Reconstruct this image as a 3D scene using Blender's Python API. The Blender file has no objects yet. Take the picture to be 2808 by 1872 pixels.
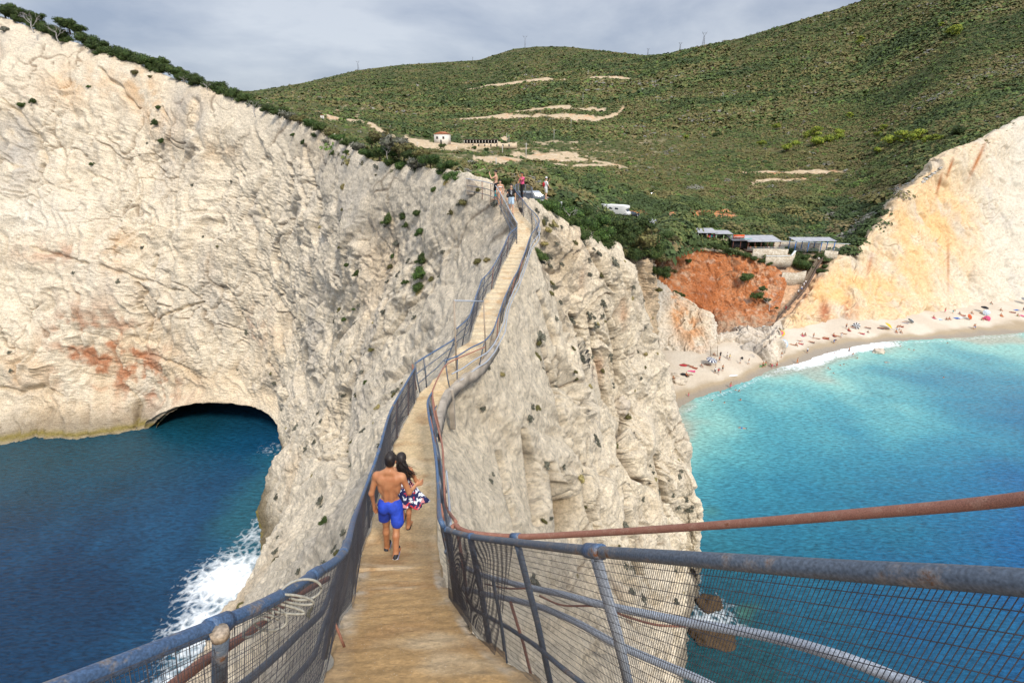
import bpy, bmesh, math, random
import numpy as np
from mathutils import Vector, Matrix
R = math.radians
rng = np.random.default_rng(7)
random.seed(7)
scene = bpy.context.scene
COL = scene.collection

# ------------------------------------------------------------------ camera, sky, sun
EYE = 56.0                       # metres above the sea
PITCH = R(22.0)
PS, PC = math.sin(PITCH), math.cos(PITCH)
FPX = 1404.0                     # 18 mm lens on a 36 mm sensor, 2808 px wide
cam_data = bpy.data.cameras.new('camera')
cam_data.lens = 18.0
cam_data.sensor_width = 36.0
cam_data.clip_start = 0.05
cam_data.clip_end = 12000.0
cam = bpy.data.objects.new('camera', cam_data)
cam.location = (0, 0, EYE)
cam.rotation_euler = (R(90) - PITCH, 0, 0)
COL.objects.link(cam)
scene.camera = cam

SUN = Vector((0.30, -0.66, 0.70)).normalized()
elev = math.asin(SUN.z)
azim = math.atan2(SUN.x, SUN.y)
world = bpy.data.worlds.new("World")
scene.world = world
world.use_nodes = True
nt = world.node_tree
nt.nodes.clear()
wo = nt.nodes.new('ShaderNodeOutputWorld')
bg = nt.nodes.new('ShaderNodeBackground')
sky = nt.nodes.new('ShaderNodeTexSky')
sky.sky_type = 'NISHITA'
sky.sun_disc = False
sky.sun_elevation = elev
sky.sun_rotation = azim
sky.air_density = 1.0
sky.dust_density = 1.5
tc = nt.nodes.new('ShaderNodeTexCoord')
mp = nt.nodes.new('ShaderNodeMapping')
mp.inputs['Scale'].default_value = (1.0, 1.0, 2.6)
nt.links.new(tc.outputs['Generated'], mp.inputs['Vector'])
n1 = nt.nodes.new('ShaderNodeTexNoise')
n1.inputs['Scale'].default_value = 2.1
n1.inputs['Detail'].default_value = 9
n1.inputs['Roughness'].default_value = 0.56
n1.inputs['Distortion'].default_value = 0.25
nt.links.new(mp.outputs[0], n1.inputs['Vector'])
cr = nt.nodes.new('ShaderNodeValToRGB')           # cloud cover: thin blue grey to bright grey
cr.color_ramp.elements[0].position = 0.40
cr.color_ramp.elements[0].color = (3.1, 3.6, 4.7, 1)
cr.color_ramp.elements[1].position = 0.62
cr.color_ramp.elements[1].color = (6.0, 6.35, 7.0, 1)
nt.links.new(n1.outputs['Fac'], cr.inputs['Fac'])
sep = nt.nodes.new('ShaderNodeSeparateXYZ')
nt.links.new(tc.outputs['Generated'], sep.inputs[0])
mr = nt.nodes.new('ShaderNodeMapRange')           # the cloud deck brightens overhead
mr.inputs['From Min'].default_value = 0.3
mr.inputs['From Max'].default_value = 0.95
mr.inputs['To Min'].default_value = 1.0
mr.inputs['To Max'].default_value = 3.1
nt.links.new(sep.outputs['Z'], mr.inputs['Value'])
mul = nt.nodes.new('ShaderNodeVectorMath'); mul.operation = 'SCALE'
nt.links.new(cr.outputs['Color'], mul.inputs[0]); nt.links.new(mr.outputs[0], mul.inputs['Scale'])
mx = nt.nodes.new('ShaderNodeMix'); mx.data_type = 'RGBA'
mx.inputs['Factor'].default_value = 0.82
nt.links.new(sky.outputs[0], mx.inputs['A']); nt.links.new(mul.outputs[0], mx.inputs['B'])
bg.inputs['Strength'].default_value = 0.1
nt.links.new(mx.outputs['Result'], bg.inputs['Color'])
nt.links.new(bg.outputs[0], wo.inputs['Surface'])

sd = bpy.data.lights.new('sun', 'SUN')
sd.energy = 3.0
sd.angle = R(11)
sd.color = (1.0, 0.93, 0.82)
so = bpy.data.objects.new('sun', sd)
so.rotation_euler = SUN.to_track_quat('Z', 'Y').to_euler()
so.location = (20, -20, 90)
COL.objects.link(so)
scene.view_settings.view_transform = 'Standard'
scene.view_settings.look = 'None'
scene.view_settings.exposure = 0.22
scene.view_settings.gamma = 1.0
scene.cycles.max_bounces = 6
scene.cycles.diffuse_bounces = 3
scene.cycles.glossy_bounces = 3
scene.cycles.transmission_bounces = 3
scene.cycles.transparent_max_bounces = 12

# ------------------------------------------------------------------ helpers
def P(x, y, z):
    """photo pixel (2808 px wide frame) and distance along the view axis -> world point"""
    X = (x - 1404.0) / FPX * z
    yc = (y - 936.0) / FPX * z
    return np.array([X, z * PC - yc * PS, EYE - (z * PS + yc * PC)])

def G(x, y, h=0.0):
    """photo pixel -> world point on the level plane of height h"""
    z = (EYE - h) / (PS + (y - 936.0) / FPX * PC)
    return P(x, y, z)

def depth_at(p):
    return p[..., 1] * PC + (EYE - p[..., 2]) * PS

def tag(o, label=None, cat=None, group=None, kind=None):
    if label: o['label'] = label
    if cat: o['category'] = cat
    if group: o['group'] = group
    if kind: o['kind'] = kind
    return o

def link(o, parent=None):
    COL.objects.link(o)
    if parent is not None: o.parent = parent
    return o

def empty(name, loc=(0, 0, 0), rz=0.0):
    o = bpy.data.objects.new(name, None)
    o.location = loc; o.rotation_euler = (0, 0, rz)
    o.empty_display_size = 0.2
    return link(o)

def np_mesh(name, V, F, mat=None, parent=None, smooth=True, attrs=None, obj=True):
    """V (n,3); F list of (m,k) index arrays or a single one"""
    if not isinstance(F, (list, tuple)): F = [F]
    F = [np.asarray(f, dtype=np.int32) for f in F if len(f)]
    me = bpy.data.meshes.new(name)
    V = np.ascontiguousarray(V, dtype=np.float32)
    me.vertices.add(len(V)); me.vertices.foreach_set('co', V.ravel())
    nl = sum(f.size for f in F); nf = sum(len(f) for f in F)
    me.loops.add(nl); me.loops.foreach_set('vertex_index', np.concatenate([f.ravel() for f in F]))
    tot = np.concatenate([np.full(len(f), f.shape[1], np.int32) for f in F])
    st = np.concatenate([[0], np.cumsum(tot)[:-1]]).astype(np.int32)
    me.polygons.add(nf)
    me.polygons.foreach_set('loop_start', st)
    try: me.polygons.foreach_set('loop_total', tot)
    except Exception: pass
    me.update(calc_edges=True)
    if smooth: me.polygons.foreach_set('use_smooth', np.ones(nf, bool))
    if attrs:
        for k, a in attrs.items():
            a = np.asarray(a, np.float32)
            if a.ndim == 2:
                if a.shape[1] == 3: a = np.concatenate([a, np.ones((len(a), 1), np.float32)], 1)
                at = me.attributes.new(k, 'FLOAT_COLOR', 'POINT'); at.data.foreach_set('color', np.ascontiguousarray(a).ravel())
            else:
                at = me.attributes.new(k, 'FLOAT', 'POINT'); at.data.foreach_set('value', a)
    if mat is not None:
        for m in (mat if isinstance(mat, (list, tuple)) else [mat]): me.materials.append(m)
    if not obj: return me
    o = bpy.data.objects.new(name, me)
    return link(o, parent)

def hsh(ix, iy, iz, seed):
    with np.errstate(over='ignore'):
        h = ix.astype(np.uint32) * np.uint32(374761393) + iy.astype(np.uint32) * np.uint32(668265263) + iz.astype(np.uint32) * np.uint32(2147483647) + np.uint32((seed * 974634777) & 0xffffffff)
        h ^= h >> np.uint32(13); h *= np.uint32(1274126177); h ^= h >> np.uint32(16)
        h *= np.uint32(2246822519); h ^= h >> np.uint32(15)
    return h

def vnoise(p, seed=0):
    """gradient noise, about -1..1"""
    p = np.asarray(p, np.float32)
    f0 = np.floor(p); i = f0.astype(np.int64); f = p - f0
    w = f * f * f * (f * (f * 6 - 15) + 10)
    out = np.zeros(p.shape[:-1], np.float32)
    for dx in (0, 1):
        wx = w[..., 0] if dx else 1 - w[..., 0]
        for dy in (0, 1):
            wy = w[..., 1] if dy else 1 - w[..., 1]
            for dz in (0, 1):
                wz = w[..., 2] if dz else 1 - w[..., 2]
                h = hsh(i[..., 0] + dx, i[..., 1] + dy, i[..., 2] + dz, seed)
                gx = (h & np.uint32(255)).astype(np.float32) / 127.5 - 1
                gy = ((h >> np.uint32(8)) & np.uint32(255)).astype(np.float32) / 127.5 - 1
                gz = ((h >> np.uint32(16)) & np.uint32(255)).astype(np.float32) / 127.5 - 1
                out += wx * wy * wz * (gx * (f[..., 0] - dx) + gy * (f[..., 1] - dy) + gz * (f[..., 2] - dz))
    return out * 1.3

def fbm(p, octv=4, seed=0, gain=0.5, lac=2.03):
    a = 1.0; s = np.zeros(p.shape[:-1], np.float32)
    for o in range(octv):
        s += a * vnoise(p, seed + o * 17); p = p * lac; a *= gain
    return s

def ridged(p, octv=4, seed=0, gain=0.5):
    a = 1.0; s = np.zeros(p.shape[:-1], np.float32)
    for o in range(octv):
        s += a * (1 - np.abs(vnoise(p, seed + o * 17)) * 2.2); p = p * 2.07; a *= gain
    return s

def worley(p, seed=0):
    p = np.asarray(p, np.float32)
    i = np.floor(p).astype(np.int64); f = p - i
    f1 = np.full(p.shape[:-1], 9.0, np.float32); f2 = f1.copy(); idh = np.zeros(p.shape[:-1], np.float32)
    for dx in (-1, 0, 1):
        for dy in (-1, 0, 1):
            for dz in (-1, 0, 1):
                h = hsh(i[..., 0] + dx, i[..., 1] + dy, i[..., 2] + dz, seed)
                x = dx + (h & np.uint32(1023)).astype(np.float32) / 1023 - f[..., 0]
                y = dy + ((h >> np.uint32(10)) & np.uint32(1023)).astype(np.float32) / 1023 - f[..., 1]
                z = dz + ((h >> np.uint32(20)) & np.uint32(1023)).astype(np.float32) / 1023 - f[..., 2]
                d = x * x + y * y + z * z
                c = d < f1
                f2 = np.where(c, f1, np.minimum(f2, d))
                idh = np.where(c, (h & np.uint32(4095)).astype(np.float32) / 4095, idh)
                f1 = np.where(c, d, f1)
    return np.sqrt(f1), np.sqrt(f2), idh

def sstep(a, b, x):
    t = np.clip((x - a) / (b - a), 0, 1)
    return t * t * (3 - 2 * t)

def catmull(C, t):
    """C (k,...) control, t array in 0..k-1"""
    k = len(C); i = np.clip(np.floor(t).astype(int), 0, k - 2); f = (t - i)
    sh = (len(t),) + (1,) * (C.ndim - 1); f = f.reshape(sh)
    p0 = C[np.clip(i - 1, 0, k - 1)]; p1 = C[i]; p2 = C[np.clip(i + 1, 0, k - 1)]; p3 = C[np.clip(i + 2, 0, k - 1)]
    return 0.5 * ((2 * p1) + (-p0 + p2) * f + (2 * p0 - 5 * p1 + 4 * p2 - p3) * f * f + (-p0 + 3 * p1 - 3 * p2 + p3) * f ** 3)

def resample(pts, k):
    pts = np.asarray(pts, float); d = np.linalg.norm(np.diff(pts, axis=0), axis=1); s = np.concatenate([[0], np.cumsum(d)])
    t = np.linspace(0, s[-1], k)
    return np.stack([np.interp(t, s, pts[:, c]) for c in range(3)], 1)

def sheet(stations, counts, nv, k=8):
    """stations: list of polylines top->bottom; counts: samples per interval"""
    C = np.stack([resample(s, k) for s in stations])
    t = np.concatenate([np.linspace(i, i + 1, n, endpoint=False) for i, n in enumerate(counts)] + [[len(C) - 1.0]])
    S = catmull(C, t)                          # nu,k,3
    v = np.linspace(0, k - 1, nv)
    S = catmull(np.swapaxes(S, 0, 1), v)       # nv,nu,3
    return np.swapaxes(S, 0, 1)                # nu,nv,3

def grid_normals(S):
    du = np.gradient(S, axis=0); dv = np.gradient(S, axis=1)
    n = np.cross(du, dv); n /= (np.linalg.norm(n, axis=-1, keepdims=True) + 1e-9)
    return n

def grid_faces(nu, nv, off=0, flip=False):
    a = np.arange(nu * nv).reshape(nu, nv) + off
    q = np.stack([a[:-1, :-1], a[1:, :-1], a[1:, 1:], a[:-1, 1:]], -1).reshape(-1, 4)
    return q[:, ::-1] if flip else q

def mixc(a, b, f):
    f = np.asarray(f)[..., None]
    return a * (1 - f) + np.asarray(b) * f

# ------------------------------------------------------------------ materials
MATS = {}
def new_mat(name):
    m = bpy.data.materials.new(name); m.use_nodes = True
    MATS[name] = m
    return m, m.node_tree.nodes, m.node_tree.links, m.node_tree.nodes['Principled BSDF']

def flat(name, rgb, rough=0.7, metal=0.0, spec=0.4, noise=0.0, nscale=8.0, bump=0.0):
    if name in MATS: return MATS[name]
    m, N, L, b = new_mat(name)
    b.inputs['Base Color'].default_value = (*rgb, 1)
    b.inputs['Roughness'].default_value = rough
    b.inputs['Metallic'].default_value = metal
    b.inputs['Specular IOR Level'].default_value = spec
    tc = N.new('ShaderNodeTexCoord')
    nz = N.new('ShaderNodeTexNoise'); nz.inputs['Scale'].default_value = nscale; nz.inputs['Detail'].default_value = 5
    L.new(tc.outputs['Object'], nz.inputs['Vector'])
    k = noise if noise else 0.12
    mr = N.new('ShaderNodeMapRange'); mr.inputs['From Min'].default_value = 0.3; mr.inputs['From Max'].default_value = 0.7
    mr.inputs['To Min'].default_value = 1 - k; mr.inputs['To Max'].default_value = 1 + k * 0.6
    L.new(nz.outputs['Fac'], mr.inputs['Value'])
    vm = N.new('ShaderNodeVectorMath'); vm.operation = 'SCALE'
    vm.inputs[0].default_value = rgb
    L.new(mr.outputs[0], vm.inputs['Scale']); L.new(vm.outputs[0], b.inputs['Base Color'])
    if bump:
        bp = N.new('ShaderNodeBump'); bp.inputs['Strength'].default_value = bump; bp.inputs['Distance'].default_value = 0.02
        L.new(nz.outputs['Fac'], bp.inputs['Height']); L.new(bp.outputs[0], b.inputs['Normal'])
    return m

def attr_mat(name, rough=0.95, spec=0.15, nscale=3.0, namp=0.25, bump=0.5, bdist=0.15, bscale=1.5, attr='col', pits=0.0, pscale=6.0):
    """base colour from a vertex attribute, broken up by noise, with bump"""
    m, N, L, b = new_mat(name)
    b.inputs['Roughness'].default_value = rough
    b.inputs['Specular IOR Level'].default_value = spec
    at = N.new('ShaderNodeAttribute'); at.attribute_name = attr
    geo = N.new('ShaderNodeNewGeometry')
    nz = N.new('ShaderNodeTexNoise'); nz.inputs['Scale'].default_value = nscale; nz.inputs['Detail'].default_value = 8; nz.inputs['Roughness'].default_value = 0.65
    L.new(geo.outputs['Position'], nz.inputs['Vector'])
    mr = N.new('ShaderNodeMapRange'); mr.inputs['From Min'].default_value = 0.3; mr.inputs['From Max'].default_value = 0.7
    mr.inputs['To Min'].default_value = 1 - namp; mr.inputs['To Max'].default_value = 1 + namp
    L.new(nz.outputs['Fac'], mr.inputs['Value'])
    vm = N.new('ShaderNodeVectorMath'); vm.operation = 'SCALE'
    L.new(at.outputs['Color'], vm.inputs[0]); L.new(mr.outputs[0], vm.inputs['Scale'])
    if pits:
        n3 = N.new('ShaderNodeTexNoise'); n3.inputs['Scale'].default_value = pscale; n3.inputs['Detail'].default_value = 6; n3.inputs['Roughness'].default_value = .8
        L.new(geo.outputs['Position'], n3.inputs['Vector'])
        m3 = N.new('ShaderNodeMapRange'); m3.inputs['From Min'].default_value = .38; m3.inputs['From Max'].default_value = .47; m3.inputs['To Min'].default_value = 1 - pits; m3.inputs['To Max'].default_value = 1
        L.new(n3.outputs['Fac'], m3.inputs['Value'])
        v3 = N.new('ShaderNodeVectorMath'); v3.operation = 'SCALE'; L.new(vm.outputs[0], v3.inputs[0]); L.new(m3.outputs[0], v3.inputs['Scale']); vm = v3
    L.new(vm.outputs[0], b.inputs['Base Color'])
    if bump:
        n2 = N.new('ShaderNodeTexNoise'); n2.inputs['Scale'].default_value = bscale; n2.inputs['Detail'].default_value = 10; n2.inputs['Roughness'].default_value = 0.8
        L.new(geo.outputs['Position'], n2.inputs['Vector'])
        bp = N.new('ShaderNodeBump'); bp.inputs['Strength'].default_value = bump; bp.inputs['Distance'].default_value = bdist
        L.new(n2.outputs['Fac'], bp.inputs['Height']); L.new(bp.outputs[0], b.inputs['Normal'])
    return m
# ------------------------------------------------------------------ walkway profile (distance ahead -> metres below the eye)
PROF = np.array([(-8, -4.2), (-3, -.5), (0, 1.62), (2.17, 3.2), (6.07, 5.96), (6.12, 6.08), (14, 7.42), (17.6, 7.02), (21.65, 6.45), (25.7, 5.72), (28.8, 4.86), (30.6, 4.28), (32, 4.12), (45, 4.3)])
_dd = np.linspace(0.05, 44, 9000)
_tt = np.interp(_dd, PROF[:, 0], PROF[:, 1]) / _dd
def D(x, y, up=0.0):
    r = (y - 936.0) / FPX
    tan = (PS + r * PC) / (PC - r * PS)
    d = np.interp(-tan, -_tt, _dd)
    h = np.interp(d, PROF[:, 0], PROF[:, 1])
    z = d * PC + h * PS
    p = P(x, y, z); p[2] += up
    return p
EDGES = [(884,1872,1459,1867),(908,1769,1341,1771),(933,1701,1290,1705),(969,1654,1250,1650),(976,1599,1215,1595),(989,1522,1203,1511),
 (1000,1494,1197,1476),(1030,1400,1196,1370),(1052,1310,1196,1290),(1074,1237,1198,1220),(1100,1175,1203,1160),(1130,1120,1210,1110),(1151,1078,1218,1080),
 (1198,1031,1245,1058),(1230,985,1290,1020),(1256,954,1330,985),(1289,931,1366,925),(1303,880,1370,880),(1322,834,1382,834),(1335,804,1392,803),
 (1353,789,1398,785),(1376,729,1424,735),(1392,702,1437,702),(1404,673,1448,668),(1417,650,1455,643),(1419,612,1458,615),(1407,585,1433,590),(1396,570,1418,569)]
LE = np.array([D(a, b) for a, b, c, d in EDGES]); RE = np.array([D(c, d) for a, b, c, d in EDGES])
LE = np.concatenate([[[-1.0, -3, EYE + .5], [-.98, .1, EYE - 1.69]], LE]); RE = np.concatenate([[[1.0, -3, EYE + .5], [1.0, .1, EYE - 1.69]], RE])

def W(x, y, z): return np.array([x, y, z], float)
def DN(p, dz=-.5, dx=0.0): return np.array([p[0] + dx, p[1], p[2] + dz])

def uv_of(S):
    m = S[:, int(S.shape[1] * .55)]
    u = np.concatenate([[0], np.cumsum(np.linalg.norm(np.diff(m, axis=0), axis=1))])
    v = np.concatenate([np.zeros((S.shape[0], 1)), np.cumsum(np.linalg.norm(np.diff(S, axis=1), axis=2), axis=1)], 1)
    return u[:, None] * np.ones(S.shape[1])[None], v

def rock_disp(S, n, seed, amp, near=False, gul=1.0, strata=0.0, damp=None, smooth=0.0, slant=0.0, lump=1.0):
    """multi-scale displacement of a cliff sheet along its normals: ribs and gullies run down the slope"""
    p = S.astype(np.float32)
    U, V = uv_of(S); U = U + V * slant
    fine = 1 - smooth
    w1 = fbm(p * 0.07, 3, seed + 1); w2 = fbm(p * 0.07, 3, seed + 2)
    q = p + np.stack([w1, w2, fbm(p * 0.07, 3, seed + 3)], -1) * 4
    d = fbm(q * 0.05, 3, seed + 5) * 2.2
    u1 = U + w1 * 9 + w2 * 4 + fbm(p * .3, 2, seed + 4) * 1.1
    g = np.stack([u1 * .13, V * .018 + w2 * .4, w1 * .6], -1)
    d += (ridged(g, 2, seed + 9) - 0.85) * 1.25 * gul
    g = np.stack([u1 * .42, V * .07 + w2, w1], -1)
    d += (ridged(g, 3, seed + 19) - 0.9) * 0.5 * gul
    # blocky fracture
    f1, f2, idh = worley(q * np.array([.28, .28, .2]), seed + 31)
    msk = sstep(-.1, .5, fbm(p * .05, 2, seed + 33))
    d += (idh - .5) * .9 * sstep(0, .25, f2 - f1) * (.35 + .65 * msk) * fine
    d -= np.clip(0.09 - (f2 - f1), 0, 1) * 7 * msk * (.4 + .6 * fine)
    f1, f2, idh = worley(q * np.array([.9, .9, .65]) + 7, seed + 37)
    d += ((0.5 - f1) * 0.30 + (idh - .5) * .26 * sstep(0, .12, f2 - f1)) * fine * lump
    d += fbm(p * .55, 4, seed + 41, gain=0.55) * 0.42 * (.35 + .65 * fine) * lump
    cf1, cf2, _ = worley(q * np.array([.12, .12, .09]) + np.stack([w1, w2, w1], -1) * .5, seed + 45)
    crk = np.clip(.035 - (cf2 - cf1), 0, 1) / .035 * sstep(-.05, .35, fbm(p * .08, 2, seed + 46))
    d -= crk * .55
    rock_disp.crack = crk
    d += fbm(p * 2.2, 3, seed + 42, gain=0.6) * 0.15 * (.3 + .7 * fine)
    if near:
        f1, f2, _ = worley(p * 2.6, seed + 43)
        d += (0.5 - f1) * 0.17
        f1, f2, _ = worley(p * 6.5, seed + 44)
        d += (0.5 - f1) * 0.07
    if strata:
        zz = q[..., 2] * .55 + q[..., 0] * .06 + fbm(p * 0.03, 2, seed + 51) * 5
        k = np.floor(zz); off = (hsh(k.astype(np.int64), k.astype(np.int64) * 0, k.astype(np.int64) * 0, seed + 53) & np.uint32(255)).astype(np.float32) / 255
        off2 = (hsh(k.astype(np.int64) + 1, k.astype(np.int64) * 0, k.astype(np.int64) * 0, seed + 53) & np.uint32(255)).astype(np.float32) / 255
        fr = sstep(.78, 1, zz - k)
        d += strata * ((off * (1 - fr) + off2 * fr) - .5) * 1.0 * sstep(0.05, 0.6, fbm(p * 0.03, 2, seed + 61) + .25)
    d = d * amp
    if damp is not None:
        sm = (fbm(p * .9, 4, seed + 91, gain=.6) * .16 + (.5 - worley(p * 1.7, seed + 93)[0]) * .16 - .12) * (1 - damp)
        d = d * damp + sm * .8
    return S + n * d[..., None], d

def rock_col(S, d, seed, base=(.75, .645, .49), warm=(.68, .47, .26), grey=(.42, .39, .36), warm_amt=.4, grey_amt=.33):
    p = S.astype(np.float32)
    c = np.ones(S.shape) * np.array(base)
    a = fbm(p * 0.05, 4, seed + 71); c = mixc(c, warm, sstep(0.1, 0.75, a) * warm_amt)
    a = fbm(p * np.array([.09, .09, .045]), 4, seed + 73); c = mixc(c, grey, sstep(0.15, 0.7, a) * grey_amt)
    a = fbm(p * 0.9, 3, seed + 75); c = c * (1 + 0.16 * a)[..., None]
    c = mixc(c, (.72, .63, .51), sstep(0.25, .8, fbm(p * 0.35, 3, seed + 77)) * .4)
    if getattr(rock_disp, 'crack', None) is not None and rock_disp.crack.shape == d.shape: c = mixc(c, (.20, .14, .09), rock_disp.crack * .75)
    # browner where the surface dips, plus dark speckle
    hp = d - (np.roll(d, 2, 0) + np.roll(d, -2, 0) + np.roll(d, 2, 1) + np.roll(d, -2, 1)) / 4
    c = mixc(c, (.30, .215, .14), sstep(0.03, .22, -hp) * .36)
    sp = sstep(.42, .62, fbm(p * 2.2, 2, seed + 79)); c = mixc(c, (.26, .23, .18), sp * .38)
    return np.clip(c, .01, .95)

def px_of(S):
    """photo pixel of each world point; used only to place stains where the rock has them"""
    z = depth_at(S); yc = ((EYE - S[..., 2]) - z * PS) / PC
    return S[..., 0] / z * FPX + 1404, yc / z * FPX + 936

def blob(px, py, cx, cy, rx, ry, ang=0.0):
    ca, sa = math.cos(R(ang)), math.sin(R(ang))
    u = ((px - cx) * ca + (py - cy) * sa) / rx; v = (-(px - cx) * sa + (py - cy) * ca) / ry
    return np.exp(-(u * u + v * v))

def dist_poly(X, Y, poly):
    best = np.full(X.shape, 1e9); side = np.zeros(X.shape)
    for i in range(len(poly) - 1):
        a = poly[i]; b = poly[i + 1]; ab = b - a; L2 = ab @ ab + 1e-9
        tt = np.clip(((X - a[0]) * ab[0] + (Y - a[1]) * ab[1]) / L2, 0, 1)
        d = np.hypot(X - a[0] - tt * ab[0], Y - a[1] - tt * ab[1])
        best = np.minimum(best, d)
    return best

def path_damp(S):
    ctr = ((LE + RE) / 2)[1:, :2]
    return sstep(.75, 4.8, dist_poly(S[..., 0], S[..., 1], ctr))

def under_path(S):
    ctr = ((LE + RE) / 2)[1:, :2]; dd = dist_poly(S[..., 0], S[..., 1], ctr)
    lim = EYE - np.interp(S[..., 1], PROF[:, 0], PROF[:, 1]) - .32 + np.clip(dd - .62, 0, 9) * .8 + (S[..., 1] > 33) * 5
    m = (dd < 1.1) & (S[..., 1] > -2); S = S.copy(); S[..., 2] = np.where(m, np.minimum(S[..., 2], lim), S[..., 2]); return S
def polyd(PX, PY, pts):
    best = np.full(PX.shape, 1e9)
    for (a, b, w0), (c_, d_, w1_) in zip(pts[:-1], pts[1:]):
        ab = np.array([c_ - a, d_ - b], float); L2 = ab @ ab
        q = np.clip(((PX - a) * ab[0] + (PY - b) * ab[1]) / L2, 0, 1)
        dist = np.hypot(PX - a - q * ab[0], PY - b - q * ab[1]) / (w0 + (w1_ - w0) * q)
        best = np.minimum(best, dist)
    return best

CREASE_A = [([(0, 270, 3), (60, 320, 4), (100, 370, 4), (122, 440, 5), (112, 480, 3)], 1.1), ([(266, 184, 3), (318, 230, 4), (352, 269, 4), (383, 297, 3)], 1.0), ([(374, 773, 4), (396, 799, 5), (379, 833, 5), (413, 871, 5), (408, 905, 3)], 1.5),
 ([(608, 782, 4), (638, 820, 5), (659, 863, 3)], 1.3), ([(430, 700, 4), (417, 765, 4)], 1.2), ([(430, 875, 3), (498, 846, 4), (560, 828, 2)], .9), ([(0, 1063, 5), (51, 1078, 7), (119, 1060, 7), (165, 1085, 4)], 1.3), ([(370, 1173, 4), (383, 1109, 5), (362, 1067, 3)], 1.1),
 ([(736, 1000, 4), (778, 1067, 5), (800, 1120, 3)], 1.2), ([(940, 1080, 14), (915, 1180, 26), (928, 1290, 16)], 1.6), ([(445, 292, 2), (457, 340, 4), (472, 440, 3)], .9), ([(540, 280, 8), (528, 350, 12), (545, 400, 10), (515, 430, 8)], .8), ([(90, 680, 4), (160, 700, 6), (240, 720, 3)], 1.0),
 ([(280, 730, 3), (400, 770, 4), (500, 800, 2)], .7), ([(795, 450, 3), (800, 520, 4), (790, 560, 3)], .8), ([(835, 400, 3), (850, 480, 4), (880, 540, 3)], .8), ([(250, 470, 4), (300, 500, 3)], .5), ([(700, 560, 3), (760, 640, 4), (770, 720, 3)], .6), ([(775, 950, 3), (785, 1010, 4)], .7), ([(420, 980, 4), (500, 1005, 4), (560, 1040, 3)], .8)]
CREASE_B = [([(1440, 1180, 5), (1458, 1300, 9), (1475, 1430, 6)], 1.3), ([(1518, 1280, 8), (1548, 1370, 15), (1545, 1450, 10)], 1.6), ([(1712, 1105, 4), (1708, 1180, 7), (1706, 1250, 8), (1740, 1300, 7), (1795, 1335, 4)], 2.0), ([(1565, 860, 4), (1600, 960, 6), (1610, 1040, 4)], 1.0), ([(1600, 650, 4), (1640, 720, 5), (1690, 800, 4)], .9),
 ([(1495, 950, 3), (1520, 1060, 5), (1540, 1160, 4)], 1.0), ([(1720, 1330, 5), (1730, 1450, 8), (1755, 1570, 6)], 1.3), ([(1612, 880, 3), (1640, 1000, 5), (1662, 1110, 4)], 1.0), ([(1800, 1250, 4), (1830, 1400, 7)], 1.0), ([(1370, 1240, 4), (1400, 1350, 6), (1420, 1450, 4)], .9), ([(1600, 1250, 5), (1620, 1380, 7), (1650, 1500, 5)], 1.0), ([(1665, 850, 3), (1690, 950, 5), (1700, 1050, 4)], 1.0), ([(1480, 800, 3), (1510, 880, 5), (1525, 940, 3)], .7)]
def carve(S, n, lines, seed):
    px, py = px_of(S); p = S.astype(np.float32)
    wx = fbm(p * .25, 3, seed) * 9; wy = fbm(p * .25, 3, seed + 1) * 9
    tot = np.zeros(S.shape[:2])
    for pl, dep in lines:
        q = polyd(px + wx, py + wy, pl); tot = np.maximum(tot, dep * np.exp(-q * q * .8))
    return S - n * tot[..., None], tot
rock_mat = attr_mat('limestone', nscale=5, namp=.3, bump=.9, bdist=.35, bscale=2.2, pits=.32, pscale=4.5)
rock_far = attr_mat('pale_cliff_rock', nscale=1.6, namp=.22, bump=.7, bdist=.5, bscale=.8, pits=.3, pscale=1.6)

# ------------------------------------------------------------------ left face: from under the camera round to the sea arch and the big cliff
def lpt(i): return DN(LE[i], -.62, .12)
A_st = []
def addA(top, mids, foot, back=None):
    foot = np.asarray(foot, float)
    under = foot + np.array([0, 0, -3.0])
    A_st.append((top, mids, foot, under, back))
addA(W(-.6, -5, 56), [], W(-30, -6, 0))
addA(W(-.7, -1, 55.0), [], W(-31, 2, 0))
addA(lpt(2), [], W(-31, 11, 0))
addA(lpt(6), [], W(-32, 18, 0))
addA(lpt(9), [], W(-33, 24, 0))
addA(lpt(12), [], G(478, 2089))
addA(lpt(14), [], G(560, 1900))
addA(lpt(17), [], G(640, 1765))
addA(lpt(20), [], G(672, 1665))
addA(lpt(23), [], G(706, 1600))
addA(DN(LE[26], -.6, 0), [], G(728, 1545))
addA(P(1385, 568, 33), [], G(716, 1480))
addA(P(1330, 530, 35), [], G(712, 1430))
addA(P(1266, 503, 37), [], G(735, 1360))
addA(P(1190, 486, 42), [], G(775, 1306))
addA(P(1100, 474, 48), [], G(787, 1276))
addA(P(998, 452, 56), [], G(786, 1262))
addA(P(930, 395, 66), [], P(779, 1240, 95.5))
addA(P(870, 360, 75), [], P(770, 1198, 97))
addA(P(800, 338, 83), [], P(752, 1153, 98))
addA(P(744, 319, 88), [], P(720, 1124, 99))
addA(P(683, 296, 93), [], P(665, 1108, 100))
addA(P(620, 270, 96), [], P(605, 1100, 101))
addA(P(566, 252, 98), [], P(540, 1103, 102))
addA(P(520, 243, 100), [], P(470, 1121, 103))
addA(P(474, 230, 102), [], P(418, 1155, 104))
addA(P(430, 212, 103), [], G(385, 1182))
addA(P(389, 196, 104), [], G(320, 1190))
addA(P(275, 153, 106), [], G(215, 1199))
addA(P(162, 115, 108), [], G(100, 1209))
addA(P(0, 58, 110), [], G(0, 1214))
addA(P(-250, -60, 113), [], G(-250, 1230))
addA(P(-700, -280, 118), [], G(-700, 1260))
arch_ids = set(range(17, 26))
stA = []
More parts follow.
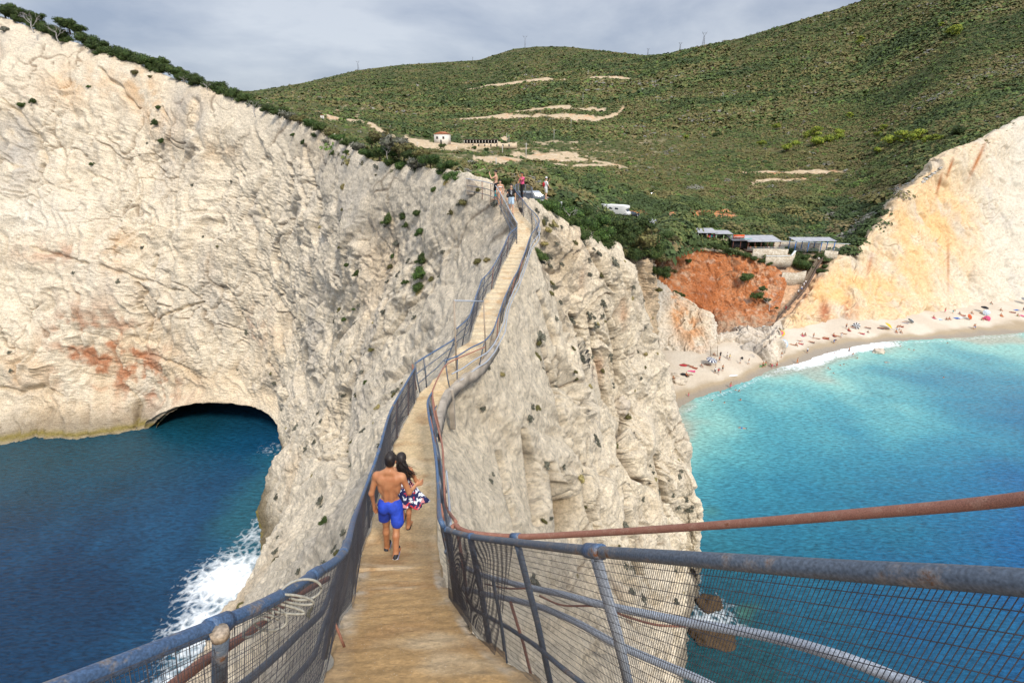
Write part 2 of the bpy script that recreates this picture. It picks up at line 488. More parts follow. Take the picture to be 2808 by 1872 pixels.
for i, (top, mids, foot, under, back) in enumerate(A_st):
    if i >= 12:
        pts = [top + np.array([0, 22, -6]), top + np.array([0, 5, -.8]), top]
    else:
        pts = [top + np.array([.45, 0, -2.2]), top + np.array([.2, 0, -.5]), top]
    a = np.asarray(top); b = np.asarray(foot)
    for t in (.2, .4, .6, .8, .93):
        m = a * (1 - t) + b * t
        out = np.array([b[0] - a[0], b[1] - a[1], 0]); out /= (np.linalg.norm(out) + 1e-6)
        k = 3.0 * math.sin(math.pi * t) if i < 14 else 2.5 * math.sin(math.pi * t * 1.1) - 1.0
        m = m + out * k * (0.5 if i < 5 else 1)
        pts.append(m)
    pts.append(b)
    if i not in arch_ids: pts.append(under)
    else: pts.append(b + np.array([0, 1.0, 0.3]))
    stA.append(np.array(pts))
# keep the control rows aligned: same number of points in every station
kA = len(stA[0])
cntA = [12, 16, 30, 40, 45, 45, 40, 40, 40, 36, 34, 34, 34, 34, 34, 34, 34, 24, 22, 20, 18, 18, 18, 18, 18, 18, 18, 22, 26, 34, 30, 20]
C = np.stack(stA)
t = np.concatenate([np.linspace(i, i + 1, n, endpoint=False) for i, n in enumerate(cntA)] + [[len(C) - 1.0]])
S = catmull(C, t)
vv = np.concatenate([np.linspace(0, 2, 30, endpoint=False), np.linspace(2, kA - 2, 800, endpoint=False), np.linspace(kA - 2, kA - 1, 14)])
S = np.swapaxes(catmull(np.swapaxes(S, 0, 1), vv), 0, 1)
nA = grid_normals(S)
dv = sstep(2.0, 3.0, vv)[None, :]
ui = t[:, None]
farw = sstep(11, 18, ui)
damp = np.clip(dv * (1 - farw) + farw * np.maximum(dv, .12), 0, 1) * np.ones_like(vv)[None, :]
archd = np.exp(-((ui - 21.5) / 5.2) ** 4) * sstep(kA - 3.0, kA - 2, vv)[None, :]
damp = damp * (1 - .75 * archd)
damp = damp * path_damp(S)
if nA[300, 400] @ np.array([-.3, -.6, .4]) < 0: nA = -nA
SA, dA = rock_disp(S, nA, 100, 1.0, near=True, gul=.75, strata=.5, damp=damp * (.62 + .38 * farw), lump=.8 - .4 * farw)
SA, crA = carve(SA, nA, CREASE_A, 151)
SA = under_path(SA)
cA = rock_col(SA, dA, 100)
px, py = px_of(SA)
w1 = fbm(SA.astype(np.float32) * .25, 4, 333); w2 = ridged(SA.astype(np.float32) * np.array([.35, .35, .15]), 3, 335)
red = blob(px, py, 290, 960, 120, 110, 35) + blob(px, py, 400, 1030, 110, 60, 30) + .7 * blob(px, py, 190, 940, 50, 90) + .6 * blob(px, py, 150, 690, 110, 30) + .6 * blob(px, py, 700, 900, 40, 50, 40)
cA = mixc(cA, (.42, .15, .06), np.clip(red, 0, 1) * sstep(-.05, .55, w1 + .35 * w2 - .2) * .85)
ora = blob(px, py, 390, 250, 50, 110, -30) + .8 * blob(px, py, 210, 230, 110, 60) + .8 * blob(px, py, 320, 690, 45, 70) + .5 * blob(px, py, 610, 400, 60, 40) + .6 * blob(px, py, 30, 1010, 90, 60)
cA = mixc(cA, (.62, .34, .13), np.clip(ora, 0, 1) * sstep(-.4, .4, w1) * .6)
gry = blob(px, py, 30, 400, 90, 130) + blob(px, py, 530, 350, 25, 90, 12) + .8 * blob(px, py, 860, 900, 40, 160) + .8 * blob(px, py, 500, 290, 30, 60) + .5 * blob(px, py, 960, 560, 60, 120)
cA = mixc(cA, (.33, .32, .31), np.clip(gry, 0, 1) * sstep(-.5, .3, w1) * .62)
wht = blob(px, py, 110, 590, 130, 60) + .5 * blob(px, py, 330, 780, 200, 60, 15)
cA = mixc(cA, (.74, .68, .58), np.clip(wht, 0, 1) * .55)
# wave-washed band with algae at the waterline
hz = SA[..., 2] + w1 * 1.2
cA = mixc(cA, (.20, .155, .10), sstep(5.5, 1.8, hz) * .7)
nearw = sstep(900, 760, px) * 0 + sstep(560, 640, px) * sstep(1180, 1260, py)
cA = mixc(cA, (.17, .13, .07), sstep(12, 4, SA[..., 2] + w1 * 3) * nearw * .85)
cA = mixc(cA, (.24, .19, .045), np.exp(-((SA[..., 2] - .7) / .5) ** 2) * .85)
nu, nv = SA.shape[:2]
o = np_mesh('cliff', SA.reshape(-1, 3), grid_faces(nu, nv), rock_mat, attrs={'col': cA.reshape(-1, 3)})
tag(o, kind='structure')

# sea cave behind the arch
rim = np.array([A_st[i][2] for i in range(16, 27)])
rings = []
for (dy, kz, dx, kx) in ((0.6, 1.0, 0, 1.0), (3, 1.08, -.5, 1.0), (8, 1.0, -2, 1.02), (15, .8, -4, 1.0), (24, .45, -6, .85), (34, .1, -6, .6), (36, -.3, -6, .5)):
    r = rim.copy(); cx = r[:, 0].mean(); r[:, 0] = cx + (r[:, 0] - cx) * kx + dx; r[:, 1] += dy; r[:, 2] = r[:, 2] * kz - 2.5 * (np.abs(np.linspace(-1, 1, len(r))) > .95)
    rings.append(r)
S = sheet(rings, [14] * 6, 140, k=11)
n = grid_normals(S)
Sc, dc = rock_disp(S, n, 140, .5, gul=.4)
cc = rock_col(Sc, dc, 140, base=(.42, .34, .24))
cc = mixc(cc, (.30, .24, .06), np.exp(-((Sc[..., 2] - .7) / .6) ** 2) * .8)
tag(np_mesh('cave', Sc.reshape(-1, 3), grid_faces(*Sc.shape[:2]), rock_mat, attrs={'col': cc.reshape(-1, 3)}), kind='structure')

# ------------------------------------------------------------------ right face of the ridge
B_st = []
def addB(top, mids, foot, over=None):
    foot = np.asarray(foot, float)
    over = over if over is not None else np.asarray(top) + np.array([-.4, 0, -1.6])
    B_st.append([over, top] + mids + [foot, foot + np.array([0, 0, -3.0])])
def rpt(i): return DN(RE[i], -.6, -.15)
def lin(a, b, ks=(.2, .4, .6, .8), bulge=2.0):
    a = np.asarray(a); b = np.asarray(b); out = np.array([b[0] - a[0], b[1] - a[1], 0]); out /= np.linalg.norm(out) + 1e-6
    return [a * (1 - k) + b * k + out * bulge * math.sin(math.pi * k) for k in ks]
for top, foot, bl in ((W(.8, -5, 55.5), W(13, -6, 0), 1), (W(.8, -1, 55.0), W(13, 1, 0), 1), (rpt(2), W(13.5, 7, 0), 1), (rpt(6), W(14.5, 15, 0), 1.5), (rpt(9), W(15.5, 23, 0), 2),
                      (rpt(11), W(16.5, 30, 0), 2.5), (rpt(14), G(1868, 1880), 3), (rpt(17), G(1868, 1790), 3), (rpt(20), G(1872, 1720), 3), (rpt(23), G(1880, 1670), 3), (rpt(26), G(1886, 1645), 3)):
    addB(top, lin(top, foot, bulge=bl), foot)
addB(P(1453, 572, 32), [P(1560, 850, 37), P(1640, 1050, 43), P(1710, 1250, 50), P(1790, 1460, 58)], G(1893, 1628), P(1440, 560, 33))
addB(P(1517, 598, 35), [P(1600, 830, 39.5), P(1670, 1030, 45.5), P(1745, 1240, 52), P(1822, 1450, 59.5)], G(1898, 1615), P(1510, 570, 38))
addB(P(1597, 652, 39), [P(1655, 810, 42.5), P(1715, 1000, 48), P(1788, 1220, 54.5), P(1857, 1440, 61.5)], G(1902, 1603), P(1590, 625, 44))
addB(P(1650, 668, 43), [P(1700, 790, 46), P(1755, 960, 51), P(1820, 1180, 57), P(1890, 1410, 63)], G(1905, 1595), P(1640, 640, 50))
addB(P(1700, 690, 47), [P(1758, 850, 51), P(1806, 1005, 56), P(1857, 1185, 59), P(1912, 1400, 63)], G(1910, 1590), P(1690, 665, 56))
addB(P(1702, 700, 52), [P(1752, 850, 57), P(1795, 1005, 62), P(1840, 1185, 66), P(1885, 1350, 70)], G(1900, 1540), P(1700, 675, 62))
addB(P(1712, 708, 57), [P(1735, 820, 60), P(1750, 950, 64), P(1770, 1100, 69), P(1780, 1250, 74)], G(1790, 1420), P(1710, 690, 70))
addB(P(1786, 706, 63), [P(1789, 800, 65), P(1789, 920, 68), P(1789, 1050, 72), P(1789, 1200, 77)], G(1789, 1400), P(1780, 690, 80))
addB(P(1784, 712, 78), [P(1780, 800, 80), P(1775, 920, 83), P(1770, 1000, 86), P(1765, 1100, 92)], G(1760, 1200), P(1780, 695, 90))
addB(P(1780, 720, 115), [P(1775, 770, 116), P(1770, 830, 118), P(1765, 900, 122), P(1760, 950, 126)], G(1755, 1010), P(1780, 705, 125))
for s in B_st: s[0] = np.asarray(s[0])
kB = len(B_st[0])
cntB = [12, 16, 36, 44, 46, 50, 50, 46, 42, 40, 40, 60, 60, 50, 46, 24, 24, 26, 12, 12]
C = np.stack([np.array(s) for s in B_st])
t = np.concatenate([np.linspace(i, i + 1, n, endpoint=False) for i, n in enumerate(cntB)] + [[len(C) - 1.0]])
S = catmull(C, t)
vv = np.concatenate([np.linspace(0, 1, 24, endpoint=False), np.linspace(1, kB - 2, 760, endpoint=False), np.linspace(kB - 2, kB - 1, 14)])
S = np.swapaxes(catmull(np.swapaxes(S, 0, 1), vv), 0, 1)
nB = grid_normals(S)
if nB[300, 400] @ np.array([.7, -.3, .4]) < 0: nB = -nB
dv = sstep(1.0, 1.35, vv)[None, :]
fw = sstep(11, 13, t)[:, None]
damp = np.clip(dv * (1 - fw) + fw * np.maximum(dv, .4), 0, 1) * (1 - .5 * sstep(14.5, 15.5, t) * (1 - sstep(16, 17, t)))[:, None]
damp = damp * path_damp(S)
SB, dB = rock_disp(S, nB, 200, 1.0, near=True, gul=1.3, damp=damp * .68, slant=-.12, lump=.5)
bx_, by_ = px_of(SB); SB = SB + nB * (1.5 * blob(bx_, by_, 1750, 1200, 34, 70) + 1.2 * blob(bx_, by_, 1500, 1330, 22, 70) + 1.0 * blob(bx_, by_, 1600, 1120, 30, 80, -10))[..., None]
SB, crB = carve(SB, nB, CREASE_B, 251)
SB = under_path(SB)
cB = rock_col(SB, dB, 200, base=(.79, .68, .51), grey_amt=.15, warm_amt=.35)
px, py = px_of(SB); w1 = fbm(SB.astype(np.float32) * .3, 4, 433)
cB = mixc(cB, (.30, .20, .11), np.clip(crB - .3, 0, .9) * .75)
tn = sstep(16.6, 17.2, t)[:, None] * np.ones(len(vv))[None]
cB = mixc(cB, (.60, .43, .26), tn * .8)
cB = mixc(cB, (.50, .22, .09), np.clip(blob(px, py, 1590, 720, 15, 60) + blob(px, py, 1710, 860, 12, 60, 0) + blob(px, py, 1640, 1000, 14, 40), 0, 1) * sstep(-.3, .4, w1) * .6)
cB = mixc(cB, (.45, .32, .17), np.clip(blob(px, py, 1520, 1380, 60, 100, -20) + .6 * blob(px, py, 1780, 1300, 40, 120), 0, 1) * sstep(-.3, .4, w1) * .6)
cB = mixc(cB, (.15, .13, .10), sstep(7.5, 3.0, SB[..., 2] + w1 * 1.5) * .75)
o = np_mesh('ridge', SB.reshape(-1, 3), grid_faces(*SB.shape[:2]), rock_mat, attrs={'col': cB.reshape(-1, 3)})
tag(o, kind='structure')

# ------------------------------------------------------------------ far bay: light spur, red earth cliff, ravine, big right cliff
def GB(x, y, h=1.2): return G(x, y, h)
def far_sheet(name, rows, cnt, nv, seed, amp, gul=1.0, strata=0, k=7, smooth=0, **kw):
    S = sheet([np.array(r) for r in rows], cnt, nv, k=k)
    n = grid_normals(S)
    m = n[n.shape[0] // 2, n.shape[1] // 2]
    if m @ (np.array([0, 0, EYE]) - S[S.shape[0] // 2, S.shape[1] // 2]) < 0: n = -n
    S2, d = rock_disp(S, n, seed, amp, gul=gul, strata=strata, smooth=smooth)
    c = rock_col(S2, d, seed, **kw)
    return S2, c
def emit(name, S2, c, mat=None):
    return tag(np_mesh(name, S2.reshape(-1, 3), grid_faces(*S2.shape[:2]), mat or rock_far, attrs={'col': c.reshape(-1, 3)}), kind='structure')

rows = [[P(1765, 735, 150), P(1768, 850, 143), GB(1770, 965), GB(1770, 975, -2)],
        [P(1800, 772, 150), P(1803, 860, 143), GB(1810, 978), GB(1810, 990, -2)],
        [P(1835, 796, 149), P(1850, 890, 142), GB(1845, 984), GB(1845, 995, -2)],
        [P(1867, 816, 147), P(1880, 900, 141), GB(1880, 990), GB(1880, 1000, -2)],
        [P(1905, 845, 145), P(1918, 920, 139), GB(1915, 993), GB(1915, 1003, -2)],
        [P(1938, 872, 143), P(1948, 930, 139), GB(1943, 990), GB(1943, 1000, -2)],
        [P(1945, 890, 148), P(1956, 930, 147), GB(1955, 975), GB(1955, 985, -2)],
        [P(1935, 890, 160), P(1945, 920, 160), GB(1945, 950), GB(1945, 960, -2)]]
S2, c = far_sheet('rock_spur', rows, [26, 26, 26, 26, 26, 18, 14], 170, 300, .85, base=(.60, .53, .43))
px, py = px_of(S2); w = fbm(S2.astype(np.float32) * np.array([.3, .3, .12]), 3, 305)
c = mixc(c, (.55, .24, .08), np.clip(blob(px, py, 1890, 890, 35, 70, -20) + blob(px, py, 1850, 840, 12, 50, -10), 0, 1) * sstep(-.4, .3, w) * .8)
c = mixc(c, (.34, .33, .31), np.clip(blob(px, py, 1805, 800, 30, 50), 0, 1) * .5)
emit('rock_spur', S2, c)

rows = [[P(1785, 690, 172), P(1790, 780, 168), P(1800, 860, 160), P(1805, 930, 152)],
        [P(1827, 688, 171), P(1835, 770, 169), P(1845, 850, 162), P(1860, 930, 152)],
        [P(1887, 680, 172), P(1895, 760, 172), P(1915, 860, 166), P(1930, 945, 150)],
        [P(1963, 690, 172), P(1970, 770, 172), P(1980, 850, 165), P(1990, 935, 150)],
        [P(2040, 703, 172), P(2045, 780, 170), P(2050, 860, 162), P(2055, 922, 152)],
        [P(2110, 722, 171), P(2108, 800, 167), P(2100, 870, 161), P(2098, 915, 154)],
        [P(2160, 768, 169), P(2145, 820, 165), P(2125, 880, 160), P(2115, 915, 156)]]
S2, c = far_sheet('red_earth_cliff', rows, [34, 40, 44, 44, 40, 34], 190, 320, .8, gul=.8, strata=.6, base=(.42, .15, .055), warm=(.52, .22, .09), grey=(.40, .24, .14), grey_amt=.4)
px, py = px_of(S2); w = fbm(S2.astype(np.float32) * .45, 4, 325)
c = c * (1 + .25 * fbm(S2.astype(np.float32) * np.array([.25, .25, .9]), 4, 327))[..., None]
c = mixc(c, (.60, .46, .34), sstep(.45, .7, fbm(S2.astype(np.float32) * 1.3, 2, 329)) * .6)
c = mixc(c, (.58, .42, .28), np.clip(blob(px, py, 2080, 790, 60, 90) * .7 + blob(px, py, 1850, 740, 60, 60) * .55 + blob(px, py, 2010, 890, 130, 25) * .7, 0, 1) * sstep(-.1, .4, w))
c = mixc(c, (.34, .25, .17), sstep(848, 900, py + w * 25) * .7)
c = mixc(c, (.26, .07, .02), np.clip(blob(px, py, 1935, 800, 35, 60, 20), 0, 1) * .5)
emit('red_earth_cliff', S2, c)

rows = [[P(2085, 700, 178), P(2200, 700, 178), P(2300, 700, 178), P(2352, 700, 178)],
        [P(2100, 722, 174), P(2180, 728, 174), P(2250, 730, 174), P(2305, 732, 173)],
        [P(2135, 765, 170), P(2180, 770, 170), P(2215, 772, 169), P(2260, 775, 168)],
        [P(2125, 810, 167), P(2155, 815, 166), P(2180, 818, 165), P(2225, 820, 164)],
        [P(2100, 870, 162), P(2125, 872, 161), P(2145, 874, 160), P(2175, 875, 160)],
        [P(2085, 912, 155), P(2105, 912, 155), P(2125, 912, 155), P(2150, 912, 156)]]
S2, c = far_sheet('ravine_slope', rows, [30, 30, 30, 40, 30], 80, 340, .35, base=(.55, .34, .2), warm=(.5, .2, .09))
emit('ravine_slope', S2, c)

E_top = [(2148, 888, 159), (2172, 853, 161.5), (2214, 802, 165.5), (2262, 748, 169.5), (2304, 714, 172.5), (2345, 703, 175), (2362, 668, 176), (2400, 622, 178), (2440, 578, 180), (2475, 542, 182), (2530, 492, 186), (2565, 458, 188), (2620, 430, 190), (2700, 388, 194), (2760, 357, 198), (2808, 335, 200), (2950, 262, 206), (3200, 160, 214)]
E_foot = [(2142, 912), (2152, 906), (2170, 897), (2210, 889), (2260, 884), (2312, 880), (2350, 878), (2400, 876), (2450, 872), (2500, 868), (2550, 857), (2600, 846), (2650, 838), (2710, 831), (2762, 825), (2815, 820), (2950, 806), (3200, 785)]
rows = []
for (tx, ty, tz), (fx, fy) in zip(E_top, E_foot):
    a = P(tx, ty, tz); b = G(fx, fy, 2.6); bk = a + np.array([6, 10, .6])
    m = [a * (1 - k) + b * k + np.array([.45, .8, 0]) * (4.5 * math.sin(math.pi * k) * min(1, (tx - 2120) / 300)) for k in (.3, .55, .8)]
    rows.append([bk, a] + m + [b, b + np.array([0, 0, -3])])
C = np.stack([np.array(r) for r in rows])
cnt = [14, 20, 22, 24, 20, 20, 20, 20, 20, 26, 20, 26, 30, 26, 22, 20, 14]
t = np.concatenate([np.linspace(i, i + 1, n, endpoint=False) for i, n in enumerate(cnt)] + [[len(C) - 1.0]])
S = catmull(C, t); S = np.swapaxes(catmull(np.swapaxes(S, 0, 1), np.linspace(0, 6, 360)), 0, 1)
n = grid_normals(S)
if n[150, 150] @ np.array([-.5, -.6, .4]) < 0: n = -n
S2, d = rock_disp(S, n, 360, 1.0, gul=.6, smooth=.85, lump=.6)
c = rock_col(S2, d, 360, base=(.60, .485, .335), warm=(.58, .38, .18), warm_amt=.7, grey=(.52, .49, .43), grey_amt=.45)
px, py = px_of(S2); w = ridged(S2.astype(np.float32) * np.array([.5, .5, .08]), 3, 363)
c = mixc(c, (.60, .55, .46), sstep(2620, 2800, px + (py - 600) * .3 + w * 40) * .75)
ow = fbm(S2.astype(np.float32) * np.array([.12, .12, .03]), 4, 364)
c = mixc(c, (.70, .40, .14), np.clip(blob(px, py, 2300, 800, 230, 90) + .8 * blob(px, py, 2500, 620, 110, 140) + .5 * blob(px, py, 2620, 600, 90, 200), 0, 1) * sstep(-.7, .3, ow) * .72)
c = mixc(c, (.45, .42, .38), sstep(.25, .6, fbm(S2.astype(np.float32) * np.array([.15, .15, .02]), 3, 366)) * .35)
c = mixc(c, (.36, .13, .06), np.clip(blob(px, py, 2262, 855, 17, 34) + .8 * blob(px, py, 2325, 850, 12, 34) + .6 * blob(px, py, 2350, 850, 7, 30) + .7 * blob(px, py, 2385, 725, 5, 30, 12) + .8 * blob(px, py, 2215, 800, 8, 60, 38), 0, 1) * sstep(.2, .9, w) * .95)
c = mixc(c, (.36, .14, .05), np.clip(blob(px, py, 2680, 440, 5, 50, 25) + blob(px, py, 2605, 460, 4, 30, 20) + blob(px, py, 2575, 505, 4, 30, 15) + .7 * blob(px, py, 2600, 720, 4, 70), 0, 1))
emit('cliff', S2, c, attr_mat('smooth_pale_cliff', nscale=1.2, namp=.2, bump=.35, bdist=.4, bscale=.7, pits=.22, pscale=1.3))

# rock stack on the beach
rows = []
for (x, y0, y1, y2) in ((1958, 930, 938, 950), (1975, 925, 934, 957), (2000, 918, 927, 970), (2022, 915, 925, 982), (2042, 913, 922, 972), (2062, 912, 920, 990), (2082, 911, 919, 1001), (2105, 910, 918, 998), (2124, 910, 920, 985), (2134, 908, 925, 970), (2142, 903, 915, 935)):
    rows.append([P(x, y0 - 5, 158), P(x, y0 - 4, 152), P(x, y1 - 7, 143), P(x + 2, (y1 + y2) / 2, 139), G(x, y2, 0.6), G(x, y2 + 8, -2)])
S2, c = far_sheet('rock_stack', rows, [14] * 10, 130, 380, 1.0, k=6, gul=1.5, base=(.58, .50, .40), grey=(.25, .23, .21), grey_amt=.8)
px, py = px_of(S2)
c = mixc(c, (.30, .28, .26), np.clip(blob(px, py, 2062, 955, 32, 30, 30), 0, 1) * .6)
c = mixc(c, (.70, .60, .48), np.clip(blob(px, py, 2128, 950, 12, 40), 0, 1) * .8)
emit('rock_stack', S2, c)

# ------------------------------------------------------------------ beach
BP = [(1780, 1175, 1755, 960), (1847, 1130, 1808, 985), (1912, 1092, 1870, 992), (2002, 1062, 1948, 990), (2065, 1038, 2000, 965), (2132, 1008, 2110, 940), (2182, 998, 2140, 905), (2290, 962, 2200, 890), (2425, 937, 2312, 881), (2560, 930, 2425, 876), (2695, 921, 2600, 846), (2808, 912, 2762, 825), (3000, 895, 2950, 800), (3300, 875, 3300, 770)]
rows = []
for a, b, c_, d_ in BP:
    s = G(a, b, 0); k = G(c_, d_, 2.6); v = (s - k); v[2] = 0; L_ = np.linalg.norm(v); v /= L_
    rows.append([k - v * 6 + np.array([0, 0, .5]), k, k * .66 + s * .34 + np.array([0, 0, .25]), k * .33 + s * .67 + np.array([0, 0, .15]), s + np.array([0, 0, 0.0]), s + v * 14 + np.array([0, 0, -1.6])])
C = np.stack([np.array(r) for r in rows])
t = np.linspace(0, len(C) - 1, 520)
S = catmull(C, t); S = np.swapaxes(catmull(np.swapaxes(S, 0, 1), np.linspace(0, 5, 150)), 0, 1)
SHORE = S[:, 120, :2].copy()
p = S.astype(np.float32)
S[..., 2] += fbm(p * .25, 3, 501) * .10 + fbm(p * 1.3, 3, 502) * .05
f1, f2, _ = worley(p * np.array([1.2, 1.2, 0]) , 503); S[..., 2] -= np.clip(.4 - f1, 0, 1) * .12 * sstep(.5, 1.2, S[..., 2])
w = fbm(p * .12, 3, 505)
c = np.ones(S.shape) * np.array((.52, .44, .34)); c = mixc(c, (.60, .53, .43), sstep(-.2, .4, w) * .6)
wet = sstep(1.15, .55, S[..., 2] + w * .45); c = mixc(c, (.33, .255, .165), wet * .9)
wet2 = sstep(.55, .12, S[..., 2] + w * .3); c = mixc(c, (.27, .235, .19), wet2 * .85)
tag(np_mesh('beach', S.reshape(-1, 3), grid_faces(*S.shape[:2]), attr_mat('sand', rough=.9, nscale=2.5, namp=.1, bump=.3, bdist=.08, bscale=2), attrs={'col': c.reshape(-1, 3)}), kind='structure')

BEACH = S.copy(); BPX = px_of(BEACH)
def beach_pt(x, y):
    j = np.argmin((BPX[0] - x) ** 2 + (BPX[1] - y) ** 2); q = BEACH.reshape(-1, 3)[j].copy(); q[2] = max(q[2], -.35); return q
# ------------------------------------------------------------------ sea
xs = np.concatenate([np.linspace(-1500, -165, 14, endpoint=False), np.arange(-165, 300, .85), np.linspace(300, 2600, 14)])
ys = np.concatenate([np.linspace(-900, 4, 12, endpoint=False), np.arange(4, 215, .7), np.linspace(215, 900, 10)])
XX, YY = np.meshgrid(xs, ys, indexing='ij')
shore_s = SHORE[::12]
ds = dist_poly(XX, YY, shore_s)
rfoot = np.array([s[-2][:2] for s in B_st[2:17]])
dr = dist_poly(XX, YY, rfoot)
lfoot = np.array([a[2][:2] for a in A_st[4:17]])
dl = dist_poly(XX, YY, lfoot)
lc = dist_poly(XX, YY, np.array([a[2][:2] for a in A_st[26:33]]))
p3 = np.stack([XX, YY, np.zeros_like(XX)], -1).astype(np.float32)
n1_ = fbm(p3 * .03, 3, 601); n2_ = fbm(p3 * .12, 3, 603)
right = sstep(-8, 6, XX - (YY - 60) * .12)
dd_ = ds * .8 + n1_ * 12 + n2_ * 3
cR = np.ones(XX.shape + (3,)) * np.array((.30, .34, .28))
for (dist, wdt, colr) in ((2.5, 5, (.20, .42, .38)), (9, 12, (.075, .28, .31)), (17, 12, (.030, .19, .26)), (27, 20, (.012, .125, .215)), (42, 26, (.004, .062, .19)), (68, 36, (.002, .026, .095))):
    cR = mixc(cR, colr, sstep(dist - wdt / 2, dist + wdt / 2, dd_))
# shallow green water over ledges beside the ridge
cR = mixc(cR, (.006, .048, .055), sstep(60, 6, dr + n1_ * 12) * .85 * sstep(15, 60, ds))
cR = mixc(cR, (.006, .045, .04), sstep(14, 2, dr + n2_ * 5) * sstep(20, 60, ds) * .8)
cR = mixc(cR, (.05, .13, .08), sstep(.35, .7, fbm(p3 * .16, 2, 607)) * sstep(20, 6, dr) * .7)
cR = mixc(cR, (.02, .12, .12), sstep(.4, .75, fbm(p3 * .11, 2, 617)) * sstep(8, 20, ds) * sstep(45, 20, ds) * .4)
cL = np.ones(XX.shape + (3,)) * np.array((.003, .024, .060))
cL = mixc(cL, (.006, .050, .110), sstep(-.5, .6, n1_ + n2_ * .5))
cL = mixc(cL, (.006, .05, .065), sstep(35, 5, lc) * .7)
cL = mixc(cL, (.018, .11, .14), sstep(9, 2, dl + n2_ * 3) * .6)
cS = mixc(cL, (0, 0, 0), np.zeros(XX.shape)) * (1 - right[..., None]) + cR * right[..., None]
# foam: swash along the beach, white water against the rocks on both sides
fo = np.exp(-((ds - 1.2 + n2_ * 1.0) / 1.3) ** 2) * .42
fpt = G(2290, 962)[:2]
fo = np.maximum(fo, .9 * sstep(5.5, 1.5, ds + n2_ * 2) * np.exp(-(np.hypot(XX - fpt[0], YY - fpt[1]) / 26) ** 4))
fo = np.maximum(fo, .35 * sstep(4.5, 0, ds + n2_ * 2.5) * np.exp(-(np.hypot(XX - fpt[0] + 34, YY - fpt[1] + 6) / 18) ** 2))
s1 = G(625, 1590)[:2]; s2 = G(560, 1720)[:2]; s3 = G(690, 1470)[:2]; s4 = G(745, 1230)[:2]; s5 = G(1950, 1690)[:2]; s6 = G(520, 1890)[:2]
for (q, r_, a_) in ((s1, 6, 1.0), (s2, 5.5, .85), (s3, 3.2, .55), (s4, 4.5, .35), (s5, 4.5, .6), (s6, 6, .8)):
    fo = np.maximum(fo, a_ * np.exp(-(np.hypot(XX - q[0], YY - q[1]) / r_) ** 2))
fo = np.maximum(fo, .5 * sstep(2.2, 0, np.minimum(dl, dr) + n2_) * sstep(90, 60, YY))
m, N, L, b = new_mat('sea_water')
b.inputs['Roughness'].default_value = .12; b.inputs['IOR'].default_value = 1.33; b.inputs['Specular IOR Level'].default_value = .3
at = N.new('ShaderNodeAttribute'); at.attribute_name = 'col'
af = N.new('ShaderNodeAttribute'); af.attribute_name = 'foam'
geo = N.new('ShaderNodeNewGeometry')
mpw = N.new('ShaderNodeMapping'); mpw.inputs['Rotation'].default_value = (0, 0, R(24)); mpw.inputs['Scale'].default_value = (.35, 1.1, 1)
L.new(geo.outputs['Position'], mpw.inputs['Vector'])
wv1 = N.new('ShaderNodeTexNoise'); wv1.inputs['Scale'].default_value = 2.5; wv1.inputs['Detail'].default_value = 6; wv1.inputs['Roughness'].default_value = .66; wv1.inputs['Distortion'].default_value = .5
L.new(mpw.outputs[0], wv1.inputs['Vector'])
wv2 = N.new('ShaderNodeTexNoise'); wv2.inputs['Scale'].default_value = .22; wv2.inputs['Detail'].default_value = 4
L.new(mpw.outputs[0], wv2.inputs['Vector'])
ad = N.new('ShaderNodeMath'); ad.operation = 'MULTIPLY_ADD'; ad.inputs[1].default_value = 2.2
L.new(wv2.outputs['Fac'], ad.inputs[0]); L.new(wv1.outputs['Fac'], ad.inputs[2])
bp = N.new('ShaderNodeBump'); bp.inputs['Strength'].default_value = .5; bp.inputs['Distance'].default_value = .2
L.new(ad.outputs[0], bp.inputs['Height']); L.new(bp.outputs[0], b.inputs['Normal'])
# foam lace
vo = N.new('ShaderNodeTexVoronoi'); vo.feature = 'DISTANCE_TO_EDGE'; vo.inputs['Scale'].default_value = .8
dn = N.new('ShaderNodeTexNoise'); dn.inputs['Scale'].default_value = .6; dn.inputs['Detail'].default_value = 5
L.new(geo.outputs['Position'], dn.inputs['Vector'])
vadd = N.new('ShaderNodeMix'); vadd.data_type = 'RGBA'; vadd.blend_type = 'ADD'; vadd.inputs['Factor'].default_value = 1
vs = N.new('ShaderNodeVectorMath'); vs.operation = 'SCALE'; vs.inputs['Scale'].default_value = 2.0
L.new(dn.outputs['Color'], vs.inputs[0]); va = N.new('ShaderNodeVectorMath'); va.operation = 'ADD'
L.new(vs.outputs[0], va.inputs[0]); L.new(geo.outputs['Position'], va.inputs[1]); L.new(va.outputs[0], vo.inputs['Vector'])
m1 = N.new('ShaderNodeMapRange'); m1.inputs['From Min'].default_value = 0; m1.inputs['From Max'].default_value = .32; m1.inputs['To Min'].default_value = .30; m1.inputs['To Max'].default_value = -.12
L.new(vo.outputs['Distance'], m1.inputs['Value'])
n5 = N.new('ShaderNodeTexNoise'); n5.inputs['Scale'].default_value = 1.4; n5.inputs['Detail'].default_value = 6; n5.inputs['Roughness'].default_value = .6
L.new(geo.outputs['Position'], n5.inputs['Vector'])
a1 = N.new('ShaderNodeMath'); a1.operation = 'ADD'; L.new(m1.outputs[0], a1.inputs[0]); L.new(n5.outputs['Fac'], a1.inputs[1])
a2 = N.new('ShaderNodeMath'); a2.operation = 'MULTIPLY_ADD'; a2.inputs[1].default_value = 1.5; L.new(af.outputs['Fac'], a2.inputs[0]); L.new(a1.outputs[0], a2.inputs[2])
m2 = N.new('ShaderNodeMapRange'); m2.inputs['From Min'].default_value = 1.18; m2.inputs['From Max'].default_value = 1.95
L.new(a2.outputs[0], m2.inputs['Value'])
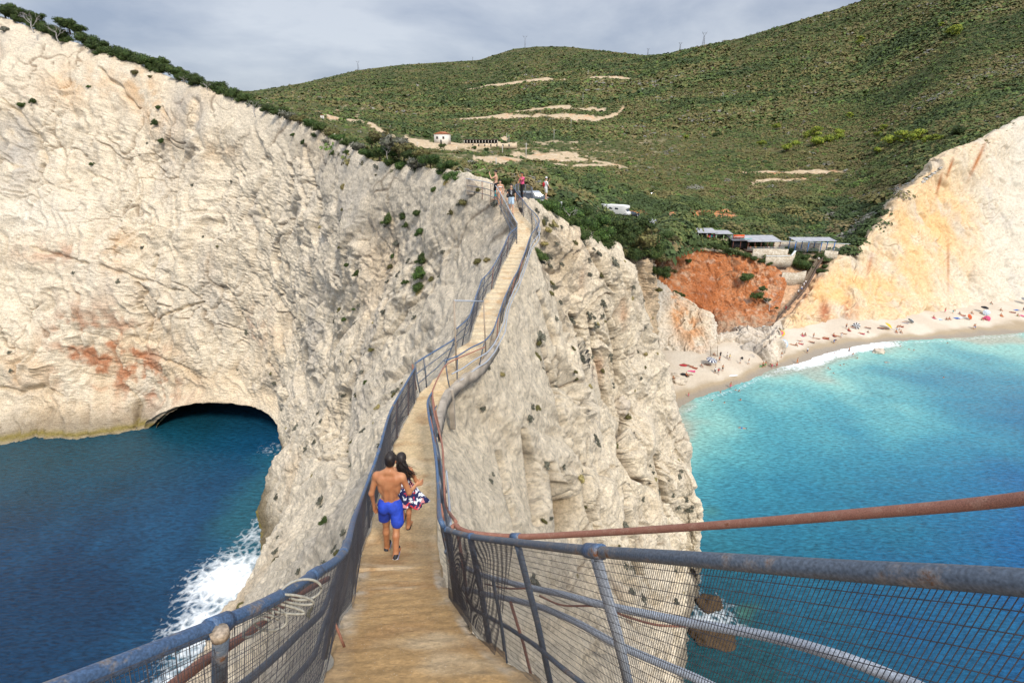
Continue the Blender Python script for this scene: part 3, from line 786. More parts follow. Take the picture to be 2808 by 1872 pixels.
gate = N.new('ShaderNodeMapRange'); gate.inputs['From Min'].default_value = .04; gate.inputs['From Max'].default_value = .2; L.new(af.outputs['Fac'], gate.inputs['Value'])
fm = N.new('ShaderNodeMath'); fm.operation = 'MULTIPLY'; L.new(m2.outputs[0], fm.inputs[0]); L.new(gate.outputs[0], fm.inputs[1])
mixf = N.new('ShaderNodeMix'); mixf.data_type = 'RGBA'; mixf.inputs['B'].default_value = (.82, .86, .88, 1)
L.new(fm.outputs[0], mixf.inputs['Factor'])
# ripple light and shade painted into the water colour
vr = N.new('ShaderNodeMapRange'); vr.inputs['From Min'].default_value = .35; vr.inputs['From Max'].default_value = .65; vr.inputs['To Min'].default_value = .62; vr.inputs['To Max'].default_value = 1.45
L.new(wv1.outputs['Fac'], vr.inputs['Value'])
vsc = N.new('ShaderNodeVectorMath'); vsc.operation = 'SCALE'; L.new(at.outputs['Color'], vsc.inputs[0]); L.new(vr.outputs[0], vsc.inputs['Scale'])
L.new(vsc.outputs[0], mixf.inputs['A']); L.new(mixf.outputs['Result'], b.inputs['Base Color'])
rr = N.new('ShaderNodeMapRange'); rr.inputs['To Min'].default_value = .12; rr.inputs['To Max'].default_value = .8; L.new(fm.outputs[0], rr.inputs['Value']); L.new(rr.outputs[0], b.inputs['Roughness'])
V = np.stack([XX, YY, np.zeros_like(XX)], -1).reshape(-1, 3)
tag(np_mesh('sea', V, grid_faces(len(xs), len(ys)), m, attrs={'col': cS.reshape(-1, 3), 'foam': fo.ravel()}), kind='structure')

# ------------------------------------------------------------------ hills and plateau
SKYL = np.array([(-600, 250), (560, 249), (690, 250), (760, 240), (840, 226), (980, 193), (1100, 178), (1200, 172), (1313, 165), (1360, 150), (1410, 134), (1480, 128), (1550, 128), (1670, 141), (1767, 152), (1830, 148), (1910, 129), (2030, 105), (2150, 69), (2270, 33), (2370, 0), (2510, -48), (2808, -155), (3100, -260), (3600, -400)])
KN = {-500: [(60, 130), (150, 200), (220, 600), (255, 1500)],
 0: [(110, 122), (150, 200), (220, 600), (255, 1500)],
 500: [(262, 108), (268, 160), (275, 300), (268, 700), (250, 1500)],
 690: [(312, 98), (305, 150), (312, 300), (292, 700), (250, 1600)],
 850: [(368, 80), (348, 130), (338, 250), (320, 430), (260, 900), (224, 1650)],
 1000: [(458, 58), (425, 90), (398, 160), (378, 280), (345, 480), (270, 900), (190, 1700)],
 1200: [(488, 44), (475, 60), (452, 110), (425, 200), (388, 470), (330, 700), (250, 1100), (172, 1750)],
 1330: [(545, 35.5), (515, 42), (495, 55), (470, 100), (438, 210), (395, 440), (335, 650), (240, 1100), (160, 1800)],
 1420: [(568, 32.5), (545, 38), (520, 48), (490, 85), (450, 200), (410, 400), (340, 600), (240, 1000), (133, 1800)],
 1500: [(598, 34.5), (575, 40), (545, 52), (505, 95), (470, 200), (420, 380), (340, 560), (240, 900), (131, 1700)],
 1640: [(665, 44), (635, 56), (612, 75), (592, 120), (560, 190), (480, 290), (400, 430), (300, 640), (200, 1000), (139, 1500)],
 1790: [(706, 62), (694, 100), (682, 172), (640, 190), (590, 225), (500, 300), (400, 430), (300, 600), (200, 900), (152, 1150)],
 1880: [(682, 171), (665, 182), (630, 203), (570, 240), (490, 303), (390, 430), (290, 590), (190, 830), (135, 1050)],
 1960: [(690, 172), (668, 182), (615, 213), (545, 262), (480, 310), (380, 430), (280, 580), (180, 800), (118, 1000)],
 2116: [(715, 171), (692, 180), (655, 200), (600, 235), (540, 265), (480, 310), (380, 400), (260, 560), (150, 740), (79, 900)],
 2300: [(716, 172), (692, 183), (655, 202), (590, 235), (510, 280), (405, 350), (300, 440), (150, 620), (20, 850)],
 2360: [(668, 176), (650, 190), (620, 205), (560, 235), (480, 280), (390, 345), (290, 440), (140, 620), (0, 850)],
 2475: [(542, 182), (505, 203), (435, 243), (350, 310), (250, 400), (100, 560), (-36, 800)],
 2620: [(430, 190), (390, 213), (300, 270), (200, 350), (80, 460), (-90, 700)],
 2808: [(335, 200), (298, 223), (220, 280), (100, 370), (0, 460), (-155, 650)],
 3300: [(120, 218), (60, 260), (-50, 350), (-200, 480), (-320, 620)]}
kx = sorted(KN); NT = 460
tt = np.linspace(0, 1, NT)
KY = []; KZ = []
for x in kx:
    a = np.array(KN[x], float); lz = np.log(a[:, 1])
    s = lz[0] + (lz[-1] - lz[0]) * tt
    yy = np.interp(s, lz, a[:, 0])
    ker = np.hanning(41); ker /= ker.sum(); pad = np.concatenate([2 * yy[0] - yy[20:0:-1], yy, 2 * yy[-1] - yy[-2:-22:-1]]); yy = np.convolve(pad, ker, 'valid')
    KY.append(yy); KZ.append(s)
KY = np.array(KY); KZ = np.array(KZ)
gx = np.concatenate([np.linspace(-500, 500, 60, endpoint=False), np.linspace(500, 2900, 820, endpoint=False), np.linspace(2900, 3300, 30)])
def xint(K):
    fx = np.arange(-500, 3301, 10.0)
    A = np.stack([np.interp(fx, kx, K[:, j]) for j in range(NT)], 1)
    B = A.copy()
    for wdt in (9,):
        ker = np.hanning(2 * wdt + 3)[1:-1]; ker /= ker.sum()
        Ap = np.pad(A, ((wdt, wdt), (0, 0)), mode='reflect', reflect_type='odd')
        B = sum(ker[i] * Ap[i:i + len(A)] for i in range(2 * wdt + 1))
    w = sstep(0, .1, tt)[None]
    B = A * (1 - w) + B * w
    return np.stack([np.interp(gx, fx, B[:, j]) for j in range(NT)], 1)
GY = xint(KY)
GZ = np.exp(xint(KZ))
sk = np.interp(gx, SKYL[:, 0], SKYL[:, 1])
GY += (tt ** 5)[None, :] * (sk - GY[:, -1])[:, None]
GX = gx[:, None] * np.ones(NT)[None]
X = (GX - 1404) / FPX * GZ; yc = (GY - 936) / FPX * GZ
HS = np.stack([X, GZ * PC - yc * PS, EYE - (GZ * PS + yc * PC)], -1)
pz = HS.astype(np.float32)
lim = np.clip(GZ / 300, 0, 3) * sstep(0, .12, tt)[None] * sstep(1.0, .9, tt)[None]
HS[..., 2] += (fbm(pz * .012, 3, 701) * 3.0 + fbm(pz * .05, 3, 703) * .8) * np.minimum(lim, 1.5)
# bare earth: tracks and terraces
BARE = [[(1278, 246, 1.5), (1400, 228, 3), (1500, 218, 4), (1640, 214, 3), (1740, 212, 3)],
 [(1245, 328, 4), (1300, 322, 4), (1420, 318, 6), (1500, 316, 6), (1580, 322, 10), (1640, 322, 8), (1690, 310, 4), (1710, 296, 3)],
 [(1400, 308, 2), (1500, 296, 3), (1560, 292, 4)], [(1530, 296, 4), (1600, 300, 6), (1660, 300, 4)],
 [(1110, 376, 5), (1150, 392, 9), (1200, 400, 8), (1300, 398, 9), (1400, 396, 10), (1420, 388, 8)],
 [(1370, 370, 4), (1400, 385, 6), (1418, 400, 6)],
 [(1320, 420, 5), (1400, 424, 8), (1500, 426, 8), (1580, 428, 7)], [(1300, 440, 4), (1380, 445, 5), (1500, 444, 5), (1680, 455, 3)],
 [(1270, 460, 4), (1340, 462, 4), (1400, 455, 3)], [(1280, 480, 3), (1330, 472, 4), (1400, 460, 3)], [(1500, 430, 3), (1620, 440, 3), (1700, 455, 2)],
 [(740, 345, 4), (800, 352, 4), (870, 372, 4)], [(830, 300, 2), (900, 322, 3), (980, 335, 3)], [(980, 330, 2), (1080, 372, 4)],
 [(1660, 580, 8), (1730, 588, 9), (1830, 592, 10), (1920, 590, 10), (1990, 580, 9)], [(1940, 610, 12), (2000, 592, 14), (2040, 600, 9)],
 [(2040, 470, 5), (2120, 468, 8), (2200, 462, 8), (2300, 466, 6), (2345, 470, 3)], [(2060, 500, 5), (2130, 490, 9), (2200, 490, 8), (2230, 480, 6)],
 [(1800, 610, 8), (1820, 640, 7)], [(1850, 672, 8), (2000, 686, 8), (2150, 700, 10), (2340, 706, 10)],
 [(2420, 560, 10), (2480, 520, 14), (2530, 480, 12), (2600, 440, 6)], [(2400, 520, 4), (2470, 508, 8)],
 [(1300, 540, 14), (1360, 545, 14), (1420, 560, 12), (1460, 560, 8)], [(1380, 575, 8), (1400, 560, 10), (1440, 540, 10)],
 [(1440, 545, 8), (1520, 540, 7), (1600, 560, 4)]]
bare = np.zeros(GX.shape)
wn = fbm(np.stack([GX * .035, GY * .12, GX * 0], -1), 4, 707, gain=.65) * 1.5
for pl in BARE:
    bare = np.maximum(bare, sstep(1.25, .75, polyd(GX, GY, pl) * 1.25 + wn * .55))
mot = sstep(.12, .5, fbm(np.stack([GX * .018, GY * .11, GX * 0], -1), 4, 709, gain=.7)) * np.exp(-((GX - 1480) / 330) ** 4) * np.exp(-((GY - 430) / 60) ** 4)
bare = np.maximum(bare, mot * .8)
mot = sstep(.3, .7, fbm(np.stack([GX * .02, GY * .1, GX * 0], -1), 4, 719, gain=.7)) * np.exp(-((GX - 900) / 200) ** 4) * np.exp(-((GY - 300) / 45) ** 4)
bare = np.maximum(bare, mot * .7)
redm = np.exp(-((GY - 585) / 40) ** 2) * sstep(1620, 1700, GX) * sstep(2300, 2100, GX) + np.exp(-((GY - 478) / 8) ** 2) * sstep(2000, 2060, GX) * .5
c = np.ones(HS.shape) * np.array((.075, .078, .028))
a = fbm(pz * .02, 4, 711); c = mixc(c, (.16, .12, .055), sstep(-.1, .6, a) * .55)
a = fbm(pz * .11, 3, 713); c = mixc(c, (.06, .08, .026), sstep(0, .6, a) * .6)
bc = np.ones(HS.shape) * np.array((.46, .35, .22)); bc = mixc(bc, (.52, .22, .09), np.clip(redm + sstep(.2, .7, fbm(pz * .08, 2, 715)) * .5, 0, 1))
bc = mixc(bc, (.58, .5, .4), sstep(.1, .6, fbm(pz * .4, 2, 717)) * .5)
c = c * (1 - bare[..., None]) + bc * bare[..., None]
back1 = HS[:, -1] + np.array([0, 250, -60.0]); back2 = HS[:, -1] + np.array([0, 900, -260.0])
HS2 = np.concatenate([HS, back1[:, None], back2[:, None]], 1); c2 = np.concatenate([c, c[:, -1:], c[:, -1:]], 1)
hill_mat = attr_mat('hillside_soil', nscale=.5, namp=.3, bump=.5, bdist=.5, bscale=.5)
tag(np_mesh('hills', HS2.reshape(-1, 3), grid_faces(*HS2.shape[:2], flip=True), hill_mat, attrs={'col': c2.reshape(-1, 3)}), kind='structure')
def hill_point(x, y):
    """world point of the hill surface seen at a photo pixel"""
    i = np.clip(np.searchsorted(gx, x), 1, len(gx) - 1)
    col = GY[i]; j = int(np.argmin(np.abs(col - y)))
    return HS[i, j].copy()

# ------------------------------------------------------------------ the walkway itself
seg = []
for i in range(len(LE) - 1):
    n_ = max(2, int(np.linalg.norm((LE[i + 1] + RE[i + 1] - LE[i] - RE[i]) / 2) / .035))
    k_ = np.linspace(0, 1, n_, endpoint=False)[:, None]
    seg.append(np.stack([LE[i] * (1 - k_) + LE[i + 1] * k_, RE[i] * (1 - k_) + RE[i + 1] * k_], 1))
seg = np.concatenate(seg)                        # n,2,3
nc = 26
kk = np.linspace(0, 1, nc)[None, :, None]
TOP = seg[:, :1] * (1 - kk) + seg[:, 1:] * kk
cl = (seg[:, 0] + seg[:, 1]) / 2
arc = np.concatenate([[0], np.cumsum(np.linalg.norm(np.diff(cl[:, :2], axis=0), axis=1))])
def stepped(hv, q): 
    f = hv / q; fl = np.floor(f); fr = f - fl
    return (fl + sstep(.72, 1.0, fr)) * q
ycl = cl[:, 1]
hh = TOP[..., 2]
lowst = (ycl < 5.2)
st2 = stepped(hh, .078)
nz_ = fbm(TOP.astype(np.float32) * np.array([1.2, 1.2, .0]), 3, 801)
mixst = np.where(lowst[:, None], hh * .91 + .09 * (-stepped(-hh + nz_ * .06 - (TOP[..., 0]) * .22, .165) - .02), hh)
up = (ycl > 14.3) & (ycl < 31.5)
mixst = np.where(up[:, None], st2, mixst)
TOP[..., 2] = mixst + nz_ * np.where(lowst, .012, .006)[:, None] + fbm(TOP.astype(np.float32) * 9, 3, 803) * np.where(lowst, .014, .006)[:, None]
# ragged edges near the camera
rag = fbm(np.stack([arc * 2.2, arc * 0, arc * 0], -1), 4, 805)
TOP[:, 0, 0] += rag * (.05 + .09 * (ycl < 5.5)) * (ycl < 16); TOP[:, -1, 0] += np.roll(rag, 50) * .15 * (ycl < 5.5)
def skirt(edge, dz, dx):
    e = edge.copy(); e[:, 2] += dz; e[:, 0] += dx; return e
rows_ = [skirt(TOP[:, 0], -.38, .05), skirt(TOP[:, 0], -.16, -.01)] + [TOP[:, i] for i in range(nc)] + [skirt(TOP[:, -1], -.16, .01), skirt(TOP[:, -1], -.38, -.02), skirt(TOP[:, -1], -.40, -.4)]
PT = np.stack(rows_, 1)
p = PT.astype(np.float32)
c = np.ones(PT.shape) * np.array((.50, .31, .135))
c = mixc(c, (.62, .49, .30), sstep(4.0, 9, PT[..., 1]) * .7)
c = mixc(c, (.58, .48, .33), sstep(14, 18, PT[..., 1]) * .8)
a = fbm(p * np.array([1.5, 1.5, 1.5]), 4, 811); c = mixc(c, (.40, .22, .09), sstep(-.1, .6, a) * .6); c = c * (1 + .22 * fbm(p * 7, 3, 819))[..., None]
a = fbm(p * np.array([1.2, 1.6, 1.6]), 4, 813); c = mixc(c, (.64, .50, .32), sstep(.1, .7, a) * .55)
edge = np.zeros(PT.shape[:2]); edge[:, :5] = 1; edge[:, -6:] = 1; edge[:, 5] = .5
c = mixc(c, (.62, .53, .40), edge * (.15 + .5 * sstep(0, .5, fbm(p * 2, 3, 815))) * (.35 + .65 * (PT[..., 1] < 5.5)))
if True:
    lt = sstep(.55, .8, (np.abs(PT[..., 2]) / .078) % 1.0) * up[:, None]; c = mixc(c, (.40, .30, .18), lt * .35)
m, N, L, b = new_mat('gritty_concrete')
b.inputs['Roughness'].default_value = .92; b.inputs['Specular IOR Level'].default_value = .2
at = N.new('ShaderNodeAttribute'); at.attribute_name = 'col'; geo = N.new('ShaderNodeNewGeometry')
nz = N.new('ShaderNodeTexNoise'); nz.inputs['Scale'].default_value = 22; nz.inputs['Detail'].default_value = 8; nz.inputs['Roughness'].default_value = .7; L.new(geo.outputs['Position'], nz.inputs['Vector'])
vo = N.new('ShaderNodeTexVoronoi'); vo.inputs['Scale'].default_value = 55; L.new(geo.outputs['Position'], vo.inputs['Vector'])
mr_ = N.new('ShaderNodeMapRange'); mr_.inputs['From Min'].default_value = .3; mr_.inputs['From Max'].default_value = .7; mr_.inputs['To Min'].default_value = .72; mr_.inputs['To Max'].default_value = 1.25; L.new(nz.outputs['Fac'], mr_.inputs['Value'])
sc_ = N.new('ShaderNodeVectorMath'); sc_.operation = 'SCALE'; L.new(at.outputs['Color'], sc_.inputs[0]); L.new(mr_.outputs[0], sc_.inputs['Scale'])
peb = N.new('ShaderNodeMapRange'); peb.inputs['From Min'].default_value = .12; peb.inputs['From Max'].default_value = .3; peb.inputs['To Min'].default_value = .6; peb.inputs['To Max'].default_value = 0; L.new(vo.outputs['Distance'], peb.inputs['Value'])
cmp_ = N.new('ShaderNodeMath'); cmp_.operation = 'GREATER_THAN'; cmp_.inputs[1].default_value = .8
sx = N.new('ShaderNodeSeparateColor'); L.new(vo.outputs['Color'], sx.inputs[0]); L.new(sx.outputs[0], cmp_.inputs[0])
mm_ = N.new('ShaderNodeMath'); mm_.operation = 'MULTIPLY'; L.new(peb.outputs[0], mm_.inputs[0]); L.new(cmp_.outputs[0], mm_.inputs[1])
mxp = N.new('ShaderNodeMix'); mxp.data_type = 'RGBA'; mxp.inputs['B'].default_value = (.7, .62, .5, 1); L.new(mm_.outputs[0], mxp.inputs['Factor']); L.new(sc_.outputs[0], mxp.inputs['A']); L.new(mxp.outputs['Result'], b.inputs['Base Color'])
bp = N.new('ShaderNodeBump'); bp.inputs['Strength'].default_value = .9; bp.inputs['Distance'].default_value = .02; L.new(nz.outputs['Fac'], bp.inputs['Height']); L.new(bp.outputs[0], b.inputs['Normal'])
tag(np_mesh('path', PT.reshape(-1, 3), grid_faces(*PT.shape[:2], flip=True), m, attrs={'col': c.reshape(-1, 3)}), kind='structure')
# ------------------------------------------------------------------ railings
def tube(pts, r, sides=8, closed=False, caps=True):
    pts = np.asarray(pts, float); n = len(pts)
    r = np.full(n, r, float) if np.isscalar(r) else np.asarray(r, float)
    tn = np.gradient(pts, axis=0); tn /= np.linalg.norm(tn, axis=1, keepdims=True) + 1e-9
    ref = np.array([0.0, 0.0, 1.0])
    if np.abs(tn[:, 2]).mean() > .8: ref = np.array([0.0, 1.0, 0.0])
    a = np.cross(tn, ref); a /= np.linalg.norm(a, axis=1, keepdims=True) + 1e-9
    b = np.cross(tn, a)
    th = np.linspace(0, 2 * np.pi, sides, endpoint=False)
    V = pts[:, None] + (a[:, None] * np.cos(th)[None, :, None] + b[:, None] * np.sin(th)[None, :, None]) * r[:, None, None]
    i = np.arange(n - 1)[:, None] * sides; j = np.arange(sides)[None]
    F = np.stack([i + j, i + (j + 1) % sides, i + sides + (j + 1) % sides, i + sides + j], -1).reshape(-1, 4)
    V = V.reshape(-1, 3)
    if caps:
        V = np.concatenate([V, pts[:1], pts[-1:]]); c0 = len(V) - 2; c1 = len(V) - 1
        k = np.arange(sides); F2 = np.stack([np.full(sides, c0), (k + 1) % sides, k, k], 1)[:, :3]
        F3 = np.stack([np.full(sides, c1), (n - 1) * sides + k, (n - 1) * sides + (k + 1) % sides], 1)
        return V, [F, F2, F3]
    return V, [F]

class MB:
    def __init__(s): s.V = []; s.F = {}; s.n = 0
    def add(s, V, F):
        V = np.asarray(V, float)
        if not isinstance(F, list): F = [F]
        for f in F:
            f = np.asarray(f)
            if len(f): s.F.setdefault(f.shape[1], []).append(f + s.n)
        s.V.append(V); s.n += len(V); return s
    def tube(s, pts, r, sides=8): return s.add(*tube(pts, r, sides))
    def seg(s, a, b, r, sides=6): return s.add(*tube(np.stack([np.asarray(a, float), np.asarray(b, float)]), r, sides))
    def box(s, c, size, rz=0.0, tilt=None):
        c = np.asarray(c, float); h = np.asarray(size, float) / 2
        v = np.array([[x, y, z] for x in (-1, 1) for y in (-1, 1) for z in (-1, 1)], float) * h
        if tilt is not None: v = v @ np.array(tilt.to_3x3()).T
        ca, sa = math.cos(rz), math.sin(rz); v = v @ np.array([[ca, sa, 0], [-sa, ca, 0], [0, 0, 1]]) + c
        return s.add(v, np.array([[0, 1, 3, 2], [4, 6, 7, 5], [0, 4, 5, 1], [2, 3, 7, 6], [0, 2, 6, 4], [1, 5, 7, 3]]))
    def build(s, name, mat, parent=None, smooth=False, bevel=0.0, origin=None):
        V = np.concatenate(s.V)
        if origin is not None: V = V - np.asarray(origin)
        o = np_mesh(name, V, [np.concatenate(f) for f in s.F.values()], mat, parent, smooth=smooth)
        if bevel:
            md = o.modifiers.new('bevel', 'BEVEL'); md.width = bevel; md.segments = 2; md.limit_method = 'ANGLE'
        return o

def curve3(pts, n):
    pts = np.asarray(pts, float); t = np.linspace(0, len(pts) - 1, n)
    c = catmull(pts, t); return c

def paint_mat(name, paint, rust=(.20, .075, .03), amt=.5, scale=9.0, rough=.5, grey=(.18, .17, .17)):
    m, N, L, b = new_mat(name)
    geo = N.new('ShaderNodeNewGeometry')
    n = N.new('ShaderNodeTexNoise'); n.inputs['Scale'].default_value = scale; n.inputs['Detail'].default_value = 9; n.inputs['Roughness'].default_value = .72
    L.new(geo.outputs['Position'], n.inputs['Vector'])
    r1 = N.new('ShaderNodeValToRGB'); e = r1.color_ramp.elements
    e[0].position = .5 - .16 * 1 + .14 * (amt - .5) * 2; e[0].color = (*rust, 1)
    e[1].position = e[0].position + .05; e[1].color = (*grey, 1)
    x = r1.color_ramp.elements.new(e[0].position + .13); x.color = (*paint, 1)
    L.new(n.outputs['Fac'], r1.inputs['Fac'])
    n2 = N.new('ShaderNodeTexNoise'); n2.inputs['Scale'].default_value = scale * 14; n2.inputs['Detail'].default_value = 3
    L.new(geo.outputs['Position'], n2.inputs['Vector'])
    mr = N.new('ShaderNodeMapRange'); mr.inputs['From Min'].default_value = .3; mr.inputs['From Max'].default_value = .7; mr.inputs['To Min'].default_value = .6; mr.inputs['To Max'].default_value = 1.35
    L.new(n2.outputs['Fac'], mr.inputs['Value'])
    vm = N.new('ShaderNodeVectorMath'); vm.operation = 'SCALE'; L.new(r1.outputs[0], vm.inputs[0]); L.new(mr.outputs[0], vm.inputs['Scale']); L.new(vm.outputs[0], b.inputs['Base Color'])
    b.inputs['Roughness'].default_value = rough
    bp = N.new('ShaderNodeBump'); bp.inputs['Strength'].default_value = .35; bp.inputs['Distance'].default_value = .004; L.new(n.outputs['Fac'], bp.inputs['Height']); L.new(bp.outputs[0], b.inputs['Normal'])
    return m
M_BLUE = paint_mat('blue_peeling_paint', (.06, .11, .20), amt=.5)
M_DULL = paint_mat('weathered_blue_steel', (.095, .12, .155), rust=(.14, .07, .04), amt=.55)
M_RUST = paint_mat('rusty_steel', (.30, .13, .085), rust=(.22, .07, .03), grey=(.36, .19, .13), amt=.5, scale=16, rough=.8)
M_GALV = paint_mat('galvanised_steel', (.36, .39, .43), rust=(.25, .15, .09), grey=(.3, .32, .34), amt=.3)
M_WIRE = flat('dark_mesh_wire', (.11, .11, .125), rough=.55, metal=.3, noise=.3, nscale=20)
M_TAN = paint_mat('rust_tinted_steel', (.36, .28, .20), rust=(.22, .10, .05), grey=(.33, .27, .2), amt=.4)

def R1(x, y, up=1.0):
    r = (y - 936.0) / FPX; tan = (PS + r * PC) / (PC - r * PS)
    d = np.interp(-tan, -((_tt * _dd - up) / _dd)[40:], _dd[40:]); h = np.interp(d, PROF[:, 0], PROF[:, 1]) - up
    return P(x, y, d * PC + h * PS)
def edge_at(E, y):
    return np.array([np.interp(y, E[:, 1], E[:, 0]), y, np.interp(y, E[:, 1], E[:, 2])])

def wire_mesh(mb, top, bot, pitch, rows, r, seed, jit=.012, bulge=.04, side=1):
    """woven wire: uprights between two curves plus long horizontal wires"""
    L_ = np.linalg.norm(np.diff(top, axis=0), axis=1).sum(); n = int(L_ / pitch)
    s = np.concatenate([[0], np.cumsum(np.linalg.norm(np.diff(top, axis=0), axis=1))]) / L_
    f = np.linspace(0, 1, n)
    T = np.stack([np.interp(f, s, top[:, c]) for c in range(3)], 1); B = np.stack([np.interp(f, s, bot[:, c]) for c in range(3)], 1)
    v = np.linspace(0, 1, 7)
    G_ = T[:, None] * (1 - v)[None, :, None] + B[:, None] * v[None, :, None]
    al = np.stack([f * L_, f * 0, f * 0 + seed], -1)
    w = fbm(np.stack([np.repeat(f[:, None] * L_ * .8, 7, 1), np.repeat(v[None], n, 0) * .5, np.full((n, 7), seed)], -1), 3, seed)
    dirn = np.gradient(T, axis=0); nrm = np.cross(dirn, [0, 0, 1]); nrm /= np.linalg.norm(nrm, axis=1, keepdims=True) + 1e-9
    G_ = G_ + nrm[:, None] * (w * bulge * np.sin(np.pi * v)[None] * .8)[..., None] + dirn[:, None] / (np.linalg.norm(dirn, axis=1)[:, None, None] + 1e-9) * (fbm(np.stack([np.repeat(f[:, None] * L_ * .9, 7, 1), np.repeat(v[None], n, 0) * 2, np.full((n, 7), seed + 3)], -1), 2, seed + 5) * jit * 1.6 * v[None])[..., None]
    th = np.array([0, 2.1, 4.2])
    def prism(paths, r):
        # paths m,k,3
        m_, k, _ = paths.shape
        tn = np.gradient(paths, axis=1); tn /= np.linalg.norm(tn, axis=2, keepdims=True) + 1e-9
        ref = np.array([.31, .2, .93]); a = np.cross(tn, ref); a /= np.linalg.norm(a, axis=2, keepdims=True) + 1e-9; b = np.cross(tn, a)
        V = paths[:, :, None] + (a[:, :, None] * np.cos(th)[None, None, :, None] + b[:, :, None] * np.sin(th)[None, None, :, None]) * r
        i = (np.arange(m_)[:, None, None] * k + np.arange(k - 1)[None, :, None]) * 3; j = np.arange(3)[None, None]
        F = np.stack([i + j, i + (j + 1) % 3, i + 3 + (j + 1) % 3, i + 3 + j], -1).reshape(-1, 4)
        mb.add(V.reshape(-1, 3), F)
    prism(G_, r)
    k = max(12, int(L_ / .12)); ff = np.linspace(0, n - 1, k)
    H = []
    for q in np.linspace(0, 1, rows):
        gg = np.stack([np.stack([np.interp(q * 6, np.arange(7), G_[i0, :, c]) for c in range(3)]) for i0 in ff.astype(int)])
        H.append(gg)
    prism(np.array(H), r * 1.05)

def railing(root, top, bot, post_f, rails_f, mat=None, pr=.024, rr=.018, tr=.026, out=.05, side=1, mesh=None, posts=True, topname='handrail'):
    n = len(top)
    MB().tube(top, tr, 10).build(topname, mat or M_BLUE, root, smooth=True)
    nrm = np.cross(np.gradient(top, axis=0), [0, 0, 1]); nrm /= np.linalg.norm(nrm, axis=1, keepdims=True) + 1e-9; nrm *= side * out
    for f in rails_f:
        c = top * (1 - f) + bot * f + nrm
        MB().tube(c, rr, 8).build('rail', M_DULL, root, smooth=True)
    for f in post_f:
        i = int(f * (n - 1)); a = top[i] + nrm[i] * .3; b = bot[i] + nrm[i] * .6 - np.array([0, 0, .12])
        m = (a + b) / 2 + np.array([random.uniform(-.02, .02), random.uniform(-.02, .02), 0])
        MB().tube(np.stack([a, m, b]), pr, 8).build('post', M_DULL if random.random() < .7 else M_RUST, root, smooth=True)
    if mesh:
        mb = MB()
        for k, (pitch, rows, r) in enumerate(mesh):
            wire_mesh(mb, top - nrm * (.2 + .4 * k), bot - nrm * (.3 + .6 * k), pitch, rows, r, 11 + k * 5 + n, bulge=.05 + .03 * k)
        mb.build('wire_mesh', M_WIRE, root)

# left railing, lower part: from beside the camera down to the bend at the saddle
rL = empty('railing', tuple(LE[8]))
rL['label'] = 'blue pipe railing with dark wire mesh along the left edge of the lower path'; rL['category'] = 'railing'; 
def rel(pts, root): return np.asarray(pts) - np.array(root.location)
tp = [R1(40, 1935), R1(198, 1872), R1(597, 1713), R1(755, 1641), R1(861, 1575), R1(944, 1509), R1(972, 1417), R1(997, 1352), R1(1040, 1231), R1(1064, 1146), R1(1083, 1103), R1(1108, 1060), R1(1138, 1009)]
topL = curve3(tp, 240)
botL = np.array([edge_at(LE, max(p[1] - .14, .15)) + np.array([-.03, 0, .02]) for p in topL])
railing(rL, rel(topL, rL), rel(botL, rL), (.44, .53, .62, .70, .79, .87, .95, .995), (.42, .78), mesh=[(.014, 26, .0010), (.05, 14, .0013)], side=-1)
# the stretch beside the camera keeps its own post, collar and rusty lower pipe
for a, r_ in (((597, 1713), .034), ((861, 1575), .031), ((1040, 1231), .030), ((944, 1509), .029)):
    c = rel(R1(*a), rL); k = np.argmin(np.linalg.norm(rel(topL, rL) - c, axis=1)); q = rel(topL, rL)
    MB().tube(q[max(k - 2, 0):k + 3], r_, 14).build('collar', M_BLUE, rL, smooth=True)
a = rel(R1(600, 1728), rL); b = rel(P(604, 1900, 1.9), rL)
MB().tube(np.stack([a - np.array([0, 0, .03]), (a + b) / 2, b]), .025, 12).build('post', M_DULL, rL, smooth=True)
MB().tube(np.stack([a + np.array([0, 0, .0]), a - np.array([0, 0, .03])]), .028, 12).build('post_collar', M_TAN, rL, smooth=True)
c = [P(440, 1905, 1.5), P(560, 1812, 1.8), P(640, 1762, 2.15), P(730, 1698, 2.6), P(800, 1640, 3.1), P(900, 1585, 3.8)]
MB().tube(rel(curve3(c, 40), rL), .019, 10).build('rail', M_RUST, rL, smooth=True)
# left railing at the landing
r2 = empty('railing', tuple(LE[15])); tag(r2, 'short blue railing with two lower rails on the left of the first landing', 'railing')
top2 = curve3([R1(1139, 996), R1(1160, 982), R1(1205, 955), R1(1251, 927)], 40)
bot2 = np.array([edge_at(LE, p[1] + .05) for p in top2])
railing(r2, rel(top2, r2), rel(bot2, r2), (.01, .38, .98), (.38, .72), side=-1)
MB().seg(rel(R1(1131, 999, .95), r2), rel(D(1142, 1068), r2), .022, 8).build('post', M_RUST, r2, smooth=True)
# left railing along the upper stairs
r3 = empty('railing', tuple(LE[22])); tag(r3, 'grey blue railing with dark mesh along the left side of the upper stairs', 'railing')
top3 = curve3([R1(1252, 901), R1(1282, 874), R1(1294, 849), R1(1305, 813), R1(1312, 793), R1(1322, 767), R1(1340, 748), R1(1358, 721), R1(1379, 681), R1(1397, 642), R1(1418, 624)], 160)
bot3 = np.array([edge_at(LE, p[1] - .05) + np.array([-.06, 0, 0]) for p in top3])
railing(r3, rel(top3, r3), rel(bot3, r3), (.12, .25, .4, .55, .68, .8, .9, .99), (.4, .75), side=-1, mesh=[(.045, 12, .0022)], pr=.02, tr=.024, rr=.017)
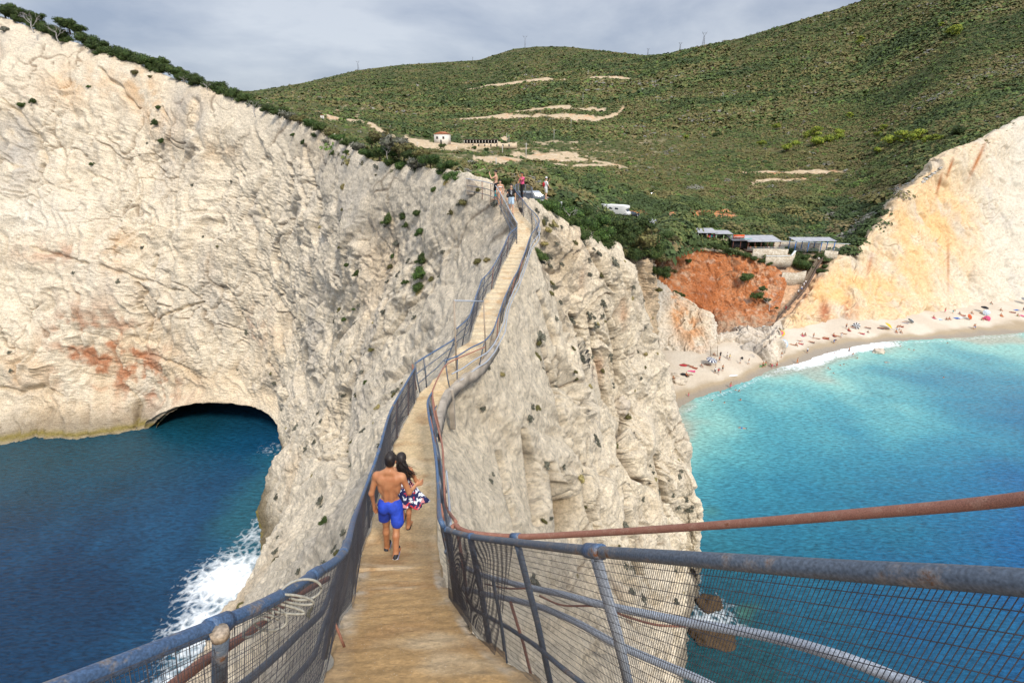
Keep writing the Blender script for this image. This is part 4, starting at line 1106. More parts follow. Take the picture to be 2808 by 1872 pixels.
# left railing of the top flight and the platform
r4 = empty('railing', tuple(LE[27])); tag(r4, 'pale grey three-rail railing curving from the top stairs to the rock block', 'railing')
top4 = curve3([R1(1418.5, 612), R1(1402, 585), P(1382, 548, 31), P(1362, 513, 32.3), P(1351, 505, 33), P(1326, 498, 34.2), P(1278, 490, 35.5)], 80)
bot4 = top4 + np.array([0, -.05, -1.05])
railing(r4, rel(top4, r4), rel(bot4, r4), (.01, .2, .4, .62, .72, .86, .99), (.4, .75), mat=M_GALV, side=-1, pr=.024, tr=.026, rr=.022)
mb = MB(); k = 34; wire_mesh(mb, rel(top4, r4)[:k], rel(bot4, r4)[:k], .06, 10, .0022, 77, side=-1); mb.build('wire_mesh', M_WIRE, r4)

# right railing beside the camera
r5 = empty('railing', tuple(RE[7])); tag(r5, 'thick blue pipe railing with dark wire mesh across the lower right foreground', 'railing')
top5 = curve3([P(3700, 1690, .62), P(2808, 1597, .9), P(2300, 1562, 1.22), P(1900, 1532, 1.65), P(1628, 1510, 2.3), P(1420, 1487, 3.3), P(1291, 1470, 4.25), P(1220, 1450, 4.95)], 180)
bot5 = np.array([edge_at(RE, max(p[1] + .02, .1)) + np.array([.0, 0, .0]) for p in top5]); 
bot5[:, 0] = np.maximum(bot5[:, 0], np.minimum(top5[:, 0] - .12, bot5[:, 0] + .2))
T5 = rel(top5, r5); B5 = rel(bot5, r5)
MB().tube(T5, .0245, 18).build('handrail', M_DULL, r5, smooth=True)
mb = MB(); wire_mesh(mb, T5 + np.array([0, 0, -.012]), B5, .0135, 27, .00125, 31, bulge=.03)
sel = slice(128, 180); wire_mesh(mb, T5[sel] + np.array([-.03, 0, -.02]), B5[sel] + np.array([-.04, 0, 0]), .015, 26, .0013, 37, bulge=.06)
mb.build('wire_mesh', M_WIRE, r5)
for f, s_ in ((1628, .034), (1291, .030), (1226, .030)):
    k = np.argmin(np.abs(px_of(top5)[0] - f)); kk_ = max(1, int(2 if f == 1628 else 1))
    MB().tube(T5[k - kk_:k + kk_ + 1], s_, 18).build('collar', M_BLUE, r5, smooth=True)
for (x0, y0, z0, x1, y1, z1, r_, m_) in ((1632, 1518, 2.32, 1735, 1930, 2.9, .027, M_GALV), (1421, 1498, 3.3, 1512, 1885, 3.9, .022, M_DULL), (1291, 1478, 4.25, 1345, 1782, 4.75, .026, M_DULL),
        (1256, 1468, 4.7, 1282, 1650, 5.0, .016, M_RUST), (1352, 1590, 3.95, 1388, 1815, 4.2, .014, M_DULL), (1232, 1462, 4.9, 1248, 1660, 5.2, .022, M_DULL), (1400, 1650, 3.9, 1462, 1872, 4.1, .012, M_RUST)):
    a = rel(P(x0, y0, z0), r5); b = rel(P(x1, y1, z1), r5)
    MB().tube(np.stack([a, (a + b) / 2 + np.array([.01, 0, 0]), b]), r_, 12).build('post', m_, r5, smooth=True)
for pts, r_, m_ in (([(1262, 1548, 5.0), (1320, 1575, 4.5), (1444, 1608, 3.8), (1536, 1627, 3.35), (1640, 1654, 3.0), (1876, 1703, 2.5), (2093, 1741, 2.15), (2286, 1794, 1.85), (2479, 1867, 1.65), (2600, 1920, 1.5)], .021, M_GALV),
        ([(1268, 1612, 4.9), (1340, 1630, 4.3), (1459, 1656, 3.7), (1574, 1702, 3.2), (1673, 1756, 2.9), (1765, 1798, 2.7), (1900, 1855, 2.45), (2000, 1905, 2.3)], .021, M_GALV),
        ([(1300, 1670, 4.7), (1383, 1714, 4.2), (1459, 1762, 3.8), (1536, 1826, 3.4), (1600, 1875, 3.2), (1650, 1920, 3.0)], .016, M_DULL),
        ([(1330, 1600, 4.1), (1390, 1612, 3.9), (1445, 1612, 3.7)], .006, M_RUST), ([(1480, 1632, 3.5), (1540, 1658, 3.3), (1640, 1662, 3.0), (1720, 1690, 2.8), (1800, 1712, 2.6), (1880, 1716, 2.5)], .006, M_RUST)):
    MB().tube(rel(curve3([P(*q) for q in pts], 50), r5), r_, 12).build('rail', m_, r5, smooth=True)
# rusty outer pipe
r6 = empty('pipe', tuple(P(1413, 1471, 4.6))); tag(r6, 'long rusty pipe running above the blue handrail across the right side', 'pipe')
top6 = curve3([P(3300, 1270, 1.5), P(2808, 1366, 1.95), P(2300, 1413, 2.55), P(1900, 1444, 3.3), P(1600, 1463, 4.1), P(1413, 1471, 4.6), P(1300, 1462, 4.9), P(1262, 1450, 5.1), P(1250, 1440, 5.2), P(1238, 1446, 5.2)], 120)
MB().tube(rel(top6, r6), .026, 14).build('tube', M_RUST, r6, smooth=True)
k = np.argmin(np.abs(px_of(top6)[0] - 1413)); MB().tube(rel(top6, r6)[k - 1:k + 2], .034, 14).build('collar', M_BLUE, r6, smooth=True)
a = rel(P(1413, 1474, 4.62), r6); b = rel(P(1416, 1500, 4.9), r6); MB().seg(a, b, .02, 10).build('post', M_RUST, r6, smooth=True)
# right railing along the saddle
r7 = empty('railing', tuple(RE[11])); tag(r7, 'bright blue handrail with grey mesh along the right edge of the level path', 'railing')
top7 = curve3([P(1220, 1450, 4.95), R1(1208, 1425), R1(1204, 1400), R1(1202, 1345), R1(1197, 1272), R1(1187, 1197), R1(1176, 1140), R1(1173, 1101), R1(1184, 1077)], 120)
bot7 = np.array([[p[0] + .16, p[1] - .1, np.interp(p[1] - .1, RE[:, 1], RE[:, 2])] for p in top7])
railing(r7, rel(top7, r7), rel(bot7, r7), (.1, .3, .45, .6, .75, .9, .98), (.35,), side=1, mesh=[(.015, 22, .0016)])
# outer rusty upright pipes beside it
c = [P(1250, 1430, 5.3), R1(1222, 1380, .9), R1(1217, 1300, .9), R1(1213, 1225, .9), R1(1203, 1180, .9), R1(1190, 1130, .9), R1(1186, 1079, 1.0), R1(1190, 1061), R1(1208, 1022), R1(1225, 999), R1(1256, 982), R1(1330, 951)]
MB().tube(rel(curve3(c, 90), r7), .02, 8).build('rail', M_RUST, r7, smooth=True)
c = [R1(1236, 1440, .8), R1(1229, 1340, .8), R1(1224, 1290, .8)]
MB().tube(rel(curve3(c, 20), r7), .016, 8).build('rail', M_GALV, r7, smooth=True)
# right railing of the landing and the stairs
r8 = empty('railing', tuple(RE[18])); tag(r8, 'long grey railing with mesh and white lower rails along the right of the stairs', 'railing')
top8 = curve3([R1(1218, 990), R1(1238, 982), R1(1256, 975), R1(1290, 954), R1(1330, 933), R1(1352, 905), R1(1366, 868), R1(1381, 823), R1(1391, 800), R1(1407, 765), R1(1419, 744), R1(1430, 716), R1(1440, 690), R1(1457, 643), R1(1475, 620), R1(1478, 603), R1(1469, 588), R1(1447, 566), R1(1435, 550), P(1413, 522, 31.5), P(1407, 508, 31.8)], 220)
bot8 = np.array([[max(np.interp(p[1], RE[:, 1], RE[:, 0]) + .04, p[0] - .25), p[1] - .02, p[2] - 1.02] for p in top8])
railing(r8, rel(top8, r8), rel(bot8, r8), (.01, .1, .2, .3, .38, .47, .56, .65, .74, .83, .91, .99), (), side=1, mesh=[(.05, 11, .0021)], pr=.02, tr=.023)
for f, o_ in ((.42, .16), (.75, .22)):
    c = top8 * (1 - f) + bot8 * f + np.array([o_, 0, 0]); MB().tube(rel(c, r8)[:190], .022, 8).build('rail', M_GALV, r8, smooth=True)
# metal frame standing over the landing
rg = empty('metal_frame', tuple(D(1290, 985))); tag(rg, 'rusty goalpost-like pipe frame standing over the landing', 'frame')
a, b = P(1252, 1015, 16.9), P(1333, 990, 18.0); at_, bt = P(1245, 824, 16.3), P(1326, 826, 17.2)
for u, v in ((a, at_), (b, bt)): MB().seg(rel(u, rg), rel(v, rg), .026, 8).build('post', M_TAN, rg, smooth=True)
MB().seg(rel(at_, rg), rel(bt, rg), .024, 8).build('crossbar', M_GALV, rg, smooth=True)
# rope looped round the left handrail
rp = empty('rope', tuple(R1(755, 1641))); tag(rp, 'pale rope knotted round the left handrail above the mesh', 'rope')
M_ROPE = flat('rope_fibre', (.36, .34, .28), rough=.95, noise=.3, nscale=80)
q0 = np.array(rp.location)
for s_ in range(5):
    u = np.linspace(0, 2 * np.pi * 1.05, 26); ph = s_ * .7
    off = np.array([-.03 + .022 * s_, -.12 + .05 * s_, -.03])
    c = np.stack([np.cos(u + ph) * (.035 + .03 * (s_ > 1)), np.cos(u + ph) * .04 + u * .006, np.sin(u) * (.036 + .035 * (s_ > 0)) - .035 * (s_ > 0)], 1) + off
    MB().tube(c, .0055, 6).build('strand', M_ROPE, rp, smooth=True)
# broken bar stub on the left edge
rb_ = MB(); a = D(943, 1765); rb_.tube(np.stack([a + np.array([0, 0, -.03]), a + np.array([-.02, .0, .1]), a + np.array([-.05, .02, .2])]), .011, 6)
tag(rb_.build('iron_stub', M_RUST, None, smooth=True, origin=a), 'short rusty iron stub sticking out of the left path edge', 'iron bar').location = tuple(a)
# concrete beam and prop under the right of the landing
M_CONC = flat('old_concrete', (.36, .31, .25), rough=.95, noise=.45, nscale=3.5, bump=.8)
mb = MB()
bm_pts = [(1200, 1190, 1210, 1165), (1219, 1078, 1240, 1082), (1240, 1060, 1252, 1078)]
a = [P(1203, 1185, 12.6), P(1219, 1110, 14.2), P(1236, 1072, 15.4), P(1280, 1030, 16.2), P(1325, 1000, 17.0), P(1368, 935, 18.6)]
cc_ = curve3(a, 40); w_ = np.array([.03, 0, -.34])
ins = cc_ + np.array([-.16, .06, 0])
V = np.concatenate([ins, cc_, cc_ + w_, ins + w_]); n_ = len(cc_); i = np.arange(n_ - 1)
V += (fbm(V * 2.2, 4, 881) * .09)[:, None] * np.array([.4, .4, 1])
F = np.concatenate([np.stack([i + n_ * a_, i + n_ * a_ + 1, i + n_ * b_ + 1, i + n_ * b_], 1) for a_, b_ in ((0, 1), (1, 2), (2, 3))])
mb.add(V, F)
bmo = mb.build('concrete_beam', M_CONC, None, origin=cc_[20]); bmo.location = tuple(cc_[20]); tag(bmo, 'worn concrete edge beam under the right side of the landing', 'beam')
mb = MB(); a = P(1237, 1075, 15.6); b = P(1242, 1165, 15.9); mb.box((a + b) / 2, (.16, .16, np.linalg.norm(a - b) + .3))
po = mb.build('concrete_prop', M_CONC, None, origin=(a + b) / 2, bevel=.01); po.location = tuple((a + b) / 2); tag(po, 'upright concrete prop below the landing beam', 'prop')
# ------------------------------------------------------------------ vegetation
def leaf_mat(name, rough=.75, spec=.25, trans=.0):
    m, N, L, b = new_mat(name)
    b.inputs['Roughness'].default_value = rough; b.inputs['Specular IOR Level'].default_value = spec
    at = N.new('ShaderNodeAttribute'); at.attribute_name = 'col'
    oi = N.new('ShaderNodeObjectInfo')
    mr = N.new('ShaderNodeMapRange'); mr.inputs['To Min'].default_value = .75; mr.inputs['To Max'].default_value = 1.3; L.new(oi.outputs['Random'], mr.inputs['Value'])
    vm = N.new('ShaderNodeVectorMath'); vm.operation = 'SCALE'; L.new(at.outputs['Color'], vm.inputs[0]); L.new(mr.outputs[0], vm.inputs['Scale'])
    L.new(vm.outputs[0], b.inputs['Base Color'])
    return m
M_LEAF = leaf_mat('foliage')
M_BARK = flat('bark', (.12, .09, .065), rough=.95, noise=.35, nscale=6, bump=.6)
M_DEAD = flat('bleached_wood', (.42, .39, .36), rough=.9, noise=.25, nscale=6)

def leaf_quads(C, N_, size, r, asp=.55):
    """quads centred on C facing N_, random twist"""
    n = len(C)
    a = np.cross(N_, r.normal(size=(n, 3))); a /= np.linalg.norm(a, axis=1, keepdims=True) + 1e-9
    b = np.cross(N_, a)
    s = (size * r.uniform(.6, 1.3, n))[:, None]
    V = np.stack([C - a * s, C - b * s * asp, C + a * s, C + b * s * asp], 1)
    return V.reshape(-1, 3), np.arange(n * 4).reshape(n, 4)

def crown(blobs, nleaf, leaf, cols, seed, flat_=.0, up=.35):
    """leaf clumps spread over and through a set of blobs (x,y,z,rx,ry,rz)"""
    r = np.random.default_rng(seed)
    B = np.array(blobs, float); w = (B[:, 3] * B[:, 4] + B[:, 3] * B[:, 5]); w /= w.sum()
    k = r.choice(len(B), nleaf, p=w)
    d = r.normal(size=(nleaf, 3)); d[:, 2] = d[:, 2] * .9 + up * .8; d /= np.linalg.norm(d, axis=1, keepdims=True)
    rad = r.uniform(.45, 1.0, nleaf) ** .5
    c0 = fbm((B[k, :3] + d * B[k, 3:] * 1.0).astype(np.float32) * (1.6 / B[:, 3].mean()), 2, seed)
    rad = rad * (1 + .22 * c0)
    C = B[k, :3] + d * B[k, 3:6] * rad[:, None]
    n = d + r.normal(size=(nleaf, 3)) * .55; n /= np.linalg.norm(n, axis=1, keepdims=True)
    V, F = leaf_quads(C, n, leaf, r)
    cols = np.array(cols, float); nleaf = len(C); ci = r.integers(0, len(cols), nleaf)
    cl = (c0 + r.normal(size=nleaf) * .25)
    idx = np.clip(((cl + .6) / 1.2 * len(cols)).astype(int), 0, len(cols) - 1)
    c = cols[np.where(r.random(nleaf) < .3, ci, idx)] * r.uniform(.65, 1.3, (nleaf, 1))
    return V, F, np.repeat(c, 4, 0)

GREENS = [(.028, .048, .014), (.042, .072, .018), (.060, .090, .022), (.085, .11, .030)]
LUSH = [(.022, .045, .012), (.036, .072, .016), (.058, .105, .022), (.09, .145, .032)]
OLIVE = [(.06, .06, .022), (.10, .095, .032), (.15, .13, .045), (.07, .05, .022)]
YELL = [(.07, .11, .018), (.15, .20, .025), (.26, .30, .035), (.34, .36, .05)]
GREYG = [(.085, .085, .06), (.12, .12, .09), (.17, .165, .13), (.07, .075, .045)]
STRAW = [(.24, .19, .085), (.30, .25, .10), (.18, .15, .07), (.34, .30, .12)]

_bm = bmesh.new(); bmesh.ops.create_icosphere(_bm, subdivisions=2, radius=1); _iv = np.array([q.co[:] for q in _bm.verts]); _if = np.array([[w.index for w in f.verts] for f in _bm.faces]); _bm.free()
def make_crown_mesh(name, blobs, n, leaf, cols, seed, core=.6, **kw):
    V, F, c = crown(blobs, n, leaf, cols, seed, **kw)
    Fi = []; Vi = []; off = len(V); mid = np.array(cols, float)[1]
    for k, b_ in enumerate(blobs):
        d_ = 1 + .3 * fbm((_iv * 2.1 + seed + k).astype(np.float32), 3, seed); Vi.append(np.array(b_[:3]) + _iv * d_[:, None] * np.array(b_[3:]) * core); Fi.append(_if + off); off += len(_iv)
    Vi = np.concatenate(Vi); V = np.concatenate([V, Vi]); c = np.concatenate([c, np.ones((len(Vi), 1)) * mid]); F = [F, np.concatenate(Fi)]
    return np_mesh(name, V, F, M_LEAF, smooth=False, attrs={'col': c}, obj=False)
def rblobs(seed, n=9, spread=.8, rr=(.24, .5), zs=.8):
    r = np.random.default_rng(seed); out = [(0, 0, .4, .52, .52, .42)]
    for i in range(n):
        a = r.uniform(0, 6.28); q = r.uniform(.25, 1) * spread; s = r.uniform(*rr)
        out.append((math.cos(a) * q, math.sin(a) * q, r.uniform(.25, .75) * zs + .05, s, s, s * r.uniform(.6, .9)))
    return out
def trunk_mesh(seed, h=.6, r0=.07, nb=4):
    r = np.random.default_rng(seed); mb = MB()
    mb.tube(curve3([(0, 0, -.25), (r.uniform(-.04, .04), 0, .1), (r.uniform(-.08, .08), r.uniform(-.08, .08), h)], 7), np.linspace(r0, r0 * .4, 7), 6)
    for i in range(nb):
        a = r.uniform(0, 6.28); z = r.uniform(.1, h * .8); e = r.uniform(.3, .55)
        mb.tube(curve3([(0, 0, z), (math.cos(a) * e * .5, math.sin(a) * e * .5, z + .18), (math.cos(a) * e, math.sin(a) * e, z + .38)], 5), np.linspace(r0 * .5, r0 * .15, 5), 5)
    return mb
def mb_mesh(mb, name, mat, smooth=True):
    return np_mesh(name, np.concatenate(mb.V), [np.concatenate(f) for f in mb.F.values()], mat, smooth=smooth, obj=False)

CR = {}
for k, cols, n, leaf, cnt in (('green', GREENS, 2200, .055, 5), ('lush', LUSH, 2400, .05, 4), ('olive', OLIVE, 900, .06, 3), ('yellow', YELL, 900, .065, 3), ('grey', GREYG, 500, .10, 3), ('straw', STRAW, 500, .085, 2)):
    CR[k] = [make_crown_mesh('crown', rblobs(1000 + 31 * i + len(k)), n, leaf, cols, 50 + i) for i in range(cnt)]
TR = [mb_mesh(trunk_mesh(70 + i), 'trunk', M_BARK) for i in range(3)]

ORD = ['first', 'second', 'third', 'fourth', 'fifth', 'sixth', 'seventh', 'eighth', 'ninth', 'tenth', 'eleventh', 'twelfth', 'thirteenth', 'fourteenth', 'fifteenth', 'sixteenth', 'seventeenth', 'eighteenth', 'nineteenth', 'twentieth'] + ['twenty-' + s for s in ['first', 'second', 'third', 'fourth', 'fifth', 'sixth', 'seventh', 'eighth', 'ninth']] + ['thirtieth', 'thirty-first', 'thirty-second', 'thirty-third', 'thirty-fourth', 'thirty-fifth']
RANK = {}
def rank(key):
    RANK[key] = RANK.get(key, -1) + 1
    return ORD[RANK[key]]
def plant(kind, name, p, r, label, cat='shrub', group=None, rz=None, zs=1.0, tilt=None, trunk=True, sink=.12):
    o = empty(name, (p[0], p[1], p[2] - r * sink), random.uniform(0, 6.28) if rz is None else rz)
    o.scale = (r * random.uniform(.9, 1.1), r * random.uniform(.9, 1.1), r * zs)
    tag(o, label, cat, group)
    c = bpy.data.objects.new('crown', random.choice(CR[kind])); link(c, o)
    if trunk:
        t = bpy.data.objects.new('trunk', random.choice(TR)); link(t, o)
    return o

def single(kind, name, p, r, label, cat, group=None, zs=1.0, nrm=None):
    """small cushion: one mesh, no stem shows"""
    o = bpy.data.objects.new(name, random.choice(CR[kind])); o.location = (p[0], p[1], p[2]); link(o)
    o.rotation_euler = (0, 0, random.uniform(0, 6.28))
    if nrm is not None:
        v = (Vector(nrm) + Vector((0, 0, .6))).normalized(); o.rotation_mode = 'QUATERNION'; o.rotation_quaternion = v.to_track_quat('Z', 'Y') @ Matrix.Rotation(random.uniform(0, 6.28), 3, 'Z').to_quaternion()
        o.location = tuple(np.array(p) - np.array(nrm) * r * .15)
    o.scale = (r, r, r * zs); tag(o, label, cat, group); return o

SURF = [(SA, px_of(SA), depth_at(SA), nA), (SB, px_of(SB), depth_at(SB), nB)]
def surf(x, y, rad=5):
    best = None
    for S_, (qx, qy), qz, nn in SURF:
        m = (np.abs(qx - x) < rad) & (np.abs(qy - y) < rad) & (qz > .5)
        if m.any():
            ii = np.argwhere(m); zz = qz[m]; j = np.argmin(zz)
            if best is None or zz[j] < best[2]: best = (S_[tuple(ii[j])].copy(), nn[tuple(ii[j])].copy(), zz[j])
    return best

# shrubs rooted in the ridge and the big cliff, each where the rock carries it
G1 = 'green shrubs rooted in the pale rock faces'
RID = [(1064, 600, 25, 'green', 'two-tone green shrub on the slope left of the upper stairs, largest of its row'), (1104, 596, 17, 'green', 'dark shrub slanting on the rock right of the largest slope shrub'), (1112, 621, 15, 'green', 'low green shrub just under the slanting slope shrub'),
 (1141, 583, 17, 'green', 'tall narrow green shrub on the slope beside the top stairs'), (1151, 634, 20, 'lush', 'bright green shrub with dead twigs halfway up the left slope'), (1157, 706, 25, 'green', 'upper of three round shrubs in a column left of the middle stairs'),
 (1155, 746, 27, 'lush', 'middle of three round shrubs in a column left of the middle stairs'), (1151, 790, 20, 'green', 'lowest of three round shrubs in a column left of the middle stairs'), (1108, 778, 11, 'green', 'small dark shrub left of the column of three shrubs'),
 (1070, 727, 12, 'olive', 'olive shrub on the slope left of the column of three shrubs'), (977, 747, 13, 'green', 'small round shrub alone on the pale slope'), (1087, 672, 13, 'grey', 'grey shrub between the upper slope shrubs'), (1189, 516, 13, 'green', 'thin dark shrub lying across the rock below the left crest'),
 (1074, 697, 9, 'green', 'tiny dark shrub above the olive slope shrub'), (947, 727, 10, 'green', 'tiny dark shrub on the far left of the slope'), (1480, 697, 26, 'green', 'big dark green shrub hugging the right of the stairs'), (1506, 627, 15, 'straw', 'straw coloured bush on the right crest beside the stairs'),
 (1491, 672, 15, 'straw', 'straw coloured bush just above the big shrub right of the stairs'), (1334, 712, 14, 'straw', 'yellow bush on the left slope close to the middle stairs'), (1310, 714, 16, 'olive', 'brown bush beside the yellow bush left of the stairs'), (1236, 585, 14, 'olive', 'brown bush on the rocks below the left railing'),
 (1268, 551, 19, 'olive', 'wide brown bush on the bare ground below the three-rail railing'), (1378, 1022, 12, 'straw', 'small yellow-green cushion right of the landing beam'), (1340, 1005, 10, 'grey', 'grey cushion at the foot of the metal frame'), (1327, 1120, 10, 'grey', 'grey cushion on the rock below the concrete prop'),
 (1538, 826, 10, 'grey', 'grey cushion high on the right face'), (947, 880, 10, 'green', 'small green shrub low on the left slope'), (966, 851, 6, 'lush', 'tiny bright shrub low on the left slope'), (1580, 1022, 9, 'olive', 'upper of two brown tufts in the middle of the right face'), (1580, 1043, 9, 'olive', 'lower of two brown tufts in the middle of the right face'),
 (1714, 1140, 14, 'olive', 'moss green shrub in the big crack of the right face'), (1016, 962, 12, 'olive', 'pair of brown tufts above the left path railing'), (940, 1086, 9, 'grey', 'grey tuft beside the brown gully on the left slope'), (998, 1043, 8, 'green', 'dark tuft in the crack above the left gully'),
 (423, 340, 14, 'green', 'dark shrub high on the big cliff below the orange streak'), (440, 391, 10, 'green', 'oval green shrub on the big cliff under the dark one'), (440, 291, 9, 'green', 'small dark shrub beside the orange streak on the big cliff'), (55, 291, 14, 'green', 'dark shrub on the grey bulge at the far left'),
 (98, 281, 13, 'green', 'second dark shrub on the grey bulge at the far left'), (370, 196, 13, 'olive', 'brown shrub just below the cliff-top trees'), (827, 389, 10, 'green', 'dark shrub high on the cliff near the crest'), (910, 423, 11, 'green', 'hanging dark shrub under the crest bushes'), (800, 374, 8, 'green', 'small green shrub left of the hanging crest shrub'),
 (251, 455, 7, 'green', 'small dark shrub alone in the middle of the big cliff'), (242, 234, 6, 'lush', 'tiny bright green shrub below the dead tree'), (408, 206, 8, 'olive', 'small brown shrub hanging from the cliff edge'), (19, 77, 12, 'grey', 'grey bush on the cliff edge in the upper left corner'),
 (886, 1424, 15, 'green', 'dark green shrub on the rock left of the couple'), (922, 1518, 14, 'olive', 'olive cushion beside the left handrail bend'), (1210, 690, 9, 'grey', 'small grey cushion on the upper left slope')]
for x, y, rp, kind, lab in RID:
    q = surf(x, y)
    if q is None: continue
    p, n_, z = q; r_ = rp / FPX * z * 1.15
    o = plant(kind, 'shrub', p, r_, lab, 'shrub', G1, zs=1.0, trunk=rp >= 13, sink=.35)
    v = (Vector(n_) * .55 + Vector((0, 0, 1))).normalized(); o.rotation_mode = 'QUATERNION'; o.rotation_quaternion = v.to_track_quat('Z', 'Y')
# dry cushions: nothing tells them apart
cand = []
for S_, (qx, qy), qz, nn in SURF:
    nu_, nv_ = S_.shape[:2]
    ii = rng.integers(0, nu_, 9000); jj = rng.integers(0, nv_, 9000)
    for a, b in zip(ii, jj):
        z = qz[a, b]; x = qx[a, b]; y = qy[a, b]
        if 9 < z < 105 and -20 < x < 1920 and 300 < y < 1700 and S_[a, b, 2] > 9:
            n_ = nn[a, b]; facing = n_ @ (np.array([0, 0, EYE]) - S_[a, b])
            if facing < 0: continue
            if z > 62 and rng.random() < .86: continue
            if x > 1500 and y > 900 and rng.random() < .5: continue
            if dist_poly(np.array([S_[a, b, 0]]), np.array([S_[a, b, 1]]), ((LE + RE) / 2)[1:, :2])[0] < 1.2: continue
            cand.append((S_[a, b], n_, z))
rng.shuffle(cand)
dens = [c for c in cand if vnoise(np.array([c[0] * .11], np.float32), 5)[0] > -.12]
for p, n_, z in dens[:285]:
    r_ = rng.uniform(.17, .45) * (1 + .7 * (z > 60)) * (.6 if z < 24 else 1)
    k = 'grey' if rng.random() < .68 else ('olive' if rng.random() < .5 else 'straw')
    single(k, 'cushion_plant', p, r_, 'small dry cushion plant clinging to the pale limestone slope', 'shrub', 'dry cushion plants dotted over the limestone', zs=.8, nrm=n_)

def crest_z(x):
    return np.interp(x, [0, 162, 275, 389, 474, 566, 683, 744, 800, 870, 998, 1100, 1190, 1266, 1330], [110, 108, 106, 104, 102, 98, 93, 88, 83, 75, 56.5, 48.5, 42.5, 38, 36])
T1 = [(12, 31, 22), (37, 40, 20), (73, 40, 16), (60, 58, 15), (113, 50, 12), (98, 70, 17), (118, 79, 21), (143, 88, 20), (190, 73, 24), (174, 101, 23), (210, 83, 17), (184, 116, 18), (232, 104, 12), (248, 116, 23), (268, 132, 21), (291, 147, 20), (337, 151, 25), (361, 161, 23), (407, 173, 25), (438, 175, 21), (430, 196, 17), (462, 192, 16), (490, 201, 22), (506, 216, 18), (528, 214, 14), (545, 228, 20), (588, 244, 23), (615, 256, 16), (649, 262, 22), (675, 273, 19), (704, 290, 16)]
_s = sorted(T1); T1 = _s + [((a[0] + b[0]) / 2 + 3, (a[1] + b[1]) / 2 + 3, min(a[2], b[2]) * .8) for a, b in zip(_s[:-1], _s[1:]) if b[0] - a[0] > 14]
for i, (x, y, rp) in enumerate(sorted(T1)):
    z = crest_z(x) + 1.5; r_ = rp / FPX * z * 1.5; p = P(x, y + rp * .35, z)
    w_ = ['by the large dead tree', 'by the small dead tree', 'above the orange streak', 'at mid crest', 'near the hill end of the crest'][min(4, int(x / 150))]
    sz = 'broad' if rp > 21 else ('small' if rp < 16 else 'rounded')
    plant('green', 'cliff_tree', p, r_, f'{sz} evergreen {w_}, {rank(sz + w_)} such from the left', 'tree', 'evergreens along the cliff top on the left', sink=.1)
T2 = [(735, 300, 14), (765, 308, 16), (795, 320, 16), (822, 328, 15), (850, 338, 17), (880, 350, 17), (905, 366, 18), (930, 378, 15), (955, 392, 17), (980, 405, 16), (1046, 378, 22), (1018, 388, 17), (1092, 398, 28), (1040, 420, 22), (1076, 418, 25), (1107, 414, 27), (1128, 429, 23), (1165, 424, 19), (1180, 441, 22), (1150, 453, 21), (1107, 456, 19), (1080, 447, 19), (1043, 464, 15), (1010, 425, 17), (1000, 452, 13), (1140, 470, 13), (1085, 474, 11), (960, 420, 12), (900, 392, 9), (868, 372, 10)]
for i, (x, y, rp) in enumerate(sorted(T2)):
    z = crest_z(x) + .8; r_ = rp / FPX * z * 1.7; p = P(x, y + rp * .4, z)
    k = ['green', 'olive', 'green', 'lush', 'grey'][(i * 7) % 5]
    word = {'green': 'dark green', 'olive': 'brownish green', 'lush': 'bright green', 'grey': 'grey twiggy'}[k]
    plant(k, 'crest_shrub', p, r_, f'{word} shrub on the rocky crest left of the railing, {rank(word)} such from the left', 'shrub', 'shrubs along the rocky crest', sink=.15)
for x, y, rp, z, lab in ((1230, 445, 27, 41, 'bright green shrub on the crest just left of the railing end'), (1218, 464, 22, 41.5, 'round green shrub below the bright one left of the railing end'), (1250, 472, 33, 39.5, 'largest bright green shrub at the end of the three-rail railing'), (1264, 484, 20, 38.5, 'small bright shrub tucked behind the railing end block'), (1386, 490, 25, 47, 'round dark green bush behind the bare-chested man'), (1300, 500, 15, 52, 'grey green bush behind the three-rail railing'), (1335, 486, 18, 60, 'low bush seen between the railing and the bare-chested man')):
    plant('lush' if 'bright' in lab else 'green', 'shrub', P(x, y + rp * .7, z), rp / FPX * z * 1.12, lab, 'shrub', sink=.15)
T3 = [(1487, 556, 30, 36), (1504, 572, 28, 37), (1520, 552, 24, 39), (1550, 552, 26, 41), (1563, 578, 32, 40), (1580, 612, 30, 41), (1555, 598, 24, 38.5), (1597, 640, 26, 40.5), (1600, 575, 28, 44), (1640, 604, 32, 46), (1648, 636, 28, 45), (1665, 664, 26, 45), (1625, 655, 20, 42.5), (1665, 590, 22, 50), (1691, 606, 32, 50), (1700, 648, 32, 50), (1715, 628, 30, 53), (1742, 608, 38, 55), (1742, 651, 42, 54), (1768, 666, 36, 57), (1745, 690, 26, 53), (1770, 625, 26, 60), (1793, 651, 24, 62), (1810, 672, 24, 64), (1816, 704, 17, 66), (1702, 690, 18, 49), (1806, 736, 22, 67), (1822, 749, 15, 69), (1795, 692, 22, 62), (1828, 640, 18, 80), (1845, 650, 16, 100), (1800, 790, 12, 70)]
for i, (x, y, rp, z) in enumerate(sorted(T3)):
    r_ = rp / FPX * z * 1.5; k = ['lush', 'green', 'green', 'lush', 'green'][(i * 3) % 5] if x < 1700 else ['green', 'olive', 'green'][i % 3]
    word = {'green': 'dense dark', 'olive': 'brown-tinged', 'lush': 'glossy green'}[k]
    where = 'beside the car park rocks' if x < 1560 else ('above the ribbed right face' if x < 1680 else ('over the tan rock wall' if x < 1790 else 'at the corner above the red cliff'))
    plant(k, 'headland_shrub', P(x, y + rp * .72, z), r_, f'{word} headland shrub {where}, {rank(word + where)} such from the left', 'shrub', 'dense shrubs on the headland right of the stairs', sink=.12)
